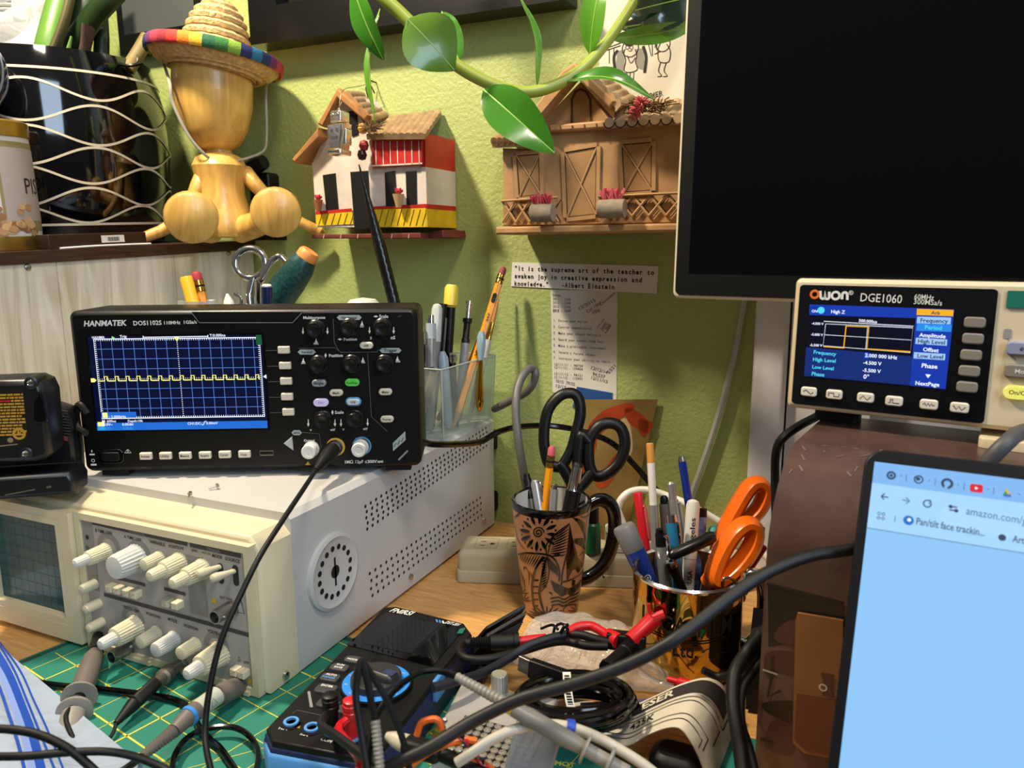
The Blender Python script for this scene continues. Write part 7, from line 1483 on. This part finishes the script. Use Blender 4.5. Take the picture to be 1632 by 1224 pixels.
# lead from the new oscilloscope
hp0 = FH(*hx(531, 716, .012), .010); hp1 = D(503, 750, (hp0-CAM).dot(Fw)-.035)
pb3 = thing('scope_lead', 'black lead screwed to the new oscilloscope and falling over the old one to the mat', 'cable', hp0)
b = MB(); b.rod(FH(*hx(532, 715, .004), .004), hp0, [(0, .0070), (.3, .0076), (.7, .0076), (1, .0064)], CHR, 20, .06); b.build('collar', pb3)
b = MB(); b.rod(hp0, hp1, [(0, .0062), (.3, .0066), (.6, .0050), (1, .0028)], BLKM, 16); b.build('boot', pb3)
b = MB(); b.tube([hp1, D(480, 785, .575), D(450, 830, .53), D(415, 885, .50), D(385, 945, .485), D(360, 1000, .475), D(344, 1050, .47), D(332, 1110, .465), D(327, 1160, .46), D(330, 1200, .45), D(342, 1250, .44)], .0019, BLKM, 10, 8); b.build('cord', pb3)
cz = lambda pts, z: [Z(x, y, z) for x, y in pts]
b = MB(); b.tube(cz(((36, 1084), (90, 1092), (140, 1096), (190, 1102), (240, 1108), (285, 1118), (305, 1135), (318, 1160), (335, 1180), (352, 1195), (380, 1235)), .0058), .0026, BLKG, 8, 7); tag(b.build('mat_cord'), 'thin black cord crossing the green mat below the old instrument', 'cord')
b = MB(); b.tube(cz(((275, 1245), (278, 1205), (300, 1175), (335, 1160), (375, 1160), (402, 1178), (412, 1205), (405, 1240)), 0.0110), .0021, BLKG, 8, 7); tag(b.build('cord_loop'), 'round loop of black cord on the mat left of the blue multimeter', 'cord')

# ================================================================== ZIP BAG AND FOREGROUND CABLES
zb = thing('zip_bag', 'large clear zip bag with blue stripes at the lower left corner', 'bag', Z(30, 1200, .003))
bagm = glassy('bag_plastic', '#E4ECF6', .30, .16, '#C0CEE4', bump=(16, .9)); bst = mat('bag_blue_stripe', '#1C4AB0', .3); bsl = mat('bag_light_stripe', '#8098D8', .3)
def bagp(s_, t_):                    # s along the free edge, t away from it to the lower left
    ax_, ay_ = -90+360*s_, 955+300*s_; x = ax_-230*t_; y = ay_+190*t_
    return Z(x, y, .012+.016*min(1, 3*t_)+.004*sin(7*s_+5*t_)+.003*sin(13*t_-6*s_))
n = 22; vs = []; fs = []
for lay in (0, 1):
    for j in range(n+1):
        for i in range(n+1):
            p = bagp(i/n, j/n); vs.append(p if lay == 0 else V((p.x, p.y, .0042+.0015*sin(i*.7))))
N = (n+1)**2
for lay in (0, 1):
    for j in range(n):
        for i in range(n): a = lay*N+j*(n+1)+i; fs.append((a, a+1, a+n+2, a+n+1))
for i in range(n): fs += [(i, i+1, N+i+1, N+i), (i*(n+1)+n, (i+1)*(n+1)+n, N+(i+1)*(n+1)+n, N+i*(n+1)+n)]
b = MB(); b.add(vs, fs, bagm); b.build('sheet', zb)
b = MB()
for (pts, w_, m) in ((((-14, 1030), (12, 1075), (34, 1130), (52, 1180), (66, 1240)), .0065, bst), (((-30, 1050), (-4, 1090), (14, 1140), (30, 1190), (42, 1240)), .002, bst), (((0, 1030), (24, 1072), (46, 1125), (68, 1180), (92, 1240)), .0014, bst), (((-4, 1020), (32, 1070), (54, 1118), (78, 1170), (106, 1240)), .0012, bst), (((-20, 1040), (4, 1080), (26, 1135), (42, 1185), (54, 1240)), .004, bsl)):
    P_ = []
    for q_ in spline([V((x, y, 0)) for x, y in pts], 8):
        xx, yy = q_.x+90, q_.y-955; dt_ = 360*190+230*300; P_.append(bagp((xx*190+230*yy)/dt_, (360*yy-300*xx)/dt_)+V((0, 0, .0012)))
    vs = []
    for i, p in enumerate(P_):
        tt = (P_[min(i+1, len(P_)-1)]-P_[max(0, i-1)]).normalized(); sd_ = V((-tt.y, tt.x, 0)); vs += [p+sd_*w_/2, p-sd_*w_/2]
    b.add(vs, [(2*i, 2*i+1, 2*i+3, 2*i+2) for i in range(len(P_)-1)], m)
b.build('printed_stripes', zb)
b = MB(); b.tube([D(-40, 1160, .40), D(20, 1163, .40), D(65, 1172, .40), D(110, 1194, .40), D(150, 1228, .40), D(190, 1270, .39)], .0023, BLKM, 10, 7); tag(b.build('bag_cable'), 'black cable curving down to the right over the blue striped bag', 'cable')
b = MB(); b.tube([D(-40, 1206, .395), D(40, 1205, .395), D(110, 1199, .40), D(170, 1198, .405), D(215, 1206, .41), D(262, 1226, .41), D(310, 1260, .40)], .0022, BLKM, 10, 7); tag(b.build('bag_cable'), 'black cable lying nearly level across the bottom of the blue striped bag', 'cable')
b = MB(); b.tube([D(1420, 862, .41), D(1356, 876, .405), D(1290, 886, .40), D(1222, 913, .395), D(1165, 951, .39), D(1120, 986, .385), D(1077, 1018, .38), D(1035, 1043, .38), D(989, 1064, .38), D(945, 1080, .38), D(900, 1094, .38), D(855, 1106, .38), D(812, 1121, .38), D(746, 1154, .378), D(680, 1194, .372), D(620, 1222, .37), D(540, 1262, .37)], .0033, mat('cable_charcoal', '#101011', .5, spec=.4), 12, 7); tag(b.build('diagonal_cable'), 'thick charcoal cable sweeping from the laptop diagonally across the foreground clutter', 'cable')

# ================================================================== PROJECT BOX, BOARD, PROBES AND LEADS IN FRONT
AZ = .034; A_ = [Z(x, y, AZ) for x, y in ((735, 1088), (889, 1112), (868, 1175), (686, 1181))]
Fal = Fr((A_[3].x, A_[3].y, .0022), (A_[2]-A_[3]), (A_[0]-A_[3])-(A_[2]-A_[3]).normalized()*((A_[0]-A_[3]).dot((A_[2]-A_[3]).normalized())))
alu = mat('cast_aluminium', '#A8A5A2', .45, .1, noise=(25, .15), bump=(120, .2, .0005))
pbx = thing('project_box', 'grey aluminium project box with a silver knob and toggle switch', 'project box', Fal(.04, .03, 0))
apl = [(V(p)-Fal.o) for p in A_]; apl = [(p.dot(Fal.u), p.dot(Fal.v)) for p in apl]
b = MB(); b.prism(Fal, list(reversed([apl[0], apl[1], apl[2], apl[3]])), 0, AZ-.0022, alu, .002); b.build('enclosure', pbx)
kp = Z(796, 1103, AZ+.0004); b = MB(); b.lathe(Fr(kp, (1, 0, 0), (0, 1, 0)), [(.0064, 0), (.0064, .002), (.0060, .0025), (.0060, .0135), (.0055, .0145), (0, .0143)], mat('knurled_aluminium', '#E0DEDA', .3, .85), 48, rib=.05); b.build('knob', pbx)
tp = Z(702, 1174, AZ+.0002); b = MB(); b.lathe(Fr(tp, (1, 0, 0), (0, 1, 0)), [(.0062, 0), (.0062, .001), (.0042, .001), (.0042, .006), (.003, .007)], BRASS, 6); b.rod(tp+V((0, 0, .006)), D(709, 1146, (tp-CAM).dot(Fw)-.006), [(0, .0016), (.9, .0022), (1, .0012)], CHR, 10); b.build('toggle_switch', pbx)
pf0 = [Z(x, y, .040) for x, y in ((742, 1140), (868, 1172), (836, 1232), (704, 1205))]
Fpf = Fr(pf0[3]+V((0, 0, .0)), pf0[2]-pf0[3], pf0[0]-pf0[3]); pfl = [((p-Fpf.o).dot(Fpf.u), (p-Fpf.o).dot(Fpf.v)) for p in pf0]
pbd = thing('perfboard', 'black perforated circuit board with rows of tinned dots on the project box', 'circuit board', Fpf.o)
b = MB(); b.prism(Fpf, list(reversed(pfl)), -.0016, 0, BLK); tin = mat('tinned_dot', '#B8B2A8', .3, .7)
b.build('board', pbd); b = MB()
nu = 10; nv = 7
for i in range(nu):
    for j in range(nv):
        s_, t_ = (i+.5)/nu, (j+.5)/nv; p = [pfl[3][k_]*(1-s_)*(1-t_)+pfl[2][k_]*s_*(1-t_)+pfl[1][k_]*s_*t_+pfl[0][k_]*(1-s_)*t_ for k_ in (0, 1)]
        b.lathe(Fpf.sub(p[0], p[1], 0), [(.0027, .0001), (.0024, .0006), (.0012, .0008), (.0008, .0002)], tin, 10, False, True)
b.build('solder_dots', pbd, kind='stuff')
b = MB(); q = [D(x, y, .43) for x, y in ((808, 1224), (822, 1172), (872, 1180), (868, 1236))]; fpl = Fr(q[0], q[3]-q[0], q[1]-q[0]); b.rbox(fpl, .012, .012, .026, .030, .002, -.006, .004, glassy('clear_block', '#D0D8E0', .45, .1, '#98A2AC'), .002); tag(b.build('clear_block'), 'clear plastic block leaning against the perforated board', 'plastic block')
# grey scope probe with flanges
g0, g1, g2, g3, g4 = D(727, 1078, .415), D(808, 1122, .405), D(818, 1129, .404), D(930, 1192, .395), D(1000, 1232, .388)
gpb = thing('scope_probe', 'long grey probe with a yellow ring lying across the foreground', 'probe', g3)
b = MB(); b.rod(g0, g1, [(i/26, (.0026+.0009*i/26)*(1 if i % 2 else .84)) for i in range(27)], pgl, 12); b.build('strain_relief', gpb)
b = MB(); b.rod(g1, g2, [(0, .0041), (1, .0042)], mat('ring_yellow', '#D8B820', .4), 18); b.build('yellow_ring', gpb)
b = MB(); b.rod(g2, g3, [(0, .0041), (.3, .0046), (.8, .0045), (1, .0038)], mat('probe_olive_grey', '#7A766E', .4), 20); b.build('body', gpb)
b = MB(); b.rod(g3, g3.lerp(g4, .07), [(0, .0045), (.4, .0078), (1, .0078)], pgl, 22); b.build('flange', gpb)
b = MB(); b.rod(g3.lerp(g4, .55), g3.lerp(g4, .64), [(0, .0078), (.6, .0078), (1, .0045)], pgl, 22); b.build('flange', gpb); b = MB(); b.rod(g3, g4, [(0, .0036), (1, .0038)], pgl, 14); b.build('neck', gpb)
b = MB(); b.tube([g0, D(700, 1070, .415), D(668, 1074, .41), D(638, 1092, .405), D(612, 1122, .40), D(596, 1160, .395), D(585, 1230, .39)], .0017, BLKG, 8, 7); b.build('cable', gpb)
pp2 = thing('probe_loop', 'black probe cable looping up in front of the multimeter dial with a ribbed grey end', 'cable', D(600, 1220, .37))
b = MB(); b.tube([D(598, 1150, .372), D(590, 1110, .372), D(583, 1072, .374), D(577, 1052, .376), D(570, 1072, .374), D(567, 1110, .372), D(574, 1160, .368), D(585, 1230, .36)], .0018, BLKM, 8, 7); b.tube([D(577, 1054, .378), D(592, 1075, .378), D(612, 1108, .376), D(632, 1150, .374), D(645, 1190, .372), D(655, 1240, .37)], .0017, BLKM, 8, 7); b.build('cord', pp2)
b = MB(); b.rod(D(598, 1148, .372), D(606, 1232, .365), [(i/24, .0026*(1 if i % 2 else .8)) for i in range(25)], pgl, 12); b.build('strain_relief', pp2)
hc2 = thing('black_hook_clip', 'black wedge shaped test clip with a cream tip below the toggle switch', 'clip', D(690, 1195, .42)); c0_, c1_, c2_ = D(616, 1172, .425), D(648, 1186, .42), D(705, 1203, .41)
b = MB(); b.rod(c0_, c1_, [(0, .002), (.4, .0042), (1, .0052)], mat('clip_cream', '#C8BCA8', .4), 14); b.build('tip', hc2); b = MB(); fx = axis_frame(c1_, c2_, Up); b.prism(fx, rrect(0, 0, .012, .009, .003), 0, (c2_-c1_).length, BLKM, .003); b.rod(c2_, D(772, 1232, .40), [(0, .0040), (.4, .0040), (1, .0025)], BLKM, 12); b.build('body', hc2)
for pts, r_, m, lb in ((((636, 1240), (664, 1212), (700, 1190), (738, 1180), (760, 1182)), .0020, mat('wire_orange', '#D8641A', .45), 'orange wire curving over the project box under the white cord'), (((664, 1172), (672, 1152), (690, 1146), (700, 1150), (704, 1162)), .0018, mat('wire_orange', '', 0), 'short orange wire arching left of the toggle switch'), (((728, 1226), (748, 1214), (775, 1222), (790, 1236)), .0024, mat('wire_orange', '', 0), 'orange wire at the bottom edge under the perforated board')):
    b = MB(); b.tube([D(x, y, .405) for x, y in pts], r_, m, 8, 6); tag(b.build('orange_wire'), lb, 'wire')
b = MB(); 
for ph, m in ((0, RED), (pi, BLK)):
    P_ = spline([D(x, y, .402) for x, y in ((728, 1168), (742, 1180), (758, 1200), (775, 1222), (790, 1245))], 8); b.tube([p+Rt*(.0012*cos(i*.8+ph))+Up*(.0012*sin(i*.8+ph)) for i, p in enumerate(P_)], .0009, m, 6, 2)
tag(b.build('twisted_wires'), 'thin red and black twisted wires on the perforated board', 'wire')
b = MB(); wcd = mat('white_cable', '#BDB5A4', .45); b.tube([D(728, 1216, .395), D(752, 1200, .395), D(785, 1178, .40), D(822, 1162, .405), D(865, 1155, .41), D(905, 1158, .41), D(950, 1174, .405), D(990, 1196, .40), D(1030, 1222, .395), D(1075, 1260, .39)], .0028, wcd, 10, 7); wc = tag(b.build('white_cable'), 'thick off-white cable arching over the perforated board with a blue band', 'cable')
b = MB(); b.rod(D(903, 1157.5, .4095), D(916, 1160, .4095), [(0, .0034), (.1, .0040), (.9, .0040), (1, .0034)], mat('blue_band', '#2048B8', .4), 14); b.build('blue_band', wc)
b = MB(); b.tube([D(884, 1162, .42), D(930, 1180, .415), D(990, 1206, .41), D(1030, 1226, .40), D(1060, 1250, .40)], .0024, BLKM, 8, 6); tag(b.build('black_wire'), 'black wire running under the white cable toward the bottom edge', 'wire')
# folded black pouch behind the meter
pch = thing('folded_pouch', 'folded black ribbed pouch standing open between multimeter and mug', 'pouch', Z(770, 1040, .003))
b = MB(); q = [Z(738, 1040, .004), Z(800, 1036, .004), D(837, 962, .615), D(775, 998, .600)]
f = Fr(q[0], q[1]-q[0], q[3]-q[0]); 
for off, m in ((0, BLKM), (.006, mat('pouch_black', '#101010', .55))):
    vs = [p+f.n*(off+k_) for k_ in (0, .0025) for p in q]; b.add(vs, [(0, 1, 2, 3), (4, 5, 6, 7), (0, 1, 5, 4), (1, 2, 6, 5), (2, 3, 7, 6), (3, 0, 4, 7)], m)
q2_ = [Z(735, 1052, .004), Z(760, 1090, .004), Z(700, 1105, .012), Z(712, 1064, .022)]
for i in range(16): t_ = (i+1)/18; b.rod(q[1].lerp(q[2], .15+.8*t_)+f.n*.0095, q[0].lerp(q[3], .15+.8*t_)+f.n*.0095, [(0, .0007), (1, .0007)], BLKM, 5)
b.build('flap', pch); b = MB(); bz = [Z(x, y, .003) for x, y in ((722, 1050), (792, 1052), (770, 1092), (715, 1100))]; b.add([p+V((0, 0, k_)) for k_ in (0, .006) for p in bz], [(0, 1, 2, 3), (4, 5, 6, 7), (0, 1, 5, 4), (1, 2, 6, 5), (2, 3, 7, 6), (3, 0, 4, 7)], BLKM); b.build('base', pch)
# clear bag of leads before the gold mug
cbg = thing('clear_bag', 'crumpled clear bag lying in front of the two mugs under the test leads', 'bag', Z(950, 1050, .003))
bag2 = glassy('lead_bag_plastic', '#F8FAFA', .72, .07, '#F0F0EE', bump=(48, 2.2))
qb = [Z(812, 1062, .0), Z(1080, 1118, .0), Z(1075, 1030, .0), Z(855, 990, .0)]; n = 24; vs = []; fs = []; random.seed(11)
for lay in (0, 1):
    for j in range(n+1):
        for i in range(n+1):
            s_, t_ = i/n, j/n; p = qb[0].lerp(qb[1], s_).lerp(qb[3].lerp(qb[2], s_), t_); e_ = (max(0, 1-(2*s_-1)**4)*max(0, 1-(2*t_-1)**4))**.5
            hgt = .003+e_*(.019+.004*sin(9*s_+4*t_)+.003*sin(17*t_-7*s_)+.002*sin(31*s_+11*t_)) if lay == 0 else .0028
            vs.append(V((p.x+.004*sin(7*t_+3*s_), p.y+.004*sin(8*s_), hgt)))
N = (n+1)**2
for lay in (0, 1):
    for j in range(n):
        for i in range(n): a = lay*N+j*(n+1)+i; fs.append((a, a+1, a+n+2, a+n+1))
b = MB(); b.add(vs, fs, bag2); b.build('sheet', cbg)
b = MB(); b.tube([Z(925, 1122, .012), Z(1000, 1118, .014), Z(1060, 1112, .014), Z(1108, 1106, .01)], .0010, mat('zip_violet', '#8878B0', .4), 6, 5); b.build('zip_edge', cbg)
rp = thing('red_test_tip', 'red lead end with a bare metal tip sticking out of the clear bag', 'test lead', Z(1090, 1090, .02))
r0_, r1_ = Z(1064, 1082, .026), Z(1116, 1096, .026); b = MB(); b.rod(r0_, r1_, [(0, .0022), (.3, .0024), (.35, .0038), (.95, .0036), (1, .002)], RED, 12); b.build('sleeve', rp); b = MB(); b.rod(r1_, Z(1130, 1092, .028), [(0, .0010), (1, .0006)], STL, 8); b.build('tip', rp)
# test leads with red and black plugs
tl = thing('test_leads', 'bundled black and red test leads with shrouded plugs on the clear bag', 'test leads', Z(900, 1030, .03))
zl = .046; zz_ = lambda x, y, z=.030: Z(x, y, z+.014)
b = MB(); b.rod(zz_(749, 1024), zz_(784, 1024), [(i/18, .0046*(1 if i % 2 else .78)) for i in range(19)], BLKM, 14); b.rod(zz_(782, 1024), zz_(827, 1022), [(0, .0060), (.8, .0060), (.82, .0072), (1, .0070)], BLKM, 16); b.build('black_strain_relief', tl)
b = MB(); b.tube([zz_(827, 1022), zz_(850, 1019), zz_(870, 1017)], .0036, RED, 10, 5); b.tube([zz_(905, 1007, .034), zz_(922, 999, .036), zz_(942, 998, .036), zz_(960, 1007, .034), zz_(970, 1014, .032)], .0038, RED, 10, 6); b.build('red_wire', tl)
b = MB(); b.tube([zz_(752, 1024), zz_(738, 1026), zz_(733, 1038), zz_(745, 1050), zz_(780, 1050), zz_(830, 1038), zz_(870, 1026), zz_(900, 1022), zz_(935, 1029), zz_(968, 1030)], .0034, BLKM, 10, 7); b.tube([zz_(895, 1012), zz_(925, 1012, .033), zz_(950, 1019, .032), zz_(975, 1024)], .0036, BLKM, 10, 6); b.build('black_wire', tl)
b = MB(); b.tube([zz_(690, 1096, .036), zz_(730, 1085, .034), zz_(770, 1072, .030), zz_(810, 1050, .030), zz_(845, 1028, .034), zz_(880, 1016, .036), zz_(900, 1012, .036)], .0034, mat('navy_wire', '#10141E', .5), 10, 7); b.build('navy_wire', tl)
b = MB(); b.tube([zz_(894, 1010, .034)+Rt*(.006*cos(a))+Up*(.008*sin(a)) for a in [2*pi*i/12 for i in range(12)]], .0012, BLK, 6, 1, True); b.tube([zz_(894, 1008, .040), zz_(900, 998, .046), zz_(905, 996, .046)], .0014, BLK, 6, 4); b.tube([zz_(890, 1004, .040), zz_(880, 996, .044), zz_(862, 1002, .044)], .0011, BLK, 6, 4); b.build('wire_tie', tl)
b = MB(); b.rod(zz_(964, 1010, .032), zz_(986, 1022, .032), [(0, .0036), (.2, .006), (1, .0062)], RED, 10); fx = axis_frame(zz_(968, 1018, .030), zz_(1016, 1024, .030), Up); b.rod(zz_(1004, 1022, .034), zz_(1043, 986, .044), [(0, .0060), (.55, .0060), (.6, .0064), (.9, .0064), (.92, .0072), (1, .0070)], RED, 18); b.build('red_plug', tl)
b = MB(); b.prism(fx, rrect(0, 0, .014, .013, .002), 0, .030, BLK, .001); b.rod(zz_(1006, 1030, .030), zz_(966, 1066, .030), [(0, .0066), (.3, .0066), (.32, .0058), (.9, .0058), (.92, .0066), (1, .0060)], BLK, 18); b.build('black_plug', tl)
b = MB(); p0 = D(1046, 984, .535); b.tube([D(1034, 962, .53), D(1036, 975, .53), D(1044, 984, .53), D(1052, 982, .53)], .0014, RED, 6, 5); b.rod(D(1040, 985, .53), D(1058, 978, .53), [(0, .003), (1, .003)], RED, 8); b.build('red_tip', tl)
# usb cable coil
uc = thing('usb_cable', 'coiled black usb cable with a barcode tag round it', 'cable', Z(910, 1120, .004))
uz = lambda x, y, z: Z(x, y, z)
b = MB(); P_ = []
for i in range(238):
    a = 2*pi*i/14+.4; k_ = i/238; q_ = (i//14) % 4; cx, cy = 912+5*sin(a*.37)+14*k_, 1112+16*k_; rx, ry = 90-7*q_-6*k_, 40-7*q_+2*sin(a*.6)
    P_.append(uz(cx+rx*cos(a), cy+ry*sin(a), .046-.028*k_+.0015*sin(a*1.3)))
b.tube(P_, .0027, BLKG, 8, 3); b.build('coil', uc)
b = MB(); u0, u1 = uz(846, 1064, .046), uz(902, 1084, .046); fx = axis_frame(u0, u1, Up); b.prism(fx, rrect(0, 0, .0075, .0135, .0015), 0, (u1-u0).length, BLK, .001); b.build('plug_body', uc)
b = MB(); u2 = uz(829, 1056, .046); fx = axis_frame(u2, u0, Up); b.prism(fx, rrect(0, 0, .0045, .0115, .0008), 0, (u0-u2).length, STL); b.build('plug_shell', uc)
b = MB(); tg = [uz(x, y, z) for x, y, z in ((903, 1071, .054), (905, 1100, .050), (911, 1130, .042), (922, 1150, .030), (936, 1164, .018))]; P_ = spline(tg, 5); vs = []
for p in P_: vs += [p-Rt*.0028, p+Rt*.0028]
b.add(vs, [(2*i, 2*i+1, 2*i+3, 2*i+2) for i in range(len(P_)-1)], PAPER); random.seed(2)
for i in range(6, 40):
    t_ = i/50*len(P_)*.55; k_ = int(t_); p = P_[k_].lerp(P_[k_+1], t_-k_)+Up*.0006
    if i % 3 != 2: b.add([p-Rt*.0018, p+Rt*.0018, p+Rt*.0018+Up*.0007, p-Rt*.0018+Up*.0007], [(0, 1, 2, 3)], INK)
b.build('barcode_tag', uc)
# folded leaflet
lf = [((905, 1112), (925, 1168), .010), ((960, 1120), (965, 1184), .011), ((1005, 1124), (1000, 1188), .014), ((1045, 1108), (1030, 1172), .024), ((1085, 1090), (1062, 1160), .034), ((1125, 1080), (1086, 1162), .038), ((1152, 1092), (1106, 1190), .030), ((1166, 1120), (1120, 1222), .016), ((1174, 1155), (1134, 1258), .004)]
A = spline([Z(*a, z) for a, c_, z in lf], 5); C_ = spline([Z(*c_, z) for a, c_, z in lf], 5); nL = len(A)
def LF(s_, t_, e=0.0):
    x = s_*(nL-1); i = min(int(x), nL-2); f_ = x-i; p = C_[i].lerp(C_[i+1], f_).lerp(A[i].lerp(A[i+1], f_), t_); tt = (C_[i+1]-C_[i]).cross(A[i]-C_[i]).normalized(); tt = tt if tt.z > 0 else -tt; return p+tt*e
b = MB(); lp = mat('leaflet_paper', '#CFC6B4', .7); vs = [LF(i/60, j/6) for j in range(7) for i in range(61)]+[LF(i/60, j/6, -.0006) for j in range(7) for i in range(61)]
b.add(vs, [(o_+j*61+i, o_+j*61+i+1, o_+(j+1)*61+i+1, o_+(j+1)*61+i) for o_ in (0, 427) for j in range(6) for i in range(60)], lp); lfo = thing('folded_leaflet', 'cream printed leaflet arched like a bridge with black lines and dark heading band', 'leaflet', Z(1050, 1140, .003)); b.build('sheet', lfo)
b = MB()
def sline(t_, s0, s1, w_, end=None): 
    P_ = [LF(s0+(s1-s0)*i/40, t_, .0005) for i in range(41)]
    if end is not None: P_ += [LF(s1, t_+(end-t_)*i/8, .0005) for i in range(1, 9)]
    vs = []
    for i, p in enumerate(P_):
        tt = (P_[min(i+1, len(P_)-1)]-P_[max(0, i-1)]).normalized(); sd_ = tt.cross(Up).normalized(); sd_ = sd_ if sd_.length > .1 else Rt; vs += [p+sd_*w_/2, p-sd_*w_/2]
    b.add(vs, [(2*i, 2*i+1, 2*i+3, 2*i+2) for i in range(len(P_)-1)], INK)
for t_, s1, e_ in ((.60, .90, .95), (.52, .88, .3), (.26, .82, .1), (.16, .78, .05)): sline(t_, .12, s1, .0009, e_)
ns = 40; band_ = mat('leaflet_band', '#2A2624', .6); vs = []
for i in range(ns+1): s_ = .15+.72*i/ns; vs += [LF(s_, .68, .0004), LF(s_, .94, .0004)]
b.add(vs, [(2*i, 2*i+2, 2*i+3, 2*i+1) for i in range(ns)], band_)
tf = lambda u_, v_, e=0.0: LF(u_, v_, e)
b.text(tf, 'ESER', .40, .73, .16, lp, w=.17, bold=.03, eps=.0008, shear=.0); b.text(tf, '425K', .33, .33, .15, INK, w=.14, bold=.01, eps=.0006, shear=.0); b.build('printing', lfo)
b = MB(); q = Z(1078, 1222, .002); b.rbox(Fr((q.x, q.y, .0028), (1, 0, 0), (0, 1, 0)), 0, 0, .036, .030, .012, 0, .012, mat('adapter_black', '#060608', .5, spec=.3), .006); tag(b.build('power_adapter'), 'black rounded adapter in the shade under the arched leaflet', 'adapter')
# cables beside the brown box
for pts, r_, lb in ((((1214, 1010, .50), (1190, 1040, .50), (1172, 1070, .49), (1168, 1110, .48), (1172, 1150, .47), (1180, 1200, .46), (1186, 1250, .45)), .0044, 'thick black cord falling between gold mug and brown box'), (((1214, 1050, .50), (1196, 1075, .495), (1182, 1100, .49), (1180, 1150, .475), (1192, 1190, .47), (1204, 1240, .46)), .0034, 'thinner black cord just right of the thick one by the brown box'), (((1120, 1068, .52), (1145, 1078, .52), (1172, 1072, .51), (1200, 1052, .505), (1214, 1030, .505)), .0026, 'black cord curving round the foot of the gold mug toward the brown box')):
    b = MB(); b.tube([D(*p) for p in pts], r_, BLKM, 10, 6); tag(b.build('black_cable'), lb, 'cable', 'black cables beside the brown box')
b = MB(); q = [Z(1188, 1130, .003), Z(1216, 1135, .003), Z(1216, 1060, .003), Z(1196, 1056, .003)]; b.add([p+V((0, 0, h_)) for h_ in (0, .05) for p in q], [(0, 1, 2, 3), (4, 5, 6, 7), (0, 1, 5, 4), (1, 2, 6, 5), (2, 3, 7, 6), (3, 0, 4, 7)], mat('dark_cloth', '#0C0C0E', .8)); tag(b.build('black_case'), 'narrow black case wedged beside the brown box behind the cords', 'case')
b = MB(); q = Z(1190, 1215, .001); b.rbox(Fr((q.x, q.y, .0008), (1, 0, 0), (0, 1, 0)), 0, 0, .05, .05, .006, 0, .003, mat('teal_cloth', '#0E6A62', .8, bump=(60, .6, .002)), .001); tag(b.build('teal_cloth'), 'scrap of teal cloth on the desk at the foot of the brown box', 'cloth')
